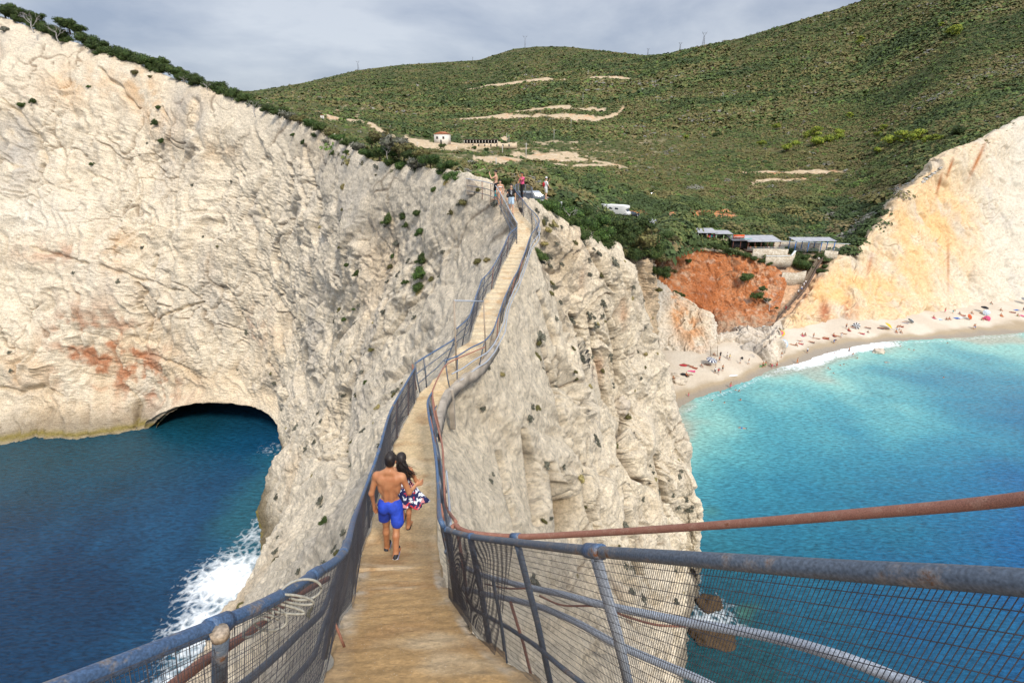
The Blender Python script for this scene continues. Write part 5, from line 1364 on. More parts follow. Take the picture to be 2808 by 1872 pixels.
T4 = [(1960, 672, 15, 172, 'green'), (1905, 670, 13, 172, 'green'), (1928, 669, 13, 172, 'green'), (1982, 677, 14, 172, 'green'), (2005, 683, 14, 172, 'grey'), (2025, 690, 13, 171.5, 'green'), (2046, 697, 13, 171, 'green'), (2068, 704, 13, 171, 'green'), (2088, 711, 12, 171, 'green'), (2108, 719, 9, 170.5, 'green'),
 (2053, 752, 20, 168, 'grey'), (2036, 760, 14, 168, 'grey'), (2091, 786, 14, 165, 'green'), (2075, 804, 18, 164, 'green'), (2100, 818, 11, 163, 'green'), (2190, 713, 28, 172, 'green'), (2212, 722, 24, 171.5, 'green'), (2175, 700, 16, 173, 'green'), (2205, 700, 20, 173, 'green'), (2249, 697, 18, 174, 'green'), (2272, 705, 17, 173.5, 'green'),
 (2312, 697, 14, 175, 'green'), (2330, 690, 10, 176, 'olive'), (2248, 738, 18, 170.5, 'green'), (2260, 727, 13, 171, 'green'), (2236, 682, 14, 175, 'green'), (2380, 640, 14, 179, 'green'), (2362, 652, 15, 178, 'green'), (1887, 712, 9, 171, 'green'), (1852, 798, 13, 160, 'green'), (1868, 806, 10, 159, 'green'), (1924, 863, 9, 152, 'green'), (1850, 740, 11, 165, 'olive'), (2130, 842, 6, 160, 'green')]
for i, (x, y, rp, z, k) in enumerate(sorted(T4)):
    if k in ('green', 'grey') and rp > 12: k = 'green'
    w4 = 'brownish' if k == 'olive' else ('grey' if k == 'grey' else 'dark green')
    where = 'on the lip of the red cliff' if y < 722 and x < 2120 else ('on the face of the red cliff' if x < 2120 else ('beside the top of the long beach stairs' if x < 2290 else 'on the edge of the right cliff'))
    plant(k, 'bay_shrub', P(x, y + rp * .6, z), rp / FPX * z * 1.15, f'{w4} shrub {where}, {rank(w4 + where)} such from the left', 'shrub', 'shrubs around the red cliff and the stairs', sink=.2)
T5 = [(1861, 612, 32, 'green'), (1895, 602, 36, 'green'), (1929, 614, 28, 'green'), (1788, 606, 22, 'green'), (1772, 612, 14, 'green'), (1972, 608, 13, 'green'), (1858, 638, 22, 'green'), (1985, 640, 14, 'olive'), (2027, 650, 14, 'green'), (1961, 360, 12, 'green'), (2625, 358, 23, 'green'), (1214, 392, 11, 'green'), (1300, 398, 10, 'green'), (1334, 402, 10, 'green'), (1383, 395, 10, 'green'), (1165, 372, 12, 'green')]
for i, (x, y, rp, k) in enumerate(sorted(T5)):
    p = hill_point(x, y + rp * .8); z = depth_at(p)
    where = 'behind the beach huts' if y > 550 else ('near the hillside restaurant' if x < 1400 else 'standing out on the hillside')
    plant(k, 'round_tree', p, rp / FPX * z * 1.12, f'rounded dark tree {where}, {rank(where)} such from the left', 'tree', 'rounded dark trees on the slope', sink=0)
# bright umbrella pines
PB = [[(0, 0, .62, .75, .7, .22), (.45, .1, .5, .45, .5, .16), (-.5, -.1, .55, .42, .5, .16), (.1, .3, .78, .4, .4, .16), (-.15, -.2, .35, .35, .3, .12)], [(-.2, 0, .7, .6, .6, .2), (.4, .1, .45, .5, .45, .18), (-.5, .2, .35, .4, .4, .15), (.1, 0, .2, .4, .4, .12)]]
CR['pine'] = [make_crown_mesh('crown', b, 1100, .06, YELL, 900 + i, up=.6) for i, b in enumerate(PB)]
T6 = [(2227, 366, 24, 'p'), (2205, 376, 14, 'p'), (2238, 393, 20, 'y'), (2272, 385, 20, 'y'), (2297, 366, 16, 'p'), (2300, 380, 12, 'y'), (2152, 408, 18, 'p'), (2178, 398, 12, 'y'), (2084, 396, 13, 'p'), (2125, 344, 14, 'p'), (2329, 316, 11, 'p'), (2420, 353, 14, 'p'), (2437, 378, 22, 'p'), (2471, 370, 26, 'p'), (2505, 371, 26, 'p'), (2535, 380, 16, 'p'), (2554, 381, 17, 'p'), (2576, 384, 12, 'p'), (2408, 404, 15, 'p'), (2357, 106, 12, 'p'), (2350, 118, 9, 'p'), (2616, 84, 22, 'p'), (2596, 92, 14, 'p'), (2578, 74, 10, 'p'), (1876, 372, 8, 'y'), (2405, 372, 12, 'p')]
def lab6(x, y, k):
    a = 'flat-crowned bright green pine' if k == 'p' else 'yellow green bushy pine'
    b = 'in the left pine cluster' if 2050 < x < 2340 and y > 300 else ('in the right pine cluster' if y > 300 else 'high on the hillside')
    return f'{a} {b}, {rank(a + b)} such from the left'
for i, (x, y, rp, k) in enumerate(sorted(T6)):
    p = hill_point(x, y + rp * .8); z = depth_at(p)
    plant('pine' if k == 'p' else 'yellow', 'pine_tree', p, rp / FPX * z * 1.15, lab6(x, y, k), 'tree', 'bright green pines on the hillside', sink=0, zs=1.25)

# bleached dead trees
def dead_tree(p, h, label, seed, spread=.8):
    r = np.random.default_rng(seed); o = empty('dead_tree', tuple(p)); tag(o, label, 'tree', 'bleached dead trees')
    mb = MB(); tips = []
    mb.tube(curve3([(0, 0, -.3), (-.05 * h, 0, .2 * h), (.03 * h, 0, .42 * h)], 8), np.linspace(.035, .022, 8) * h, 6)
    mb.build('trunk', M_DEAD, o, smooth=True)
    mb = MB()
    def grow(a, d, l, rad, lev):
        b = a + d * l; m = (a + b) / 2 + r.normal(size=3) * l * .12
        mb.tube(curve3([a, m, b], 5), np.linspace(rad, rad * .6, 5), 4)
        if lev < 4:
            for _ in range(2 + (lev < 2)):
                nd = d + r.normal(size=3) * .55 * spread; nd[2] = abs(nd[2]) * .6 + .2; nd /= np.linalg.norm(nd); grow(b, nd, l * r.uniform(.55, .8), rad * .6, lev + 1)
    for a in range(4):
        d = np.array([math.cos(a * 1.7 + .4), math.sin(a * 1.7) * .5, .8]); d /= np.linalg.norm(d); grow(np.array([0, 0, (.2 + .06 * a) * h]), d, .27 * h, .016 * h, 1)
    mb.build('branches', M_DEAD, o, smooth=True)
for (x, y, z, hp, lab, sd_) in ((92, 86, 107, 56, 'large bleached dead tree leaning over the cliff edge at the upper left', 1), (160, 112, 106.5, 46, 'smaller bleached dead tree to the right of the large one', 2), (568, 246, 96.5, 24, 'small bleached dead snag on the middle of the cliff crest', 3), (700, 316, 89, 44, 'bleached dead tree sprawling over the cliff edge before the hill', 4), (506, 228, 99, 20, 'low grey dead bush on the crest edge', 5), (1562, 605, 38.6, 42, 'bleached dead branches in the headland shrubs', 6), (1062, 428, 49.5, 30, 'pale dead twigs among the crest shrubs', 7), (2110, 850, 162, 40, 'dry white plant on the lower red cliff', 8), (2005, 690, 171.5, 12, 'grey dry bush under the beach huts', 9)):
    dead_tree(P(x, y, z), hp / FPX * z, lab, sd_)

# the scrub covering the hills: nobody could count it
def scrub():
    Vs = []; Cs = []; Fs = []; off = 0
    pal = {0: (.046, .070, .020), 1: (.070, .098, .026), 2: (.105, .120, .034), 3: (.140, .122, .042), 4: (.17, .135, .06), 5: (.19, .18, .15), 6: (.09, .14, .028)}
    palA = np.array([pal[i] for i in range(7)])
    def layer(n, xr, yf, zr, nl, rr, leaf, seed):
        nonlocal off
        r = np.random.default_rng(seed)
        i = r.integers(0, len(gx), n * 6); 
        # pick by photo height so that the near slopes are covered as evenly as the far ones
        y = r.uniform(yf[0], yf[1], n * 6)
        ok = (gx[i] > xr[0]) & (gx[i] < xr[1]); i = i[ok]; y = y[ok]
        j = np.array([np.argmin(np.abs(GY[a] - b)) for a, b in zip(i, y)])
        ok = (j > 1) & (j < NT - 1) & (GZ[i, j] > zr[0]) & (GZ[i, j] <= zr[1]) & (np.abs(GY[i, j] - y) < 6)
        i, j = i[ok], j[ok]
        ok = bare[i, j] < r.uniform(.2, 1.0, len(i)) ** 1.3; i, j = i[ok][:n], j[ok][:n]
        k = len(i); 
        p = HS[i, j] + r.normal(size=(k, 3)) * np.array([1, 1, 0]) * (.0016 * GZ[i, j])[:, None]
        z = GZ[i, j]
        rad = r.uniform(rr[0], rr[1], k) * (1 + .5 * (r.random(k) < .12))
        big = sstep(480, 620, GY[i, j]) * sstep(500, 200, z)
        rad = rad * (1 + .45 * big)
        d = r.normal(size=(k, nl, 3)); d[..., 2] = np.abs(d[..., 2]) * 1.1 + .1; d /= np.linalg.norm(d, axis=2, keepdims=True)
        q = r.uniform(.55, 1.0, (k, nl, 1)) ** .5
        asp = np.stack([r.uniform(.8, 1.4, k), r.uniform(.8, 1.3, k), r.uniform(.55, .95, k)], -1)[:, None]
        C = p[:, None] + d * q * asp * rad[:, None, None]; C[..., 2] -= .1 * rad[:, None]
        nn = d + np.array([0, -.15, .7]) + r.normal(size=d.shape) * .3; nn /= np.linalg.norm(nn, axis=2, keepdims=True)
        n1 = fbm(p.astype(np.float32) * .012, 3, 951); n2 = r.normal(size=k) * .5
        t_ = n1 * 2.1 + n2 - .45 * sstep(700, 1300, z)  # distant scrub pushed to darker greens: haze and cloud shade painted in
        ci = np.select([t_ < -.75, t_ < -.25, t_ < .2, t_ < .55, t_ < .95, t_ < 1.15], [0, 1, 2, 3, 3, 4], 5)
        ci = np.where(r.random(k) < .07, 6, ci); ci = np.where((big > .5) & (ci > 2) & (r.random(k) < .75), 0, ci)
        ci = np.where((ci == 5) & (r.random(k) < .75), 2, ci)
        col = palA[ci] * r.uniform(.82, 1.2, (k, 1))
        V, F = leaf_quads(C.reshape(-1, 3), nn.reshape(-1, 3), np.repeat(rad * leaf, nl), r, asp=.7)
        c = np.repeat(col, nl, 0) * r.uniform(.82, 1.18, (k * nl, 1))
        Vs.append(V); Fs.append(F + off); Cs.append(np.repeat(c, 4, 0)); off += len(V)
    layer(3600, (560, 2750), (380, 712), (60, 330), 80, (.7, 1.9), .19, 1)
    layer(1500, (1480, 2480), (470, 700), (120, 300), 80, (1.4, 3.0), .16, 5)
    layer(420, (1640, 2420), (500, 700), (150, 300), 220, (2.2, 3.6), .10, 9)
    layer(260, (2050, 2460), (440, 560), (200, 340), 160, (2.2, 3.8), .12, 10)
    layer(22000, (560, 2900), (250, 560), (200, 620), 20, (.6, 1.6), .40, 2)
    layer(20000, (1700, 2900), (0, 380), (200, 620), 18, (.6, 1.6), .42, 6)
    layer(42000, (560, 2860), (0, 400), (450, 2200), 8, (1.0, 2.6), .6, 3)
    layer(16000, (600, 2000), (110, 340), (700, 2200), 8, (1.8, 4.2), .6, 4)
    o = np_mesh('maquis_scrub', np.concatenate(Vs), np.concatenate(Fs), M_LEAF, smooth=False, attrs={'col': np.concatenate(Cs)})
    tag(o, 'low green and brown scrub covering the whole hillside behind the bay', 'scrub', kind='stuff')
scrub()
# scattered pale boulders
def rubble(name, pts, rr, mat, label, n=None):
    Vs = []; Fs = []; off = 0; r = np.random.default_rng(3)
    ico = []
    bm = bmesh.new(); bmesh.ops.create_icosphere(bm, subdivisions=1, radius=1)
    bv = np.array([v.co[:] for v in bm.verts]); bf = np.array([[v.index for v in f.verts] for f in bm.faces]); bm.free()
    for p in pts:
        s = r.uniform(*rr); v = bv * (1 + r.uniform(-.28, .28, (len(bv), 1))) * np.array([s * r.uniform(.8, 1.5), s, s * .7])
        Vs.append(v + p); Fs.append(bf + off); off += len(v)
    return tag(np_mesh(name, np.concatenate(Vs), np.concatenate(Fs), mat, smooth=False), label, 'rubble', kind='stuff')
M_STONE = flat('pale_stone', (.50, .46, .40), rough=.95, noise=.3, nscale=1.5)
pts = []
for _ in range(420):
    t_ = random.random(); x = 2392 + (2600 - 2392) * t_ + random.gauss(0, 26); y = 560 - 125 * t_ + random.gauss(-6, 13)
    try:
        p = hill_point(x, y)
        pts.append(p)
    except Exception: pass
rubble('loose_rocks', pts, (.2, .75), M_STONE, 'field of loose grey and white rocks along the edge of the right cliff')
# ------------------------------------------------------------------ figures: smooth distance fields turned into one continuous surface
def _rc(p, a, b, r1, r2):
    ba = b - a; t = np.clip(((p - a) @ ba) / (ba @ ba + 1e-12), 0, 1)
    return np.linalg.norm(p - a - t[..., None] * ba, axis=-1) - (r1 + (r2 - r1) * t)
def _el(p, c, r):
    q = (p - c); k0 = np.linalg.norm(q / r, axis=-1); k1 = np.linalg.norm(q / (r * r), axis=-1) + 1e-9
    return k0 * (k0 - 1) / k1
def field_mesh(prims, res, k=.03, cuts=(), shell=None):
    prims = [tuple(np.asarray(x, float) if not isinstance(x, str) else x for x in q) for q in prims]
    lo = []; hi = []
    for q in prims:
        if q[0] == 'c': r = max(float(q[3]), float(q[4])); lo += [q[1] - r, q[2] - r]; hi += [q[1] + r, q[2] + r]
        else: lo += [q[1] - q[2]]; hi += [q[1] + q[2]]
    lo = np.min(lo, 0) - 3 * res; hi = np.max(hi, 0) + 3 * res
    n = np.ceil((hi - lo) / res).astype(int) + 1
    ax = [lo[i] + np.arange(n[i]) * res for i in range(3)]
    Dm = np.full(n, 1.0)
    for q in prims:
        if q[0] == 'c': r = max(float(q[3]), float(q[4])); a = np.minimum(q[1], q[2]) - r; b = np.maximum(q[1], q[2]) + r
        else: a = q[1] - q[2]; b = q[1] + q[2]
        m = max(3 * k, 3 * res)
        i0 = np.clip(((a - m - lo) / res).astype(int), 0, n - 1); i1 = np.clip(((b + m - lo) / res).astype(int) + 2, 1, n)
        sl = tuple(slice(u, v) for u, v in zip(i0, i1))
        g = np.stack(np.meshgrid(*[ax[i][sl[i]] for i in range(3)], indexing='ij'), -1)
        d = _rc(g, q[1], q[2], float(q[3]), float(q[4])) if q[0] == 'c' else _el(g, q[1], q[2])
        kk = k if len(q) < (6 if q[0] == 'c' else 4) else float(q[-1])
        o = Dm[sl]; h = np.clip(.5 + .5 * (o - d) / kk, 0, 1)
        Dm[sl] = o * (1 - h) + d * h - kk * h * (1 - h)
    if len(cuts):
        g = np.stack(np.meshgrid(*ax, indexing='ij'), -1)
        for nrm, off in cuts: Dm = np.maximum(Dm, g @ np.asarray(nrm, float) - off)
    s = Dm < 0
    nx, ny, nz = n
    corners = [(i, j, l) for i in (0, 1) for j in (0, 1) for l in (0, 1)]
    cs = np.stack([s[i:nx - 1 + i, j:ny - 1 + j, l:nz - 1 + l] for i, j, l in corners], -1)
    cv = np.stack([Dm[i:nx - 1 + i, j:ny - 1 + j, l:nz - 1 + l] for i, j, l in corners], -1)
    act = cs.any(-1) & ~cs.all(-1); idx = np.full(act.shape, -1); cells = np.argwhere(act); idx[act] = np.arange(len(cells))
    v = cv[act]; cc = np.array(corners, float); acc = np.zeros((len(cells), 3)); cnt = np.zeros(len(cells))
    for a in range(8):
        for b in range(a + 1, 8):
            if np.abs(cc[a] - cc[b]).sum() == 1:
                m = (v[:, a] < 0) != (v[:, b] < 0); t = v[:, a] / (v[:, a] - v[:, b] + 1e-12)
                acc[m] += cc[a] + t[m, None] * (cc[b] - cc[a]); cnt[m] += 1
    V = lo + (cells + acc / cnt[:, None]) * res
    F = []
    for axn in range(3):
        o1, o2 = [(1, 2), (2, 0), (0, 1)][axn]
        sa = [slice(1, None)] * 3; sb = [slice(1, None)] * 3
        A = np.take(s, range(0, s.shape[axn] - 1), axn); B = np.take(s, range(1, s.shape[axn]), axn)
        e = np.argwhere(A != B); inside = A[tuple(e.T)]
        e1 = np.eye(3, dtype=int)[o1]; e2 = np.eye(3, dtype=int)[o2]
        ok = (e[:, o1] > 0) & (e[:, o2] > 0) & (e[:, o1] < act.shape[o1]) & (e[:, o2] < act.shape[o2]) & (e[:, axn] < act.shape[axn]); e = e[ok]; inside = inside[ok]
        q = np.stack([idx[tuple((e - e1 - e2).T)], idx[tuple((e - e2).T)], idx[tuple(e.T)], idx[tuple((e - e1).T)]], 1)
        g = (q >= 0).all(1); q = q[g]; inside = inside[g]
        q = np.where(inside[:, None], q, q[:, ::-1]); F.append(q)
    return V, np.concatenate(F)

M_SKIN = {}
def skin(name, rgb):
    m, N, L, b = new_mat(name); b.inputs['Roughness'].default_value = .5; b.inputs['Specular IOR Level'].default_value = .35
    b.inputs['Subsurface Weight'].default_value = .0
    geo = N.new('ShaderNodeTexCoord'); n = N.new('ShaderNodeTexNoise'); n.inputs['Scale'].default_value = 7; n.inputs['Detail'].default_value = 4; L.new(geo.outputs['Object'], n.inputs['Vector'])
    r = N.new('ShaderNodeValToRGB'); r.color_ramp.elements[0].position = .35; r.color_ramp.elements[0].color = (rgb[0] * .78, rgb[1] * .66, rgb[2] * .6, 1); r.color_ramp.elements[1].position = .65; r.color_ramp.elements[1].color = (*rgb, 1)
    L.new(n.outputs['Fac'], r.inputs['Fac']); L.new(r.outputs[0], b.inputs['Base Color']); return m
M_SKINS = [skin('tanned_skin', (.50, .235, .115)), skin('light_skin', (.66, .40, .27)), skin('deep_tan_skin', (.38, .17, .09))]
M_HAIR = flat('dark_hair', (.018, .012, .010), rough=.5, noise=.4, nscale=30)
M_HAIR2 = flat('brown_hair', (.10, .055, .03), rough=.6, noise=.4, nscale=30)

def arm_hand(sh, el, wr, fdir, s=1.0, curl=.35, r=(.050, .041, .036, .026), palm_n=(0, -1, 0), thumb=(1, 0, 0), big=True):
    sh, el, wr, fdir, palm_n, thumb = (np.asarray(x, float) for x in (sh, el, wr, fdir, palm_n, thumb)); fdir = fdir / np.linalg.norm(fdir)
    P_ = [('c', sh, el, r[0] * s, r[1] * s), ('c', el, wr, r[2] * s * 1.08, r[3] * s)]
    pe = wr + fdir * .085 * s
    side = thumb - fdir * (thumb @ fdir); side /= np.linalg.norm(side) + 1e-9
    pn = np.cross(fdir, side)
    if pn @ palm_n < 0: pn = -pn
    if not big:
        P_ += [('c', wr, pe, .028 * s, .032 * s), ('c', pe, pe + fdir * .07 * s + pn * .03 * s, .026 * s, .014 * s)]
        return P_
    P_ += [('c', wr, pe + side * .022 * s, .024 * s, .019 * s, .012), ('c', wr, pe - side * .022 * s, .024 * s, .019 * s, .012)]
    for i, (o_, ln) in enumerate(((.031, .070), (.011, .079), (-.010, .074), (-.030, .058))):
        a = pe + side * o_ * s; b = a + (fdir + pn * curl * .5) * ln * .45 * s; c = b + (fdir + pn * curl * 1.6) * ln * .5 * s
        P_ += [('c', a, b, .0105 * s, .0095 * s, .004), ('c', b, c, .0095 * s, .0075 * s, .004)]
    a = wr + fdir * .02 * s + side * .028 * s; b = a + (fdir * .7 + side * .7) * .042 * s; c = b + (fdir * .9 + side * .25 + pn * .3) * .034 * s
    P_ += [('c', a, b, .013 * s, .011 * s, .006), ('c', b, c, .011 * s, .008 * s, .004)]
    return P_
def leg(hip, knee, ank, toe, s=1.0, shoe=True):
    hip, knee, ank, toe = (np.asarray(x, float) for x in (hip, knee, ank, toe))
    calf = ank + (knee - ank) * .68 + np.array([0, -.022, 0]) * s
    heel = ank + (ank - toe) * np.array([.3, .3, 0]) + np.array([0, 0, -.045 * s])
    return [('c', hip, knee, .088 * s, .056 * s, .05), ('c', knee, ank, .052 * s, .035 * s), ('c', knee + (calf - knee) * .5, calf, .045 * s, .052 * s), ('c', calf, ank, .05 * s, .035 * s),
            ('c', heel, toe + np.array([0, 0, .0]), .036 * s, .026 * s), ('c', ank, heel, .036 * s, .034 * s), ('c', ank, toe, .034 * s, .024 * s)]
def head(c, look=(0, 1, 0), s=1.0):
    c = np.asarray(c, float); f = np.asarray(look, float); f /= np.linalg.norm(f); sd = np.cross(f, [0, 0, 1]); sd /= np.linalg.norm(sd)
    return [('e', c + f * -.008, np.array([.077, .094, .105]) * s), ('c', c + f * .03 - np.array([0, 0, .06 * s]), c + f * .055 - np.array([0, 0, .085 * s]), .052 * s, .034 * s),
            ('c', c + f * .085 * s - np.array([0, 0, .0]), c + f * .108 * s - np.array([0, 0, .03 * s]), .012 * s, .014 * s, .01), ('e', c + sd * .079 * s - np.array([0, 0, .012]), np.array([.014, .024, .032]) * s, .008), ('e', c - sd * .079 * s - np.array([0, 0, .012]), np.array([.014, .024, .032]) * s, .008)]
def torso(pel, chest, neck, headc, sw=.17, s=1.0, fem=False):
    pel, chest, neck, headc = (np.asarray(x, float) for x in (pel, chest, neck, headc))
    mid = (pel + chest) / 2
    w = np.array([1, .62, 1])
    L_ = [('e', pel, np.array([.160 if not fem else .165, .112, .12]) * s), ('e', mid, np.array([.135 if not fem else .118, .092, .15]) * s), ('e', chest, np.array([.165 if not fem else .14, .108, .17]) * s),
          ('c', chest + np.array([-sw * .8, 0, .11]) * s, chest + np.array([sw * .8, 0, .11]) * s, .062 * s, .062 * s, .05), ('c', chest + np.array([0, 0, .1 * s]), neck, .08 * s, .052 * s, .05), ('c', neck, headc - np.array([0, 0, .03 * s]), .052 * s, .05 * s)]
    if fem: L_ += [('e', chest + np.array([sg * .07, .085, .01]) * s, np.array([.055, .05, .055]) * s) for sg in (-1, 1)]
    return L_

def fmesh(name, prims, res, mat, k=.03, cuts=()):
    V, F = field_mesh(prims, res, k, cuts)
    return np_mesh(name, V, F, mat, smooth=True, obj=False)
def put(name, me, parent, mat=None):
    o = bpy.data.objects.new(name, me); link(o, parent)
    if mat is not None:
        o.material_slots[0].link = 'OBJECT'; o.material_slots[0].material = mat
    return o

# --- the couple on the path
mL = D(1063, 1513); mR = D(1087, 1529)
base = (mL + mR) / 2
man = empty('person', tuple(base + np.array([0, 0, .035]))); man.rotation_euler = (0, R(3.6), 0); man.scale = (.92, 1, 1); tag(man, 'bare-backed man in royal blue swim shorts with his arm round a woman', 'person')
l0 = mL - base; r0 = mR - base
HIPZ = .90
hipL = np.array([-.085, .03, HIPZ]); hipR = np.array([.085, .0, HIPZ])
ankL = l0 + np.array([0, -.02, .085]); ankR = r0 + np.array([.0, -.02, .085])
kneeL = (hipL + ankL) / 2 + np.array([-.005, .035, .02]); kneeR = (hipR + ankR) / 2 + np.array([.005, .03, .02])
pr = torso((0, 0, .97), (0, .0, 1.29), (.005, .005, 1.51), (.02, .03, 1.66), sw=.19)
pr += [('e', (-.105, -.055, 1.37), (.075, .045, .085)), ('e', (.105, -.055, 1.37), (.075, .045, .085)), ('e', (-.13, -.01, 1.24), (.05, .07, .12)), ('e', (.13, -.01, 1.24), (.05, .07, .12)), ('e', (-.042, -.075, 1.12), (.035, .03, .13)), ('e', (.042, -.075, 1.12), (.035, .03, .13)),
       ('c', (-.03, -.02, 1.50), (-.16, -.005, 1.425), .05, .045), ('c', (.03, -.02, 1.50), (.16, -.005, 1.425), .05, .045), ('e', (-.195, 0, 1.40), (.058, .058, .07)), ('e', (.195, 0, 1.40), (.058, .058, .07)), ('e', (-.075, -.06, .90), (.085, .08, .09)), ('e', (.075, -.06, .90), (.085, .08, .09))]
pr += head((.02, .035, 1.665), look=(.25, 1, -.25))
pr += arm_hand((-.205, 0, 1.40), (-.275, -.03, 1.12), (-.265, .03, .87), (.12, .15, -.95), palm_n=(.8, .2, 0), thumb=(.5, .9, 0), curl=.5)
pr += arm_hand((.205, .0, 1.40), (.305, -.005, 1.15), (.375, .20, 1.13), (.75, .62, -.05), palm_n=(0, .3, -1), thumb=(0, .3, 1), curl=.7)
pr += leg(hipL, kneeL, ankL, ankL + np.array([-.01, .14, -.055])) + leg(hipR, kneeR, ankR, ankR + np.array([.02, .14, -.055]))
put('body', fmesh('body', pr, .0085, M_SKINS[0], k=.028), man)
def muscle(name): pass
M_SHORTS = flat('royal_blue_cloth', (.022, .065, .50), rough=.7, noise=.25, nscale=14, bump=.6)
sh = [('e', (0, -.012, .955), (.175, .128, .115)), ('e', (-.075, -.06, .90), (.095, .088, .1)), ('e', (.075, -.06, .90), (.095, .088, .1)), ('c', hipL + np.array([-.01, -.01, .0]), kneeL * .88 + hipL * .12 + np.array([-.02, 0, .05]), .105, .098), ('c', hipR + np.array([.01, -.01, 0]), kneeR * .88 + hipR * .12 + np.array([.02, 0, .05]), .105, .100)]
put('swim_shorts', fmesh('shorts', sh, .011, M_SHORTS, k=.025, cuts=[((0, -.1, 1), 1.055), ((.06, 0, -1), -.535)]), man)
hc = np.array([.02, .03, 1.685])
r = np.random.default_rng(4)
hr = [('e', hc + np.array([0, -.012, .012]), (.086, .098, .098)), ('e', hc + np.array([0, -.045, -.04]), (.074, .06, .06))]
for _ in range(60):
    d = r.normal(size=3); d[2] = abs(d[2]) + .1; d[1] -= .2; d /= np.linalg.norm(d); c_ = hc + d * np.array([.083, .094, .1]); hr.append(('c', c_, c_ + d * .012 + r.normal(size=3) * .008, .011, .004, .008))
put('hair', fmesh('hair', hr, .0065, M_HAIR, k=.012, cuts=[((.2, .9, -.35), .0 + .03 * .9 + .06 - .35 * 1.66 + .02), ((0, .55, -1), -1.592)]), man)
M_SHOE = flat('black_sneaker', (.02, .02, .025), rough=.6); M_SOLE = flat('blue_white_sole', (.06, .10, .55), rough=.6); M_WHT = flat('white_trim', (.7, .72, .74), rough=.6)
for a in (ankL, ankR):
    t_ = a + np.array([0, .15, -.045]); h_ = a + np.array([0, -.045, -.04])
    sh_ = put('shoe', fmesh('shoe', [('c', h_, t_, .042, .040), ('c', a + np.array([0, -.01, -.01]), a + np.array([0, .05, -.03]), .046, .042)], .008, M_SHOE, k=.015, cuts=[((0, 0, 1), a[2] + .018), ((0, 0, -1), -(a[2] - .078))]), man)
    put('sole', fmesh('sole', [('c', h_ + np.array([0, 0, -.02]), t_ + np.array([0, 0, -.02]), .048, .045)], .007, M_SOLE, k=.01, cuts=[((0, 0, 1), a[2] - .058), ((0, 0, -1), -(a[2] - .088))]), sh_)
    put('trim', fmesh('trim', [('c', h_ + np.array([0, 0, -.01]), t_ + np.array([0, 0, -.01]), .0455, .0435)], .006, M_WHT, k=.01, cuts=[((0, 0, 1), a[2] - .040), ((0, 0, -1), -(a[2] - .058))]), sh_)
wf = D(1121, 1446)
wb = wf + np.array([-.0, .02, .02])
wo_ = empty('person', tuple(wb)); wo_.scale = (.92, .92, .89); tag(wo_, 'woman with long black hair and floral skirt beside the man in blue shorts', 'person')
f0 = wf - wb
aR = f0 + np.array([0, .0, .07]); aL = np.array([-.14, .16, .07])
pw = torso((-.02, 0, .88), (-.03, .03, 1.17), (-.03, .04, 1.36), (-.035, .07, 1.49), sw=.145, s=.93, fem=True)
pw += head((-.035, .075, 1.50), look=(.1, 1, -.2), s=.94)
pw += arm_hand((.115, .03, 1.27), (.20, .02, 1.03), (.14, .2, .92), (-.5, .8, .1), s=.82, palm_n=(-1, 0, 0), thumb=(0, .3, 1), curl=.6)
pw += arm_hand((-.175, .03, 1.27), (-.23, .06, 1.0), (-.2, .16, .8), (0, .3, -1), s=.82, palm_n=(1, 0, 0), thumb=(0, 1, 0))
pw += leg((.06, 0, .84), (f0 + np.array([.03, .07, .45])), aR, aR + np.array([.03, .12, -.05]), s=.86) + leg((-.10, 0, .84), (-.13, .12, .44), aL, aL + np.array([0, .12, -.05]), s=.86)
put('body', fmesh('body', pw, .009, M_SKINS[0], k=.026), wo_)
# floral fabric
m, N, L, b = new_mat('floral_cloth'); b.inputs['Roughness'].default_value = .8
tcn = N.new('ShaderNodeTexCoord'); nz = N.new('ShaderNodeTexNoise'); nz.inputs['Scale'].default_value = 9; L.new(tcn.outputs['Object'], nz.inputs['Vector'])
va_ = N.new('ShaderNodeVectorMath'); va_.operation = 'MULTIPLY_ADD'; va_.inputs[1].default_value = (.22, .22, .22); L.new(nz.outputs['Color'], va_.inputs[0]); L.new(tcn.outputs['Object'], va_.inputs[2])
vv_ = N.new('ShaderNodeTexVoronoi'); vv_.inputs['Scale'].default_value = 17; L.new(va_.outputs[0], vv_.inputs['Vector'])
sp_ = N.new('ShaderNodeSeparateColor'); L.new(vv_.outputs['Color'], sp_.inputs[0])
rp_ = N.new('ShaderNodeValToRGB'); rp_.color_ramp.interpolation = 'CONSTANT'; e = rp_.color_ramp.elements; e[0].position = 0; e[0].color = (.012, .018, .09, 1); e[1].position = .42; e[1].color = (.75, .77, .82, 1)
for ps, cl_ in ((.66, (.62, .05, .07, 1)), (.76, (.012, .018, .09, 1)), (.88, (.75, .30, .32, 1)), (.95, (.15, .45, .42, 1))): q = rp_.color_ramp.elements.new(ps); q.color = cl_
L.new(sp_.outputs[0], rp_.inputs['Fac']); L.new(rp_.outputs[0], b.inputs['Base Color']); M_FLOR = m
th = np.linspace(0, 2 * np.pi, 72, endpoint=False); zz = np.linspace(0, 1, 26)
SK = []
for z_ in zz:
    flare = .145 + .12 * z_ ** .9; fold = 1 + .16 * z_ * np.sin(th * 7 + 1.5 * z_) + .07 * z_ * np.sin(th * 13 + 2)
    rx = flare * fold * (1 + .25 * z_ * np.clip(np.cos(th), 0, 1)); ry = flare * .8 * fold
    SK.append(np.stack([-.02 + .045 * z_ ** 1.3 + rx * np.cos(th), .02 + ry * np.sin(th), .96 - .44 * z_ + .05 * z_ * np.sin(th * 3) + .06 * z_ * np.cos(th)], 1))
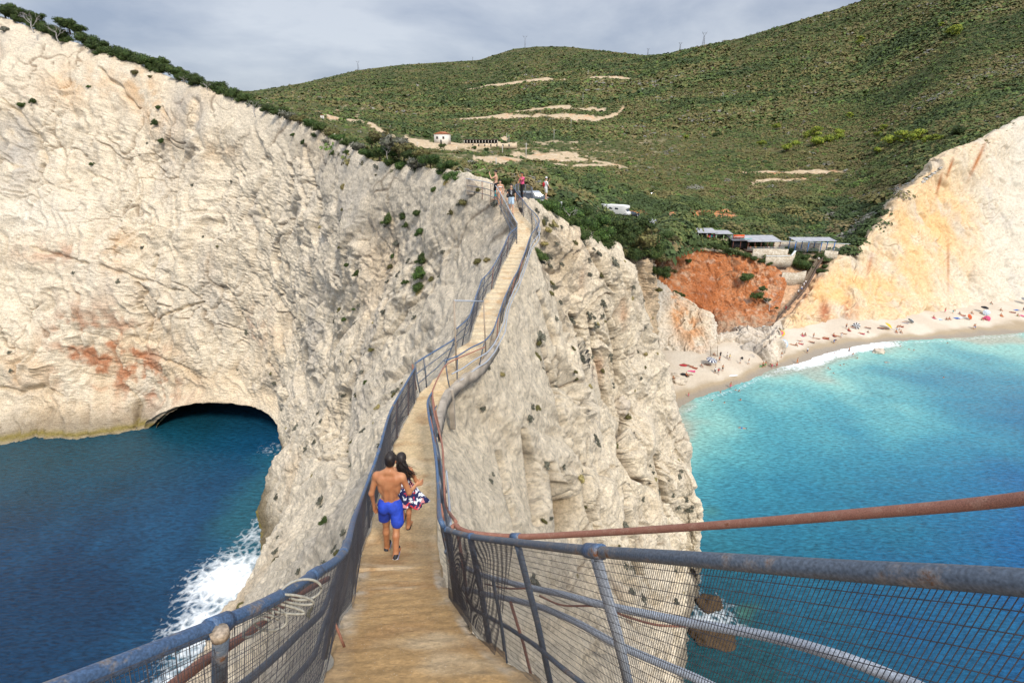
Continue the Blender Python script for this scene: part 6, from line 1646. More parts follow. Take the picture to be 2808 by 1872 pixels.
SK = np.array(SK); n_, mth = SK.shape[:2]; i = np.arange(n_ - 1)[:, None] * mth; j = np.arange(mth)[None]
Fk = np.stack([i + j, i + (j + 1) % mth, i + mth + (j + 1) % mth, i + mth + j], -1).reshape(-1, 4)
so_ = np_mesh('skirt', SK.reshape(-1, 3), Fk, M_FLOR, wo_, smooth=True); md = so_.modifiers.new('solid', 'SOLIDIFY'); md.thickness = .004
tp_ = fmesh('top', [('e', (-.03, .02, 1.10), (.135, .105, .13)), ('e', (-.025, .01, 1.0), (.135, .10, .1))], .012, M_FLOR, k=.03, cuts=[((0, .25, 1), 1.135)])
put('dress_top', tp_, wo_)
hcw = np.array([-.035, .07, 1.52]); mb = MB()
V_, F_ = field_mesh([('e', hcw + np.array([0, -.015, .0]), (.088, .10, .1)), ('c', hcw + np.array([0, -.06, -.04]), hcw + np.array([.03, -.10, -.25]), .075, .055)], .009, .03, cuts=[((0, .85, -.45), .85 * .10 - .45 * 1.52 + .03)])
mb.add(V_, F_)
for q in range(110):
    a0 = hcw + np.array([r.uniform(-.075, .075), r.uniform(-.11, -.03), r.uniform(-.1, .06)]); ln = r.uniform(.25, .48); wx = r.uniform(.0, .24) * (1 if r.random() < .8 else 1.4)
    ptsh = [a0]; 
    for s_ in range(1, 7):
        t_ = s_ / 6; ptsh.append(a0 + np.array([wx * t_ ** 1.4 + .015 * math.sin(s_ * 1.9 + q), -.05 * math.sin(t_ * 3) - .03 * t_, -ln * t_ * (1 - .35 * (wx > .25))]) + r.normal(size=3) * .006)
    mb.tube(curve3(ptsh, 12), np.linspace(.007, .0018, 12), 4)
mb.build('hair', M_HAIR, wo_, smooth=True)
for a in (aR, aL):
    put('sandal', fmesh('sandal', [('c', a + np.array([0, -.05, -.065]), a + np.array([.01, .14, -.065]), .04, .036)], .009, M_SHOE, k=.01, cuts=[((0, 0, 1), a[2] - .052), ((0, 0, -1), -(a[2] - .078))]), wo_)

# --- generic figures: a few poses, each cut once and copied with its clothes
def pose(kind):
    """prims of body, lower cloth, upper cloth, hair; local origin at the ground contact, facing +Y, 1.75 m"""
    g = {}
    if kind in ('stand', 'walk', 'arms_out', 'photo', 'step'):
        dy = {'stand': .03, 'walk': .2, 'arms_out': .05, 'photo': .04, 'step': .16}[kind]; dz = .0
        hl, hr_ = np.array([-.08, 0, .90]), np.array([.08, 0, .90]); al, ar = np.array([-.10, dy, .08]), np.array([.10, -dy, .08 + (.04 if kind == 'walk' else 0)])
        if kind == 'stand': al[0] -= .03; ar[0] += .03
        kl, kr = (hl + al) / 2 + np.array([0, .05, .02]), (hr_ + ar) / 2 + np.array([0, .05, .02])
        b_ = torso((0, 0, .97), (0, 0, 1.27), (0, .01, 1.48), (0, .03, 1.63)) + head((0, .03, 1.635)) + leg(hl, kl, al, al + np.array([-.02, .14, -.05])) + leg(hr_, kr, ar, ar + np.array([.02, .14, -.05]))
        if kind == 'arms_out': b_ += arm_hand((-.19, 0, 1.38), (-.45, .02, 1.36), (-.68, .05, 1.32), (-1, 0, -.1), big=False) + arm_hand((.19, 0, 1.38), (.45, .02, 1.30), (.66, .06, 1.18), (1, 0, -.3), big=False)
        elif kind == 'photo': b_ += arm_hand((-.19, 0, 1.38), (-.25, .22, 1.28), (-.12, .38, 1.52), (.3, .1, .9), big=True) + arm_hand((.19, 0, 1.38), (.27, .1, 1.13), (.2, .25, .97), (0, .5, -.8), big=True)
        else: b_ += arm_hand((-.19, 0, 1.38), (-.26, -.06 + dy * .3, 1.12), (-.27, .08 - dy * .3, .88), (0, .2, -1), big=True) + arm_hand((.19, 0, 1.38), (.26, -.03 + dy * .3, 1.12), (.26, .12 + dy * .4, .92), (0, .3, -1), big=True)
        g['body'] = b_
        g['low'] = ([('e', (0, -.01, .95), (.175, .13, .12)), ('c', hl, kl + np.array([0, 0, .09]), .105, .085), ('c', hr_, kr + np.array([0, 0, .09]), .105, .085)], [((0, 0, 1), 1.04)])
        g['long'] = ([('e', (0, -.01, .95), (.17, .125, .12)), ('c', hl, kl, .098, .07), ('c', hr_, kr, .098, .07), ('c', kl, al, .068, .052), ('c', kr, ar, .068, .052)], [((0, 0, 1), 1.04)])
        g['up'] = ([('e', (0, 0, 1.02), (.17, .125, .12)), ('e', (0, 0, 1.13), (.155, .115, .17)), ('e', (0, 0, 1.27), (.185, .128, .18)), ('c', (-.15, 0, 1.385), (.15, 0, 1.385), .078, .078)] + ([('c', (-.19, 0, 1.38), (-.235, -.03, 1.22), .066, .066), ('c', (.19, 0, 1.38), (.235, -.03, 1.22), .066, .066)] if kind != 'photo' else [('c', (-.19, 0, 1.38), (-.235, .13, 1.31), .066, .062), ('c', (.19, 0, 1.38), (.24, .05, 1.22), .066, .062)]), [((0, 0, 1), 1.455), ((0, 0, -1), -.92)])
        g['bikini'] = ([('e', (0, -.005, .93), (.168, .122, .09)), ('e', (0, .01, 1.27), (.172, .118, .06))], [])
        hc_ = np.array([0, .02, 1.66])
    elif kind == 'bend':
        hl, hr_ = np.array([-.09, 0, .85]), np.array([.09, 0, .85]); al, ar = np.array([-.13, 0, .08]), np.array([.13, .1, .08]); kl, kr = (hl + al) / 2 + np.array([0, .08, 0]), (hr_ + ar) / 2 + np.array([0, .08, 0])
        g['body'] = [('e', (0, 0, .90), (.15, .13, .12)), ('c', (0, .05, .95), (0, .33, 1.10), .13, .14), ('c', (0, .33, 1.10), (0, .5, 1.12), .1, .05)] + head((0, .62, 1.1), look=(0, .6, -.8)) + leg(hl, kl, al, al + np.array([0, .14, -.05])) + leg(hr_, kr, ar, ar + np.array([0, .14, -.05])) + arm_hand((-.16, .36, 1.1), (-.2, .42, .85), (-.15, .5, .62), (0, .2, -1), big=False) + arm_hand((.16, .36, 1.1), (.2, .42, .85), (.15, .5, .62), (0, .2, -1), big=False)
        g['low'] = ([('e', (0, 0, .9), (.17, .15, .13)), ('c', hl, kl, .1, .085), ('c', hr_, kr, .1, .085)], [((0, .5, 1), 1.06)]); g['up'] = ([('c', (0, .1, .98), (0, .36, 1.12), .155, .16)], []); g['bikini'] = g['low']; hc_ = np.array([0, .62, 1.14])
    elif kind == 'sit':
        hl, hr_ = np.array([-.09, 0, .12]), np.array([.09, 0, .12]); kl, kr = np.array([-.14, .38, .38]), np.array([.14, .42, .30]); al, ar = np.array([-.12, .62, .07]), np.array([.12, .74, .07])
        g['body'] = torso((0, 0, .15), (0, -.03, .45), (0, .0, .66), (0, .04, .81)) + head((0, .04, .815)) + leg(hl, kl, al, al + np.array([0, .12, .0])) + leg(hr_, kr, ar, ar + np.array([0, .12, .0])) + arm_hand((-.19, -.03, .56), (-.25, .1, .34), (-.15, .33, .40), (.3, .6, 0), big=False) + arm_hand((.19, -.03, .56), (.26, -.15, .32), (.28, -.2, .09), (0, -.3, -.6), big=False)
        g['low'] = ([('e', (0, 0, .14), (.175, .14, .12)), ('c', hl, kl * .6 + hl * .4, .1, .085), ('c', hr_, kr * .6 + hr_ * .4, .1, .085)], []); g['up'] = ([('e', (0, -.02, .45), (.18, .125, .2)), ('e', (0, 0, .27), (.16, .12, .14))], [((0, 0, 1), .63)]); g['bikini'] = ([('e', (0, 0, .12), (.17, .125, .1)), ('e', (0, -.02, .45), (.17, .12, .06))], []); hc_ = np.array([0, .03, .84])
    elif kind in ('lie', 'prone'):
        sg = 1 if kind == 'lie' else -1
        hl, hr_ = np.array([-.09, 0, .12]), np.array([.09, 0, .12]); kl, kr = np.array([-.12, -.42, .30 if kind == 'lie' else .1]), np.array([.12, -.45, .12]); al, ar = np.array([-.12, -.72 if kind == 'lie' else -.85, .08]), np.array([.12, -.88, .08])
        g['body'] = [('e', (0, .02, .13), (.155, .12, .11)), ('e', (0, .2, .13), (.13, .16, .095)), ('e', (0, .38, .14), (.165, .17, .11)), ('c', (-.13, .48, .14), (.13, .48, .14), .06, .06), ('c', (0, .5, .14), (0, .62, .15), .07, .05), ('e', (0, .76, .17), (.08, .105, .095)), ('c', (0, .76, .17 + sg * .08), (0, .76, .17 + sg * .1), .02, .015, .01)] + leg(hl, kl, al, al + np.array([0, -.06, .1])) + leg(hr_, kr, ar, ar + np.array([0, -.06, .1])) + arm_hand((-.19, .46, .13), (-.36, .3 if sg > 0 else .65, .09), (-.34, .05 if sg > 0 else .85, .07), (0, -1, 0), big=False) + arm_hand((.19, .46, .13), (.38, .62, .09), (.2, .82, .09), (-.8, .3, 0), big=False)
        g['low'] = ([('e', (0, .01, .13), (.17, .14, .125)), ('c', hl, kl * .55 + hl * .45, .1, .08), ('c', hr_, kr * .55 + hr_ * .45, .1, .08)], []); g['up'] = ([('e', (0, .36, .14), (.18, .2, .12)), ('e', (0, .18, .13), (.15, .17, .11))], []); g['bikini'] = ([('e', (0, 0, .13), (.165, .10, .115)), ('e', (0, .38, .14), (.172, .06, .12))], []); hc_ = np.array([0, .79, .18])
    elif kind == 'swim':
        g['body'] = [('e', (0, -.03, -.04), (.19, .12, .14)), ('c', (0, 0, .02), (0, .03, .16), .055, .05)] + head((0, .05, .22)) + arm_hand((-.18, 0, .0), (-.36, .15, -.02), (-.4, .38, -.03), (0, 1, 0), big=False) + arm_hand((.18, 0, .0), (.38, .12, -.02), (.44, .33, -.03), (0, 1, 0), big=False)
        g['low'] = None; g['up'] = ([('e', (0, -.03, -.05), (.2, .13, .12)), ('c', (-.1, -.02, .02), (.1, -.02, .02), .07, .07)], [((0, 0, 1), .06)]); g['bikini'] = None; hc_ = np.array([0, .04, .245])
    g['hair'] = ([('e', hc_ + (np.array([0, -.012, .012]) if kind not in ('lie', 'prone') else np.array([0, .03, .0])), (.09, .103, .095))], [((0, .8, -.6), .8 * hc_[1] - .6 * hc_[2] + .065)] if kind not in ('lie', 'prone') else [((0, -1, 0), -(hc_[1] - .02))])
    return g
POSES = {}
def get_pose(kind, res):
    key = (kind, res)
    if key not in POSES:
        g = pose(kind); out = {}
        out['body'] = fmesh('body', g['body'], res, M_SKINS[0], k=.03)
        for nm in ('low', 'long', 'up', 'bikini', 'hair'):
            if g.get(nm): out[nm] = fmesh(nm, g[nm][0], res * (.8 if nm == 'hair' else 1), M_HAIR if nm == 'hair' else M_WHT, k=.03, cuts=g[nm][1])
        POSES[key] = out
    return POSES[key]
CL = {}
def cloth(c):
    tab = {'black': (.015, .015, .018), 'white': (.75, .75, .74), 'red': (.42, .02, .03), 'dark red': (.25, .01, .02), 'blue': (.03, .12, .42), 'navy': (.015, .025, .09), 'yellow': (.70, .48, .03), 'pink': (.70, .10, .22), 'green': (.10, .30, .10), 'orange': (.72, .20, .04), 'grey': (.25, .25, .26), 'turquoise': (.05, .45, .45), 'pale blue': (.45, .58, .70)}
    return flat('cloth_' + c.replace(' ', '_'), tab[c], rough=.85, noise=.2, nscale=12)
def person(p, kind, label, rz=0.0, low=None, up=None, lowkind='low', sk=0, hair='dark', h=1.0, res=.03, group=None, hat=None):
    g = get_pose(kind, res); o = empty('person', tuple(p), rz); o.scale = (h, h, h); tag(o, label, 'person', group)
    put('body', g['body'], o, M_SKINS[sk])
    if hair: put('hair', g['hair'], o, M_HAIR if hair == 'dark' else M_HAIR2)
    if low and lowkind in g: put({'low': 'shorts', 'long': 'trousers', 'bikini': 'swimsuit'}[lowkind], g[lowkind], o, cloth(low))
    if up and 'up' in g: put('shirt', g['up'], o, cloth(up))
    return o

# people at the top of the stairs
o = person(P(1361, 548, 33), 'photo', 'bare-chested man in black patterned shorts taking a photo at the top of the stairs', rz=R(75), low='black', sk=1, res=.016, h=1.04)
cm = MB(); cm.box((-.1, .43, 1.63), (.10, .03, .06)); cm.tube([(-.1, .44, 1.63), (-.1, .475, 1.63)], .022, 10)
cmo = cm.build('camera', flat('black_plastic', (.02, .02, .022), rough=.4), None); cmo.location = o.location; cmo.rotation_euler = o.rotation_euler; cmo.scale = o.scale; tag(cmo, 'small black camera held up by the bare-chested man', 'camera')
o = person(P(1372, 562, 32.9), 'stand', 'woman in a white bikini standing behind the bare-chested man', rz=R(170), low='white', lowkind='bikini', sk=1, res=.016, h=.88)
tw = MB(); V_, F_ = field_mesh([('c', (.30, .05, .86), (.31, .06, .56), .035, .055), ('c', (.27, .05, .86), (.26, .07, .6), .03, .04)], .015, .03); tw.add(V_, F_)
two = tw.build('towel', cloth('turquoise'), None, smooth=True); two.location = o.location; two.rotation_euler = o.rotation_euler; tag(two, 'turquoise towel hanging from the hand of the woman in the white bikini', 'towel')
p = D(1402, 584); o = person(p, 'step', 'woman in a black T-shirt with a white print and pale shorts coming down the stairs', rz=R(180), low='pale blue', up='black', sk=1, res=.014, h=.93)
prn = MB(); 
for (x0, z0, w0, h0) in ((0, 1.33, .11, .05), (-.01, 1.26, .09, .06), (.02, 1.20, .08, .05), (-.02, 1.15, .06, .04)):
    prn.box((x0, .118 + (.012 if z0 > 1.3 else .004), z0), (w0, .02, h0), tilt=Matrix.Rotation(random.uniform(-.5, .5), 4, 'Y'))
put('shirt_print', mb_mesh(prn, 'shirt_print', flat('grey_white_print', (.5, .5, .5), rough=.8), smooth=False), o)
bgm = fmesh('bag', [('c', (.20, .12, 1.05), (.20, .15, .98), .07, .09), ('c', (.13, .13, 1.15), (.0, .12, 1.40), .008, .008)], .014, M_SHOE, k=.02)
bo = put('bag', bgm, None); bo.location = o.location; bo.rotation_euler = o.rotation_euler; tag(bo, 'black shoulder bag hanging from the woman in the black T-shirt', 'bag')
o = person(P(1432, 545, 34.5), 'photo', 'person in a red and pink T-shirt and black trousers behind the platform rail', rz=R(120), low='black', lowkind='long', up='pink', sk=0, res=.018, h=.97)
o = person(P(1496, 548, 37.5), 'photo', 'woman in a white sun hat and white top taking a photo beside the parked car', rz=R(-70), low='white', up='white', sk=1, res=.018, h=.9)
ht = MB(); ht.tube([(0, .02, 1.70), (0, .02, 1.705)], .13, 16); ht.tube([(0, .02, 1.70), (0, .02, 1.76), (0, .02, 1.79)], [.095, .085, .05], 14)
put('sun_hat', mb_mesh(ht, 'sun_hat', cloth('white')), o)
bp_ = put('backpack', fmesh('backpack', [('e', (0, -.2, 1.2), (.13, .09, .2))], .02, cloth('red')), None); bp_.location = o.location; bp_.rotation_euler = o.rotation_euler; bp_.scale = o.scale; tag(bp_, 'red backpack on the back of the woman in the white sun hat', 'backpack')

# ------------------------------------------------------------------ beach life
def c6(x, y): return 1800 + x / 4.704, 900 + y / 4.704
def c7(x, y): return 2250 + x / 4.215, 800 + y / 4.215
def bp6(x, y): return beach_pt(*c6(x, y))
def bp7(x, y): return beach_pt(*c7(x, y))
def towel(p, rz, colr, label, size=(.85, 1.8)):
    mb = MB(); n = 9; X_, Y_ = np.meshgrid(np.linspace(-.5, .5, n), np.linspace(-.5, .5, n), indexing='ij')
    V = np.stack([X_ * size[0], Y_ * size[1] , .035 + .02 * np.sin(X_ * 9 + p[0]) * np.cos(Y_ * 7)], -1).reshape(-1, 3); F = grid_faces(n, n); mb.add(V, F[:, ::-1]); mb.add(V - np.array([0, 0, .03]), F)
    o = mb.build('beach_towel', cloth(colr), None, smooth=True); o.location = tuple(p); o.rotation_euler = (0, 0, rz); return tag(o, label, 'towel', 'towels spread on the beach')
RT = 0.045
def bperson(p, kind, label, **kw):
    return person(p, kind, label, res=RT, group=kw.pop('group', 'people on the beach'), **kw)
# near cove, left of the rock stack
ST = [(820, 378, 'stand', 'black', 'black', 'person dressed in black standing below the wooden frame at the cove', 180), (808, 437, 'walk', 'navy', None, 'man in dark trunks walking in the line of people in the cove', 200), (765, 478, 'stand', 'pale blue', 'white', 'person in white standing in the middle of the line of people in the cove', 90),
 (752, 578, 'stand', 'black', 'white', 'person in a white vest and black shorts beside the man in red', 180), (790, 597, 'walk', 'grey', 'red', 'man in a red shirt walking down the cove to the water', 190), (848, 550, 'stand', 'black', None, 'slim person in black trunks standing right of the man in red', 180),
 (910, 388, 'walk', 'grey', 'white', 'person in a white shirt walking behind the person in yellow', 60), (940, 408, 'walk', 'grey', 'yellow', 'person in a yellow shirt in the middle of the cove', 60), (1080, 453, 'walk', 'white', 'white', 'person in white carrying a dark bag beside the rock stack', 80),
 (1183, 466, 'walk', 'white', None, 'person in white shorts walking at the foot of the rock stack', 250), (1372, 503, 'stand', 'black', None, 'left one of the pair with a green float at the rock stack', 200), (1402, 497, 'stand', 'green', None, 'right one of the pair with a green float at the rock stack', 170),
 (1485, 508, 'bend', 'pink', None, 'person bending in pink swimwear at the foot of the rock stack', 90), (1548, 503, 'arms_out', 'red', None, 'person in red shorts with arms spread in the shallow water', 180), (1608, 378, 'photo', 'white', None, 'person in white shorts raising an arm near the big striped umbrella', 120),
 (1940, 317, 'stand', 'navy', 'white', 'person in a white top and dark shorts alone on the open sand', 180), (1812, 452, 'walk', 'orange', None, 'man in orange trunks standing at the water edge', 240), (2020, 130, 'stand', 'grey', None, 'slim person standing near the cliff foot at the start of the beach', 180),
 (950, 768, 'stand', 'pink', None, 'woman in pink swimwear wading off the cove', 180), (408, 882, 'stand', 'pink', None, 'child standing at the edge of the wet sand in the cove', 180)]
for x, y, k, low, up, lab, rz in ST:
    bperson(bp6(x, y), k, lab, low=low, up=up, rz=R(rz), sk=0 if up is None else 2, h=.7 if 'child' in lab else 1.0)
LY = [(95, 462, 'lie', 'orange', 'person lying on an orange towel at the left end of the cove', 250, 'orange'), (375, 470, 'lie', 'black', 'first of three sunbathers lying side by side beside the red float', 240, 'white'), (430, 490, 'lie', 'white', 'second of three sunbathers beside the red float', 240, 'grey'), (482, 510, 'prone', 'red', 'third of three sunbathers beside the red float', 235, 'red'),
 (575, 495, 'sit', 'white', 'person in white sitting between the sunbathers and the striped umbrella', 200, None), (380, 605, 'sit', 'red', 'person sitting on the black towel in the cove', 200, 'black'), (425, 600, 'lie', 'grey', 'person lying beside the black towel in the cove', 80, None), (97, 665, 'sit', 'pink', 'child sitting on the sand by the headland edge', 200, None),
 (170, 800, 'sit', 'black', 'upper of two people sitting at the headland edge', 210, None), (210, 865, 'sit', 'black', 'lower of two people sitting at the headland edge', 210, None), (655, 475, 'lie', 'black', 'person lying under the navy striped umbrella', 250, None), (740, 350, 'sit', 'navy', 'person sitting under the wooden frame', 200, None),
 (1585, 100, 'lie', 'black', 'person lying under the orange and purple umbrella', 90, None), (1750, 215, 'lie', 'navy', 'left sunbather of the trio on the open sand', 250, None), (1800, 220, 'sit', 'black', 'middle sunbather of the trio on the open sand', 200, None), (1850, 205, 'lie', 'pink', 'right sunbather of the trio on the open sand', 250, 'pink'),
 (1850, 168, 'lie', 'white', 'person lying on a white towel behind the trio', 90, 'white'), (1880, 92, 'sit', 'pink', 'person sitting on a pink towel close to the cliff foot', 200, 'pink'), (1915, 95, 'sit', 'black', 'person sitting right of the pink towel', 180, None), (2000, 178, 'lie', 'black', 'sunbather lying alone in the middle of the sand', 250, 'navy'), (2065, 135, 'prone', 'orange', 'sunbather lying behind the standing slim person', 250, None),
 (2185, 128, 'lie', 'dark red', 'sunbather lying on a dark red towel', 250, 'dark red')]
for x, y, k, low, lab, rz, tw_ in LY:
    p = bp6(x, y)
    if tw_: towel(p + np.array([0, .1, 0]), R(rz), tw_, f'{tw_} beach towel under the ' + ' '.join(lab.split()[:10]))
    bperson(p + np.array([0, 0, .03]), k, lab, low=low, lowkind='bikini' if k != 'sit' else 'low', rz=R(rz), sk=(int(x) % 2) * 2)
# man on the boulder
pr_ = bp6(225, 700)
def boulder(p, size, label, seed, mat=None, name='boulder'):
    u, v = np.meshgrid(np.linspace(0, 2 * np.pi, 40), np.linspace(0, np.pi, 22), indexing='ij')
    n = np.stack([np.sin(v) * np.cos(u), np.sin(v) * np.sin(u), np.cos(v)], -1); q = n.astype(np.float32)
    d = 1 + fbm(np.stack([n[..., 0] * 1.5, n[..., 1] * 1.5, n[..., 2] * 1.5], -1) + seed, 4, seed) * .35 - (worley(n * 2.2 + seed, seed)[0] - .4) * .3
    V = n * d[..., None] * np.array(size); c = np.ones(V.shape) * np.array((.58, .5, .4)) * (1 + .2 * fbm(V * .9 + seed, 3, seed))[..., None]
    o = np_mesh(name, V.reshape(-1, 3), grid_faces(40, 22), mat or rock_far, smooth=True, attrs={'col': c.reshape(-1, 3)}); o.location = tuple(p); return tag(o, label, 'rock')
boulder(bp6(290, 690) + np.array([0, 0, .1]), (2.0, 1.3, .9), 'pale low boulder on the sand of the cove behind the sitting man', 3)
boulder(bp6(250, 605) + np.array([0, 0, .0]), (1.1, .9, .5), 'smaller pale rock just above the boulder in the cove', 4)
bperson(bp6(212, 672) + np.array([0, 0, .5]), 'sit', 'man in black trunks sitting on the pale boulder in the cove', low='black', rz=R(200))
mossy = attr_mat('mossy_rock', nscale=3, namp=.3, bump=.5, bdist=.2, bscale=2)
boulder(G(*c7(672, 702)) + np.array([0, 0, .25]), (1.5, 1.1, 1.1), 'lone half-mossy rock standing in the shallow sea', 8)
boulder(G(*c6(1455, 470)), (2.2, 1.2, .7), 'green mossy rock at the waterline under the rock stack', 9)
wetr = attr_mat('wet_brown_rock', nscale=3, namp=.3, bump=.6, bdist=.2, bscale=2)
for x_, y_, s_, lb in ((1945, 1655, (1.7, 1.4, .9), 'dark wet rock nearest the ridge foot behind the mesh'), (1975, 1750, (2.2, 1.6, .55), 'flat dark rock awash below the first wet rock behind the mesh'), (1930, 1740, (1.8, 1.5, 1.0), 'dark wet rock at the ridge foot low behind the mesh')):
    ob = boulder(G(x_, y_), s_, lb, int(x_), wetr); ca_ = ob.data.attributes['col']; n__ = len(ob.data.vertices); cc__ = np.zeros(n__ * 4, np.float32); ca_.data.foreach_get('color', cc__); cc__ = cc__.reshape(-1, 4); cc__[:, :3] *= np.array([.13, .10, .07]); ca_.data.foreach_set('color', cc__.ravel())
o = boulder(P(1840, 1023, 58), (.8, .7, .9), 'egg-shaped boulder stuck above the crack on the right face', 12)
q = surf(1701, 1105); o.location = tuple(q[0] + np.array([.2, -.4, .1]))
# right part of the beach
ST2 = [(290, 428, 'stand', 'navy', None, 'person standing below the brown stain of the right cliff', 180), (235, 537, 'walk', 'white', 'white', 'person in white standing among the sunbathers', 120), (145, 595, 'bend', 'blue', 'navy', 'person in blue bending over near the water', 250), (1430, 240, 'stand', 'pink', None, 'person standing at the top of the far beach', 180),
 (1525, 242, 'bend', 'turquoise', None, 'person bending down near the big cliff foot', 200), (910, 443, 'stand', 'white', None, 'right of two people standing over the pair on the sand', 180), (875, 452, 'stand', 'pale blue', None, 'left of two people standing over the pair on the sand', 180), (1755, 432, 'walk', 'white', None, 'left one of the couple walking along the wet sand', 200),
 (1773, 430, 'walk', 'blue', None, 'right one of the couple walking along the wet sand', 200), (2337, 222, 'stand', 'navy', None, 'person standing at the far right edge of the beach', 180)]
for x, y, k, low, up, lab, rz in ST2: bperson(bp7(x, y), k, lab, low=low, up=up, rz=R(rz))
LY2 = [(870, 470, 'sit', 'red', 'left one of the pair sitting on the sand below the yellow umbrella', None), (920, 474, 'sit', 'navy', 'right one of the pair sitting on the sand below the yellow umbrella', None), (322, 440, 'sit', 'red', 'person sitting on red cloth below the cliff', 'red'), (1300, 298, 'sit', 'pink', 'person sitting at the left end of the far group', 'pink'), (1450, 322, 'sit', 'navy', 'left one of two people sitting side by side far along the beach', None), (1482, 322, 'sit', 'red', 'right one of two people sitting side by side far along the beach', None),
 (1860, 330, 'sit', 'black', 'left one of the group beside the magenta umbrella', None), (1905, 326, 'sit', 'black', 'right one of the group beside the magenta umbrella', None), (1870, 252, 'lie', 'black', 'person lying between the black and white umbrellas', None), (2082, 216, 'sit', 'black', 'person sitting far along the beach under the pale cliff', None), (2082, 278, 'sit', 'orange', 'person sitting below the one under the pale cliff', 'orange'),
 (2215, 240, 'lie', 'dark red', 'person lying near the right edge of the beach', 'dark red'), (2268, 284, 'sit', 'green', 'person in green sitting near the right edge of the beach', None), (1640, 272, 'lie', 'red', 'person lying on the red towels of the far group', 'red'), (1597, 262, 'sit', 'blue', 'person sitting behind the blue towels', None), (1742, 252, 'sit', 'grey', 'person leaning on the sand mound', None), (540, 417, 'lie', 'orange', 'sunbather lying alone above the water', 'grey'),
 (690, 422, 'lie', 'red', 'person lying left of the yellow umbrella', 'navy'), (730, 428, 'lie', 'navy', 'person lying under the yellow umbrella', None), (980, 357, 'lie', 'black', 'person lying beside the white umbrella', 'pale blue'), (470, 487, 'lie', 'white', 'person lying on the long pink towel', 'pink'), (545, 470, 'sit', 'navy', 'child sitting at the end of the long pink towel', None), (150, 505, 'sit', 'red', 'left one of the sunbathing couple near the slanting shadow', 'dark red'),
 (192, 514, 'lie', 'yellow', 'right one of the sunbathing couple near the slanting shadow', None), (58, 542, 'lie', 'red', 'person lying on a red towel nearest the water', 'red'), (920, 402, 'lie', 'black', 'person lying behind the two standing people', 'red'), (380, 418, 'lie', 'grey', 'person lying by the black and white umbrella', 'grey'), (262, 490, 'lie', 'black', 'person lying behind the one in white', None), (1965, 140, 'sit', 'turquoise', 'person sitting by the pale rocks at the cliff foot', None)]
for x, y, k, low, lab, tw_ in LY2:
    p = bp7(x, y); rz = 250 if k != 'sit' else 190
    if tw_: towel(p, R(rz), tw_, f'{tw_} beach towel under the ' + ' '.join(lab.split()[:10]))
    bperson(p + np.array([0, 0, .03]), k, lab, low=low, lowkind='bikini' if k != 'sit' else 'low', rz=R(rz), sk=(int(x) % 2) * 2, h=.75 if 'child' in lab else 1)
for x, y, cl_, lab, sz in ((1560, 300, 'blue', 'wide blue towel in front of the far group', (2.2, 1.6)), (1610, 300, 'white', 'white towel right of the wide blue one', (1.6, 1.4)), (2250, 208, 'blue', 'blue towel near the pale rocks', (1.6, 1.5)), (1375, 318, 'pale blue', 'pale blue towel between the sitting people', (1.6, 1.2)), (2330, 272, 'pink', 'pink towel at the right edge', (2.4, 1.2))):
    towel(bp7(x, y), R(100), cl_, lab, sz)
towel(bp6(450, 550), R(70), 'pink', 'faint pink towel on the sand of the cove', (1.2, 1.8)); towel(bp6(105, 555), R(70), 'dark red', 'small dark red towel at the left of the cove', (.9, 1.3))
# swimmers
SW = [('a', 1025, 797, 'head of a swimmer just left of the wading man'), ('a', 1063, 815, 'man standing chest deep closest to the cove'), ('a', 828, 828, 'swimmer crawling in the shallow grey water'), ('a', 722, 930, 'swimmer off the tip of the cove'), ('a', 880, 958, 'bather with only the head and shoulders out, middle of three'), ('a', 1085, 932, 'bather turned away, right one of three off the cove'),
      ('a', 2215, 515, 'upper one of two swimmers close together'), ('a', 2238, 532, 'lower one of two swimmers close together'), ('a', 2285, 580, 'swimmer with a wake below the close pair'), ('b', 922, 630, 'swimmer right of the lone mossy rock'), ('b', 1020, 665, 'left head of two swimmers beyond the mossy rock'), ('b', 1078, 674, 'right head of two swimmers beyond the mossy rock'), ('b', 1465, 592, 'swimmer splashing white water far along the beach'),
      ('b', 425, 767, 'swimmer just outside the surf'), ('b', 228, 850, 'left one of two swimmers off the surf'), ('b', 270, 840, 'right one of two swimmers off the surf'), ('b', 1420, 990, 'lone swimmer farthest out in the deep blue'), ('b', 75, 706, 'swimmer at the start of the surf'), ('b', 160, 708, 'swimmer inside the white surf')]
for t_, x, y, lab in SW:
    q = c6(x, y) if t_ == 'a' else c7(x, y); p = G(*q)
    bperson(p + np.array([0, 0, .0 if 'chest' not in lab and 'turned' not in lab else .25]), 'swim', lab, rz=R((x * 7) % 360), group='swimmers in the turquoise water')
bperson(G(*c7(325, 692)) + np.array([0, 0, -.35]), 'walk', 'person in black shorts standing in the white surf', low='black', rz=R(200), group='swimmers in the turquoise water')
bperson(G(*c7(370, 738)) + np.array([0, 0, -.7]), 'stand', 'person in pale blue shorts standing thigh deep beyond the surf', low='pale blue', rz=R(20), group='swimmers in the turquoise water')
bperson(G(*c6(1105, 1287)) + np.array([0, 0, -.13]), 'lie', 'swimmer floating on the back far off the cove', low='blue', rz=R(260), group='swimmers in the turquoise water')
bperson(G(*c7(775, 816)) + np.array([0, 0, -.14]), 'prone', 'swimmer stretched out on the surface off the mossy rock', low='grey', rz=R(80), group='swimmers in the turquoise water')
# people on the walkway above the stack and on the long stairs
for x, y, k, low, up, lab in ((1893, 932, 'walk', 'x', 'x', ''),): pass
WK = [(1976, 926, 'navy', 'grey', 'person in grey on the steps down from the rock stack'), (1963, 939, 'blue', 'turquoise', 'person at the lower landing of the cove steps'), (2008, 914, 'black', 'black', 'person in black on the walkway above the rock stack')]

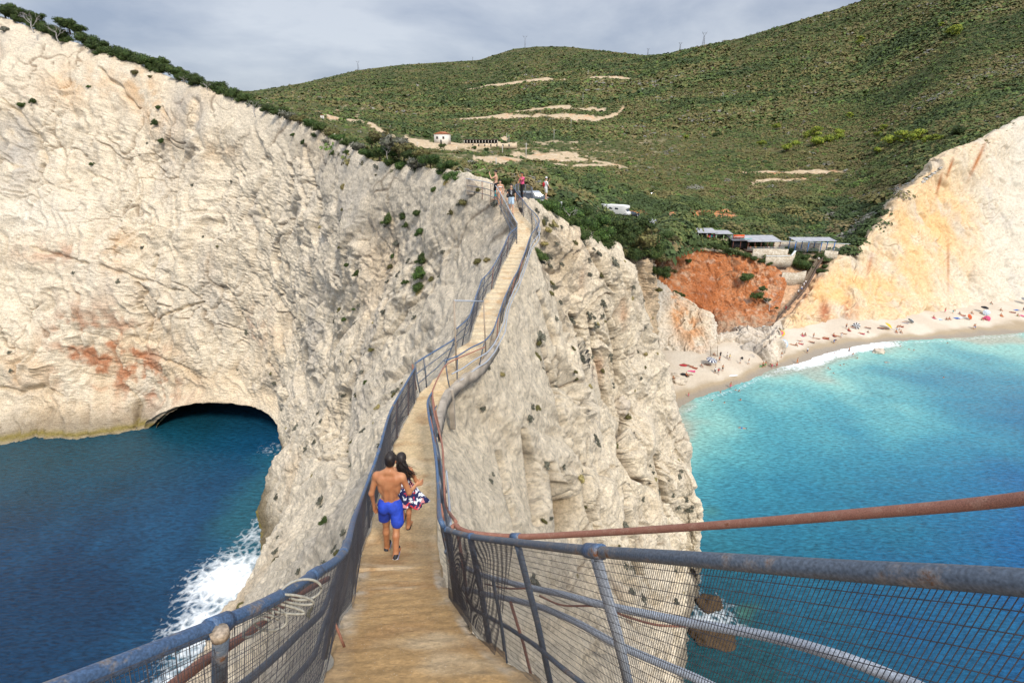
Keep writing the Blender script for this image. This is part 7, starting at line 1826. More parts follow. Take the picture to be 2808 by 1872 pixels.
# umbrellas
def umbrella(p, cols, label, tilt=25, rz=0.0, r_=1.05, h=1.9):
    o = empty('beach_umbrella', tuple(p), rz); tag(o, label, 'umbrella', 'beach umbrellas')
    M_ = Matrix.Rotation(R(tilt), 3, 'X'); T_ = np.array(M_)
    mb = MB(); mb.seg(np.array([0, 0, -.2]), T_ @ np.array([0, 0, h]), .025, 6); mb.build('pole', flat('white_pole', (.6, .6, .6)), o)
    seg_ = 16; rings = [(0, .42), (.33, .36), (.66, .2), (1.0, 0)]
    nm = len(cols)
    for ci in range(nm):
        mb = MB()
        for s_ in range(seg_):
            for k in range(3):
                own = (k % nm) if label.find('ring') >= 0 else (s_ % nm)
                if own != ci: continue
                a0, a1 = s_ / seg_ * 2 * np.pi, (s_ + 1) / seg_ * 2 * np.pi
                q = []
                for (rr, zz_), aa in ((rings[k], a0), (rings[k + 1], a0), (rings[k + 1], a1), (rings[k], a1)): q.append(T_ @ np.array([rr * r_ * math.cos(aa), rr * r_ * math.sin(aa), h - .42 + zz_]))
                mb.add(np.array(q), np.array([[0, 1, 2, 3]]))
        ob = mb.build('canopy', cloth(cols[ci]), o); md = ob.modifiers.new('solid', 'SOLIDIFY'); md.thickness = .015
umbrella(bp6(685, 470), ('navy', 'white'), 'navy and white striped umbrella at the foot of the cove rock', 15, R(20), 1.25, 2.0)
umbrella(bp6(1600, 215), ('blue', 'white', 'pale blue'), 'large blue and white ringed umbrella tilted on the sand beside the rock stack', 55, R(8), 1.25, 2.0)
umbrella(bp6(1600, 95), ('orange', 'pink', 'yellow'), 'small orange and purple umbrella behind the blue ringed one', 40, R(-30), 1.1, 1.7)
umbrella(bp7(745, 420), ('yellow',), 'bright yellow umbrella near the middle of the beach', 35, R(60), 1.2, 1.7)
umbrella(bp7(1015, 355), ('white', 'pale blue'), 'white and pale blue umbrella below the big cliff', 45, R(100), 1.0, 1.4)
umbrella(bp7(1872, 235), ('black',), 'black umbrella standing above the far group', 10, 0, 1.05, 2.1)
umbrella(bp7(1905, 262), ('pale blue', 'white'), 'pale blue umbrella beside the black one', 50, R(-40), 1.0, 1.6)
umbrella(bp7(1925, 318), ('pink',), 'magenta umbrella lying low beside the far group', 68, R(-60), 1.0, 1.3)
umbrella(bp7(418, 405), ('black', 'white'), 'black and white umbrella tipped over under the cliff', 60, R(-50), 1.1, 1.4)
umbrella(bp7(1672, 300), ('red', 'orange'), 'folded-looking red umbrella among the far sunbathers', 55, R(20), .9, 1.8)
umbrella(bp7(2338, 130), ('grey',), 'dark grey umbrella at the far right end of the beach', 15, 0, 1.2, 2.0)
# floats and boards
def disc(p, rx, ry, colr, label, name, cat, rz=0, hz=.14):
    V_, F_ = field_mesh([('e', (0, 0, 0), (rx, ry, hz))], .05, .02); o = np_mesh(name, V_, F_, cloth(colr)); o.location = tuple(p + np.array([0, 0, hz])); o.rotation_euler = (0, 0, rz); return tag(o, label, cat)
disc(bp6(345, 480), .95, .5, 'red', 'red and yellow inflatable float lying beside three sunbathers', 'inflatable_float', 'float', R(-20))
disc(bp6(985, 614), 1.35, .42, 'white', 'white surfboard lying on the wet sand of the cove', 'surfboard', 'surfboard', R(8), .08)
disc(bp6(1365, 488), 1.1, .25, 'green', 'green float held by the pair at the rock stack', 'inflatable_float', 'float', R(30), .12)
disc(bp6(345, 603), .7, .5, 'black', 'black bag lying on the sand of the cove', 'beach_bag', 'bag', 0, .25)
disc(bp6(1105, 398), .3, .3, 'black', 'round black bag carried beside the rock stack', 'beach_bag', 'bag', 0, .35)

# ------------------------------------------------------------------ long stairs down to the beach
M_WOOD = flat('grey_wood', (.26, .20, .14), rough=.9, noise=.35, nscale=3); M_DWOOD = flat('dark_wood_rail', (.13, .085, .065), rough=.85, noise=.3, nscale=2)
A0 = [P(2250, 712, 172.5), P(2235, 735, 171), P(2218, 765, 169), P(2196, 802, 166.5), P(2160, 845, 163.0), P(2128, 878, 160.2), P(2109, 906, 157.2)]
cs_ = curve3(A0, 74)
rs = empty('beach_stairs', tuple(cs_[37])); tag(rs, 'long straight wooden stairway climbing from the beach beside the red cliff', 'stairs')
mb = MB()
dirx = np.array([1.0, .35, 0]); dirx /= np.linalg.norm(dirx)
for i_ in range(len(cs_)): mb.box(cs_[i_] - np.array(rs.location) + np.array([0, 0, .35]), (2.5, .30, .10), rz=.33)
mb.build('steps', M_WOOD, rs)
for s_, nm, mt, up_, rad in ((1, 'handrail', M_DWOOD, 1.35, .16), (-1, 'handrail', M_WOOD, 1.3, .05), (1, 'stringer', M_DWOOD, .3, .2), (-1, 'stringer', M_WOOD, .3, .12)):
    MB().tube(rel(cs_ + dirx * 1.3 * s_ + np.array([0, 0, up_]), rs), rad, 6).build(nm, mt, rs)
for s_ in (-1, 1):
    mb = MB()
    for i_ in range(0, len(cs_), 5): a = rel(cs_[i_] + dirx * 1.3 * s_, rs); mb.seg(a, a + np.array([0, 0, 1.35]), .05, 5)
    mb.build('baluster_row', M_WOOD, rs)
for i_, (x, y, low, up, lab) in enumerate(((2241, 722, 'black', 'white', 'person with a white shirt at the top of the long beach stairs'), (2206, 783, 'navy', 'white', 'highest of four people in white halfway down the long stairs'), (2201, 790, 'grey', 'white', 'second of four people in white on the long stairs'), (2196, 801, 'blue', 'white', 'third of four people in white on the long stairs'), (2187, 809, 'black', 'white', 'lowest of four people in white on the long stairs'), (2148, 854, 'dark red', 'dark red', 'person in dark red low on the long stairs'))):
    j = np.argmin((px_of(cs_)[1] - y) ** 2); person(cs_[j] + np.array([random.uniform(-.4, .4), 0, .4]), 'step', lab, low=low, up=up, rz=R(190), res=RT, group='people on the long stairs')
# walkway over the stack, cove steps, sign board
wk = [P(2095, 913, 153), P(2060, 914, 150), P(2030, 918, 148), P(2010, 921, 147), P(1990, 931, 144.5), P(1972, 941, 142)]
rw = empty('cove_steps', tuple(wk[3])); tag(rw, 'stone walkway and steps leading from the long stairs down to the cove', 'steps')
cw = curve3(wk, 40); mb = MB()
for q in cw: mb.box(rel(q, rw) + np.array([0, -.3, .15]), (.75, 2.0, .5))
mb.build('steps', flat('stair_stone', (.50, .42, .31), rough=.95, noise=.25, nscale=1.5), rw)
mb = MB(); 
for i_ in range(0, 40, 4): a = rel(cw[i_], rw) + np.array([0, .7, .4]); mb.seg(a, a + np.array([0, 0, 1.0]), .04, 5)
mb.build('baluster_row', M_WOOD, rw); MB().tube(rel(cw, rw) + np.array([0, .7, 1.4]), .045, 5).build('handrail', M_WOOD, rw)
mb = MB(); a = rel(P(1961, 944, 141), rw); mb.box(a + np.array([0, 0, -.9]), (2.0, 2.2, 2.2)); mb.build('landing', flat('landing_stone', (.52, .45, .35), rough=.95, noise=.25, nscale=1.5), rw, bevel=.05)
for (x, y, low, up, lab), i_ in zip(WK, (34, 39, 20)): person(cw[min(i_, 39)] + np.array([0, 0, .42]), 'walk', lab, low=low, up=up, rz=R(120), res=RT, group='people on the cove steps')
lf = empty('wooden_frame', tuple(bp6(735, 350))); tag(lf, 'grey wooden ladder frame leaning against the landing in the cove', 'frame')
for x_ in (-.9, .9): MB().seg((x_, -.4, 0), (x_, .4, 2.6), .07, 5).build('post', M_WOOD, lf)
mb = MB()
for k in range(7): mb.seg((-.9, -.35 + .1 * k, .3 + .36 * k), (.9, -.35 + .1 * k, .3 + .36 * k), .04, 5)
mb.build('rung_row', M_WOOD, lf)
sg = empty('sign_board', tuple(P(2091, 912, 154))); tag(sg, 'white notice board on a post at the foot of the long stairs', 'sign')
MB().seg((0, 0, -.3), (0, 0, 1.3), .05, 6).build('post', M_WOOD, sg); mb = MB(); mb.box((0, -.06, 1.75), (.85, .05, 1.15)); mb.build('board', flat('white_board', (.72, .74, .70), rough=.6), sg, bevel=.01)
mb = MB()
for k in range(7): mb.box((-.05 + .03 * (k % 3), -.09, 2.15 - .13 * k), (.6 - .1 * (k % 3), .006, .035))
mb.build('lettering', flat('grey_ink', (.25, .28, .26)), sg)

# ------------------------------------------------------------------ beach huts on the terrace
def pavilion(x0, x1, yf, z, depth, h, label, name, post_c, roof_c, nposts, slope=.5, extra=None, two=True, over=.5):
    a = P(x0, yf, z); b = P(x1, yf, z); w = b[0] - a[0]; o = empty(name, ((a[0] + b[0]) / 2, a[1] + depth / 2, a[2])); tag(o, label, 'shelter')
    mb = MB(); n = 24
    # ribbed sheet roof
    xs_ = np.linspace(-w / 2 - over, w / 2 + over, int((w + 2 * over) / .13)); V = []
    for zz_, yy_ in ((h, -depth / 2 - over), (h + slope, depth / 2 + over)):
        V.append(np.stack([xs_, np.full_like(xs_, yy_), zz_ + .035 * np.sin(np.arange(len(xs_)) * np.pi / 2)], 1))
    V = np.stack(V, 1); m_ = len(xs_); mb.add(V.reshape(-1, 3), grid_faces(m_, 2)); mb.add((V - np.array([0, 0, .05])).reshape(-1, 3), grid_faces(m_, 2, flip=True))
    mb.build('roof', roof_c, o)
    for k in range(nposts):
        x = -w / 2 + w * k / (nposts - 1)
        for y_, hz in ((-depth / 2, h - .04), (depth / 2, h + slope - .08)):
            if y_ > 0 and not two: continue
            mb = MB(); mb.box((x, y_, hz / 2 - .1), (.2, .2, hz + .2)); mb.build('post', post_c, o)
    mb = MB(); mb.box((0, -depth / 2, h - .12), (w, .14, .16)); mb.box((0, depth / 2, h + slope - .16), (w, .14, .16)); mb.build('beam', post_c, o)
    return o, w
M_BPOST = flat('blue_post', (.05, .20, .55), rough=.6, noise=.2, nscale=2); M_WPOST = flat('white_post', (.6, .62, .6), rough=.6); M_ROOF = flat('grey_sheet_roof', (.36, .36, .37), rough=.7, noise=.25, nscale=.8)
M_GPOST = flat('green_post', (.35, .50, .25), rough=.6); M_DPOST = flat('brown_post', (.14, .05, .035), rough=.7)
o, w = pavilion(2178, 2284, 689, 173.5, 4.0, 3.5, 'long open shelter with sky blue posts in front of the stone wall', 'blue_post_shelter', M_BPOST, M_ROOF, 4, .45)
mb = MB()
for k in range(3): mb.seg((-w / 2, -2.4, .35 + .35 * k), (w / 2 + 2, -2.4, .35 + .35 * k), .03, 5)
mb.build('front_rail', M_GALV, o)
o, w = pavilion(1776, 1843, 645, 188, 5.0, 3.9, 'white framed open pergola half hidden by the headland shrubs', 'white_pergola', M_WPOST, M_ROOF, 4, 1.1)
mb = MB(); mb.box((0, -2.5, .55), (w, .08, .1)); mb.box((0, -2.5, .05), (w, .3, .25)); mb.build('front_rail', M_WPOST, o)
o, w = pavilion(1888, 1960, 664, 180, 5.0, 3.3, 'grey roofed kiosk with colourful boards hung along its front', 'kiosk', M_WPOST, M_ROOF, 4, .7)
for k, (x, cl_) in enumerate(((-.42, 'blue'), (-.33, 'navy'), (-.22, 'black'), (-.1, 'dark red'), (.02, 'black'), (.12, 'navy'), (.22, 'orange'), (.32, 'pink'), (.38, 'turquoise'), (.46, 'pink'))):
    mb = MB(); mb.box((x * w, -1.9 + .1 * (k % 2), 1.35), (.085 * w, .06, 2.3)); mb.build('hanging_board', cloth(cl_), o, bevel=.02)
mb = MB(); mb.box((0, 1.8, 1.6), (w, .15, 3.2)); mb.build('back_wall', flat('dark_wall', (.06, .05, .05)), o)
o, w = pavilion(1962, 2002, 664, 179, 4.5, 2.9, 'lean-to with pale green posts at the right end of the kiosk', 'lean_to', M_GPOST, M_ROOF, 3, .4, two=False)
mb = MB(); mb.box((0, -1.5, .5), (w * .9, .6, 1.0)); mb.build('counter', flat('counter_wood', (.45, .38, .25)), o)
o, w = pavilion(2050, 2136, 686, 176, 7.0, 3.0, 'bar terrace with grey roof, brown posts and wooden deck', 'bar_terrace', M_DPOST, M_ROOF, 6, .8)
mb = MB(); mb.box((0, 0, -.15), (w + 1, 8.5, .3)); mb.build('deck', M_DWOOD, o)
mb = MB(); 
for k in range(3): mb.seg((-w / 2 - .5, -4.1, .4 + .35 * k), (w / 2 + 1.5, -4.1, .4 + .35 * k), .05, 5)
mb.build('front_rail', M_WPOST, o)
bar_o = o
o, w = pavilion(2008, 2048, 684, 177, 6.0, 3.1, 'dark bar hut with black front beside the bar terrace', 'bar_hut', M_DPOST, flat('dark_roof', (.14, .14, .15), rough=.7), 3, .6)
mb = MB(); mb.box((0, -1.8, 1.4), (w, .2, 2.7)); mb.build('front_wall', flat('black_front', (.03, .03, .035)), o)
mb = MB(); mb.box((w * .3, -3.2, 3.75), (4.0, .3, .12)); mb.build('awning', cloth('turquoise'), o)
# sign over the bar: red board with a wavy white line of lettering too small to read
sgn = empty('bar_sign', tuple(P(2025, 656, 177) + np.array([0, 0, 0]))); tag(sgn, 'orange red sign board with white lettering above the bar roof', 'sign')
mb = MB(); mb.box((0, 0, .9), (3.8, .12, 1.3)); mb.build('board', flat('sign_red', (.62, .10, .03), rough=.6), sgn)
mb = MB(); r = np.random.default_rng(5); x = -1.6
while x < 1.6:
    mb.box((x, -.08, .75 + .05 * math.sin(x * 5)), (.16, .02, .42)); x += r.uniform(.24, .34)
mb.build('lettering', M_WPOST, sgn)
for k in (-1.5, 1.5): MB().seg((k, .1, -1.2), (k, .1, .4), .06, 5).build('post', M_DPOST, sgn)
# guests on the bar terrace
bl = np.array(bar_o.location)
for k, (dx, dy, low, up, lab) in enumerate(((-4.2, -2.6, 'red', 'red', 'guest in red sitting at the left of the bar terrace'), (-2.2, -2.2, 'yellow', 'yellow', 'guest in yellow sitting on the bar terrace'), (.3, -2.7, 'black', 'black', 'guest in black sitting in the middle of the bar terrace'), (2.2, -2.4, 'white', 'white', 'guest in white sitting on the bar terrace'), (4.0, -2.6, 'pale blue', 'pale blue', 'guest in pale blue at the right of the bar terrace'))):
    person(bl + np.array([dx, dy, .45]), 'sit', lab, low=low, up=up, rz=R(180), res=RT, group='guests on the bar terrace')
    mb = MB(); mb.box((0, 0, .42), (.5, .5, .06)); 
    for sx_ in (-.2, .2):
        for sy_ in (-.2, .2): mb.box((sx_, sy_, .2), (.05, .05, .4))
    mb.box((0, .24, .7), (.5, .05, .5)); ob = mb.build('chair', M_DWOOD, None); ob.location = tuple(bl + np.array([dx, dy + .1, 0])); tag(ob, 'dark wooden chair under the ' + ' '.join(lab.split()[:3]) + ' on the bar terrace', 'chair', 'chairs on the bar terrace')
# stone walls
m, N, L, b = new_mat('stone_wall'); b.inputs['Roughness'].default_value = .95
tcn = N.new('ShaderNodeTexCoord'); vo = N.new('ShaderNodeTexVoronoi'); vo.inputs['Scale'].default_value = 2.0; L.new(tcn.outputs['Object'], vo.inputs['Vector'])
r_ = N.new('ShaderNodeValToRGB'); r_.color_ramp.elements[0].color = (.44, .36, .26, 1); r_.color_ramp.elements[1].color = (.64, .57, .46, 1); sc2 = N.new('ShaderNodeSeparateColor'); L.new(vo.outputs['Color'], sc2.inputs[0]); L.new(sc2.outputs[0], r_.inputs['Fac'])
v2 = N.new('ShaderNodeTexVoronoi'); v2.feature = 'DISTANCE_TO_EDGE'; v2.inputs['Scale'].default_value = 2.0; L.new(tcn.outputs['Object'], v2.inputs['Vector'])
mr_ = N.new('ShaderNodeMapRange'); mr_.inputs['From Max'].default_value = .08; mr_.inputs['To Min'].default_value = .55; L.new(v2.outputs['Distance'], mr_.inputs['Value'])
vs_ = N.new('ShaderNodeVectorMath'); vs_.operation = 'SCALE'; L.new(r_.outputs[0], vs_.inputs[0]); L.new(mr_.outputs[0], vs_.inputs['Scale']); L.new(vs_.outputs[0], b.inputs['Base Color']); M_SW = m
def wall(pts, h, label, th_=.5, cap=True):
    c0 = np.array(pts[len(pts) // 2]); o = empty('stone_wall', tuple(c0)); tag(o, label, 'wall')
    for nm, z0, z1, t_, mt in (('wall_body', -2.0, h, th_, M_SW),) + ((('coping', h, h + .14, th_ + .16, M_WPOST),) if cap else ()):
        mb = MB(); q = np.array(pts) - c0; V = []
        dn_ = np.gradient(q, axis=0); nn_ = np.stack([-dn_[:, 1], dn_[:, 0], dn_[:, 2] * 0], 1); nn_ /= np.linalg.norm(nn_, axis=1, keepdims=True)
        for s_, zz_ in ((-1, z0), (-1, z1), (1, z1), (1, z0)): V.append(q + nn_ * t_ / 2 * s_ + np.array([0, 0, zz_]))
        V = np.stack(V, 1); k = len(q); i = np.arange(k - 1)[:, None] * 4; j = np.arange(4)[None]
        mb.add(V.reshape(-1, 3), np.stack([i + j, i + (j + 1) % 4, i + 4 + (j + 1) % 4, i + 4 + j], -1).reshape(-1, 4)); mb.add(V.reshape(-1, 3), np.array([[0, 1, 2, 3], [4 * k - 1, 4 * k - 2, 4 * k - 3, 4 * k - 4]]))
        mb.build(nm, mt, o)
wall([P(2120, 684, 181), P(2200, 687, 180.5), P(2270, 690, 180), P(2336, 693, 179.5)], 2.9, 'long grey stone wall behind the blue post shelter')
wall([P(2062, 702, 171.8), P(2110, 702, 171.5), P(2158, 703, 171.2)], 2.4, 'curved stone terrace wall under the bar deck', cap=False)
wall([P(2098, 716, 170.2), P(2135, 717, 170), P(2168, 715, 169.8), P(2178, 702, 171)], 1.7, 'lower stone terrace wall with a white coping above the ravine')
wall([P(2260, 697, 172.3), P(2296, 700, 172)], 1.3, 'short pale wall at the right end of the shelter', cap=False)
wall([P(2141, 768, 168.6), P(2180, 770, 168.4), P(2206, 764, 168.5)], 2.6, 'pale retaining wall across the ravine left of the long stairs', cap=False)

# ------------------------------------------------------------------ vehicles
M_TYRE = flat('tyre', (.02, .02, .02), rough=.9); M_GLASSD = flat('dark_glass', (.03, .045, .06), rough=.08, spec=.8); M_CHROME = flat('wheel_rim', (.5, .5, .52), rough=.35, metal=.8)
def loft(sections, mat, name, parent, smooth=True):
    """closed loft through (x, [(y,z)...]) sections"""
    mb = MB(); V = np.array([[(x, y, z) for y, z in s] for x, s in sections], float); n, m_ = V.shape[:2]
    i = np.arange(n - 1)[:, None] * m_; j = np.arange(m_)[None]
    mb.add(V.reshape(-1, 3), np.stack([i + j, i + (j + 1) % m_, i + m_ + (j + 1) % m_, i + m_ + j], -1).reshape(-1, 4)); mb.add(V.reshape(-1, 3), np.array([list(range(m_))[::-1], [(n - 1) * m_ + k for k in range(m_)]]))
    return mb.build(name, mat, parent, bevel=.04)
def wheels(o, xs_, wy, r_):
    for x in xs_:
        for s_ in (-1, 1):
            w_ = MB(); w_.tube([(x, s_ * (wy - .11), r_), (x, s_ * (wy + .09), r_)], r_, 20); wh = w_.build('wheel', M_TYRE, o); w2 = MB(); w2.tube([(x, s_ * (wy + .085), r_), (x, s_ * (wy + .11), r_)], r_ * .6, 14); w2.build('rim', M_CHROME, wh)
def campervan(p, rz, label, L_=6.6, front=True):
    o = empty('campervan', tuple(p), rz); tag(o, label, 'campervan', 'white campervans'); W_ = 1.1; MW = flat('white_coachwork', (.78, .78, .77), rough=.35)
    def sec(x, z0, z1, w_): return (x, [(-w_, z0), (-w_, z1 - .15), (-w_ + .15, z1), (w_ - .15, z1), (w_, z1 - .15), (w_, z0)])
    loft([sec(-L_ / 2, .45, 2.85, W_), sec(L_ / 2 - 2.1, .45, 2.95, W_), sec(L_ / 2 - .7, 2.0, 2.85, W_), sec(L_ / 2 - .5, 2.2, 2.6, W_ - .1)], MW, 'body', o)
    loft([sec(L_ / 2 - 2.1, .4, 1.9, W_ - .06), sec(L_ / 2 - 1.15, .4, 1.95, W_ - .08), sec(L_ / 2 - .45, .4, 1.25, W_ - .1), sec(L_ / 2, .45, 1.0, W_ - .15)], MW, 'cab', o)
    ws = MB(); ws.add(np.array([[L_ / 2 - 1.12, -.9, 1.92], [L_ / 2 - 1.12, .9, 1.92], [L_ / 2 - .47, .92, 1.28], [L_ / 2 - .47, -.92, 1.28]]) + np.array([.03, 0, .02]), np.array([[0, 3, 2, 1]])); ws.build('windscreen', M_GLASSD, o)
    for x in (-2.2, -.4):
        for s_ in (-1, 1): wn = MB(); wn.box((x, s_ * (W_ + .005), 1.95), (1.0, .03, .5)); wn.build('window', M_GLASSD, o)
    for s_ in (-1, 1): hl = MB(); hl.box((L_ / 2 + .01, s_ * .7, .85), (.05, .3, .18)); hl.build('headlight', flat('headlight', (.75, .77, .8), rough=.1), o)
    wheels(o, (-L_ / 2 + 1.5, L_ / 2 - 1.1), .95, .36); return o
campervan(P(1697, 590, 148), R(-35), 'white campervan with its windscreen towards the bay, nearest of the two')
campervan(P(1668, 588, 156), R(-25), 'white campervan parked behind the other one')
def car(p, rz, colr, label, name='parked_car'):
    o = empty(name, tuple(p), rz); tag(o, label, 'car'); MC = flat('car_paint_' + name + label[:4], colr, rough=.25, spec=.7)
    def s2(x, w_, z0, z1): return (x, [(-w_, z0), (-w_, z1 - .12), (-w_ + .1, z1), (w_ - .1, z1), (w_, z1 - .12), (w_, z0)])
    loft([s2(-2.05, .70, .35, .80), s2(-1.9, .82, .25, .95), s2(-.6, .86, .22, .95), s2(1.0, .86, .22, .93), s2(1.85, .80, .25, .78), s2(2.05, .70, .35, .65)], MC, 'body', o)
    V = []
    for x0, x1, z_, w_ in ((-1.75, 1.05, .93, .80), (-1.3, .35, 1.40, .62)): V += [(x0, -w_, z_), (x1, -w_, z_), (x1, w_, z_), (x0, w_, z_)]
    mb = MB(); mb.add(np.array(V), np.array([[0, 1, 5, 4], [1, 2, 6, 5], [2, 3, 7, 6], [3, 0, 4, 7]])); mb.build('glasshouse', M_GLASSD, o, bevel=.03)
    mb = MB(); mb.box((-.475, 0, 1.42), (1.72, 1.3, .06)); mb.build('roof', MC, o, bevel=.03)
    for s_ in (-1, 1):
        h_ = MB(); h_.box((2.0, s_ * .55, .66), (.1, .3, .13)); h_.build('headlight', flat('headlight', (.75, .77, .8), rough=.1), o); h_ = MB(); h_.box((.75, s_ * .92, .98), (.18, .14, .12)); h_.build('mirror', MC, o)
    wheels(o, (-1.3, 1.3), .78, .31); return o
car(P(1466, 577, 40.5), R(5), (.42, .45, .48), 'silver grey car parked behind the platform with its glass facing the view')
car(P(1733, 594, 150), R(20), (.02, .02, .025), 'black car parked in front of the campervans')
car(hill_point(1790, 536), R(10), (.03, .03, .04), 'dark car half hidden in the scrub above the campervans')
car(hill_point(1456, 320), R(5), (.7, .7, .7), 'white van on the far hillside road')

# platform: kerb wall, back railing, concrete block
pr_o = empty('railing', tuple(P(1450, 560, 33))); tag(pr_o, 'low mesh railing round the back of the platform at the top of the stairs', 'railing')
tpp = curve3([P(1413, 508, 33), P(1424, 505, 34), P(1445, 508, 35.5), P(1458, 514, 36.5), P(1460, 520, 36)], 60); bpp = tpp + np.array([0, 0, -1.05])
railing(pr_o, rel(tpp, pr_o), rel(bpp, pr_o), (0, .2, .45, .7, 1), (.5,), mat=M_DULL, mesh=[(.05, 12, .004)], tr=.03, pr=.028)
boulder(P(1446, 566, 33.5) + np.array([0, 0, -.5]), (.75, .6, 1.0), 'rough stone parapet block at the right corner of the top of the stairs', 21)
blk = MB(); V_ = np.array([(0, 0, 0), (1.0, .1, 0), (.75, .1, .55), (.25, .05, 1.05), (0, 0, 1.0)]); V2 = V_ + np.array([0, .6, 0]); blk.add(np.concatenate([V_, V2]), np.array([[0, 1, 2, 3], [9, 8, 7, 6]])); blk.add(np.concatenate([V_, V2]), np.array([[0, 3, 4], [5, 9, 8]])); blk.add(np.concatenate([V_, V2]), np.array([[0, 5, 6, 1], [1, 6, 7, 2], [2, 7, 8, 3], [3, 8, 9, 4], [4, 9, 5, 0], [5, 8, 7, 6]]))
bo_ = blk.build('concrete_block', M_CONC, None); bo_.location = tuple(P(1279, 533, 35.7)); tag(bo_, 'sloping grey concrete block at the far left end of the three-rail railing', 'block')

# ------------------------------------------------------------------ houses, masts and poles on the hills
M_WH = flat('whitewash', (.74, .71, .65), rough=.9); M_TILE = flat('red_roof_tiles', (.42, .16, .08), rough=.9, noise=.3, nscale=1); M_HOLE = flat('window_shade', (.05, .05, .055), rough=.4)
def house(p, w, d, h, rz, label, gable=True, wins=2):
    o = empty('house', tuple(p), rz); tag(o, label, 'house')
    mb = MB(); mb.box((0, 0, h / 2 - .5), (w, d, h + 1)); mb.build('wall', M_WH, o)
    V = np.array([(-w / 2 - .4, -d / 2 - .4, h + .02), (w / 2 + .4, -d / 2 - .4, h + .02), (w / 2 + .4, d / 2 + .4, h + .02), (-w / 2 - .4, d / 2 + .4, h + .02), (0, -d / 2 - .4, h + w * .16), (0, d / 2 + .4, h + w * .16)])
    mb = MB(); mb.add(V, np.array([[0, 4, 5, 3], [4, 1, 2, 5], [0, 3, 2, 1]])); mb.add(V, np.array([[0, 1, 4], [3, 5, 2]])); mb.build('roof', M_TILE, o)
    for k in range(wins):
        x = -w / 2 + w * (k + .5) / wins; wn = MB(); wn.box((x, -d / 2 - .01, h * .62), (w * .16, .08, h * .26)); wn.build('window', M_HOLE, o)
    dr = MB(); dr.box((w * .05, -d / 2 - .01, h * .2), (w * .13, .08, h * .4)); dr.build('door', M_HOLE, o)
house(hill_point(1214, 398), 9.5, 8, 6.5, R(-15), 'white two-storey house with a red gable roof left of the hillside restaurant', wins=2)
house(hill_point(883, 322), 3.2, 3.2, 2.8, R(20), 'small white chapel-like hut on the left slope behind the crest', wins=1)
a = hill_point(1255, 404); bb = hill_point(1415, 402); zr_ = (a[2] + bb[2]) / 2; w_ = bb[0] - a[0]
ro = empty('restaurant', ((a[0] + bb[0]) / 2, (a[1] + bb[1]) / 2, zr_)); tag(ro, 'long low stone restaurant with an open pergola on the hillside', 'building')
mb = MB(); mb.box((0, 0, .6), (w_, 6, 3.4)); mb.build('wall', flat('cream_stone', (.62, .50, .36), rough=.95, noise=.25, nscale=.5), ro)
mb = MB(); mb.box((-w_ * .15, -.2, 4.9), (w_ * .62, 7, .3)); mb.build('roof', M_DWOOD, ro)
mb = MB(); mb.box((-w_ * .15, 2.2, 3.5), (w_ * .6, .3, 2.6)); mb.build('back_wall', M_HOLE, ro)
for k in range(12): mb = MB(); mb.box((-w_ * .15 - w_ * .3 + w_ * .6 * k / 11, -3.2, 3.5), (.35, .35, 2.6)); mb.build('post', M_WH, ro)
for k in range(7): mb = MB(); mb.box((w_ * (-.3 + .11 * k), -3.03, 1.0), (.9, .1, 1.6)); mb.build('window', M_HOLE, ro)
def pole(x, yb, yt, label, arms=1, name='utility_pole', r_=.16):
    p = hill_point(x, yb); z = depth_at(p); h = (yb - yt) / FPX * z / PC; o = empty(name, tuple(p)); tag(o, label, 'pole', 'utility poles on the hillside')
    MB().tube([(0, 0, -1), (0, 0, h)], max(r_, z * .00028), 6).build('mast', flat('pole_grey', (.46, .44, .40), rough=.9), o)
    if arms: mb = MB(); mb.box((0, 0, h - .6), (h * .28, .2, .2)); mb.build('crossarm', flat('pole_grey', (.46, .44, .40)), o)
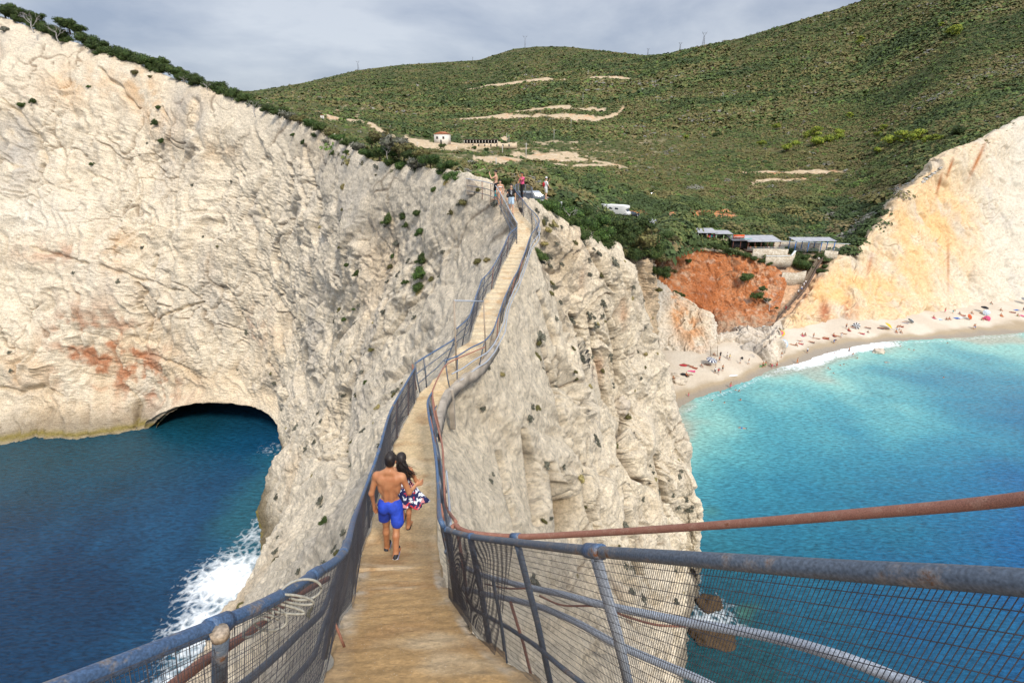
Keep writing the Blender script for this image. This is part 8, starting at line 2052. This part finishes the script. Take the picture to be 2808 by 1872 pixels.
for x, yb, yt, lab in ((1442, 447, 404, 'tall pale pole with a crossarm in the middle of the terraces'), (1518, 396, 364, 'pole with a crossarm on the slope right of the restaurant'), (1564, 356, 331, 'pole just under the white hillside road cut'), (1596, 290, 262, 'pole above the hillside road'), (1388, 400, 376, 'first pole right of the restaurant'), (1395, 404, 378, 'second pole right of the restaurant'), (1377, 430, 402, 'pole below the restaurant'), (1360, 452, 430, 'short pole on the terraces'), (1612, 208, 190, 'small pole above the upper track'), (1142, 398, 380, 'pole beside the white house'), (1087, 390, 372, 'pole on the left above the crest bushes'), (1946, 640, 618, 'wooden pole with a wire behind the kiosk')):
    pole(x, yb, yt, lab, arms='crossarm' in lab)
def pylon(x, h, label, wide=5.0):
    y = np.interp(x, SKYL[:, 0], SKYL[:, 1]); j = np.argmin(np.abs(gx - x)); p = HS[j, -1].copy(); o = empty('pylon', tuple(p)); tag(o, label, 'pylon', 'power pylons on the skyline')
    M_ = flat('pylon_steel', (.22, .24, .28), rough=.6); rr = .28
    for sx_ in (-1, 1):
        for sy_ in (-1, 1): MB().seg((sx_ * wide / 2, sy_ * wide / 2, -3), (sx_ * .6, sy_ * .6, h * .72), rr, 4).build('leg', M_, o)
    mb = MB()
    for k in range(5):
        t0, t1 = k / 5, (k + 1) / 5; w0 = wide / 2 * (1 - t0) + .6 * t0; w1_ = wide / 2 * (1 - t1) + .6 * t1
        for s_ in (-1, 1): mb.seg((-w0 * s_, -w0, h * .72 * t0), (w1_ * s_, -w1_, h * .72 * t1), rr * .6, 4)
    mb.build('bracing', M_, o)
    mb = MB()
    for s_ in (-1, 1): mb.seg((0, 0, h * .68), (s_ * h * .2, 0, h), rr, 4); mb.seg((s_ * h * .2, 0, h), (s_ * h * .1, 0, h * .82), rr, 4)
    mb.seg((-h * .22, 0, h * .9), (h * .22, 0, h * .9), rr, 4); mb.build('crossarms', M_, o)
for x, h, lab in ((984, 28, 'power pylon on the left shoulder of the far hill'), (1440, 38, 'tallest power pylon on the round summit'), (1928, 24, 'lattice mast on the ridge of the right hill'), (1297, 11, 'tiny pylon left of the summit'), (1775, 14, 'small mast in the saddle between the hills'), (1865, 16, 'thin mast between the saddle and the lattice mast')):
    pylon(x, h, lab, wide=4.5 if h > 20 else 1.6)
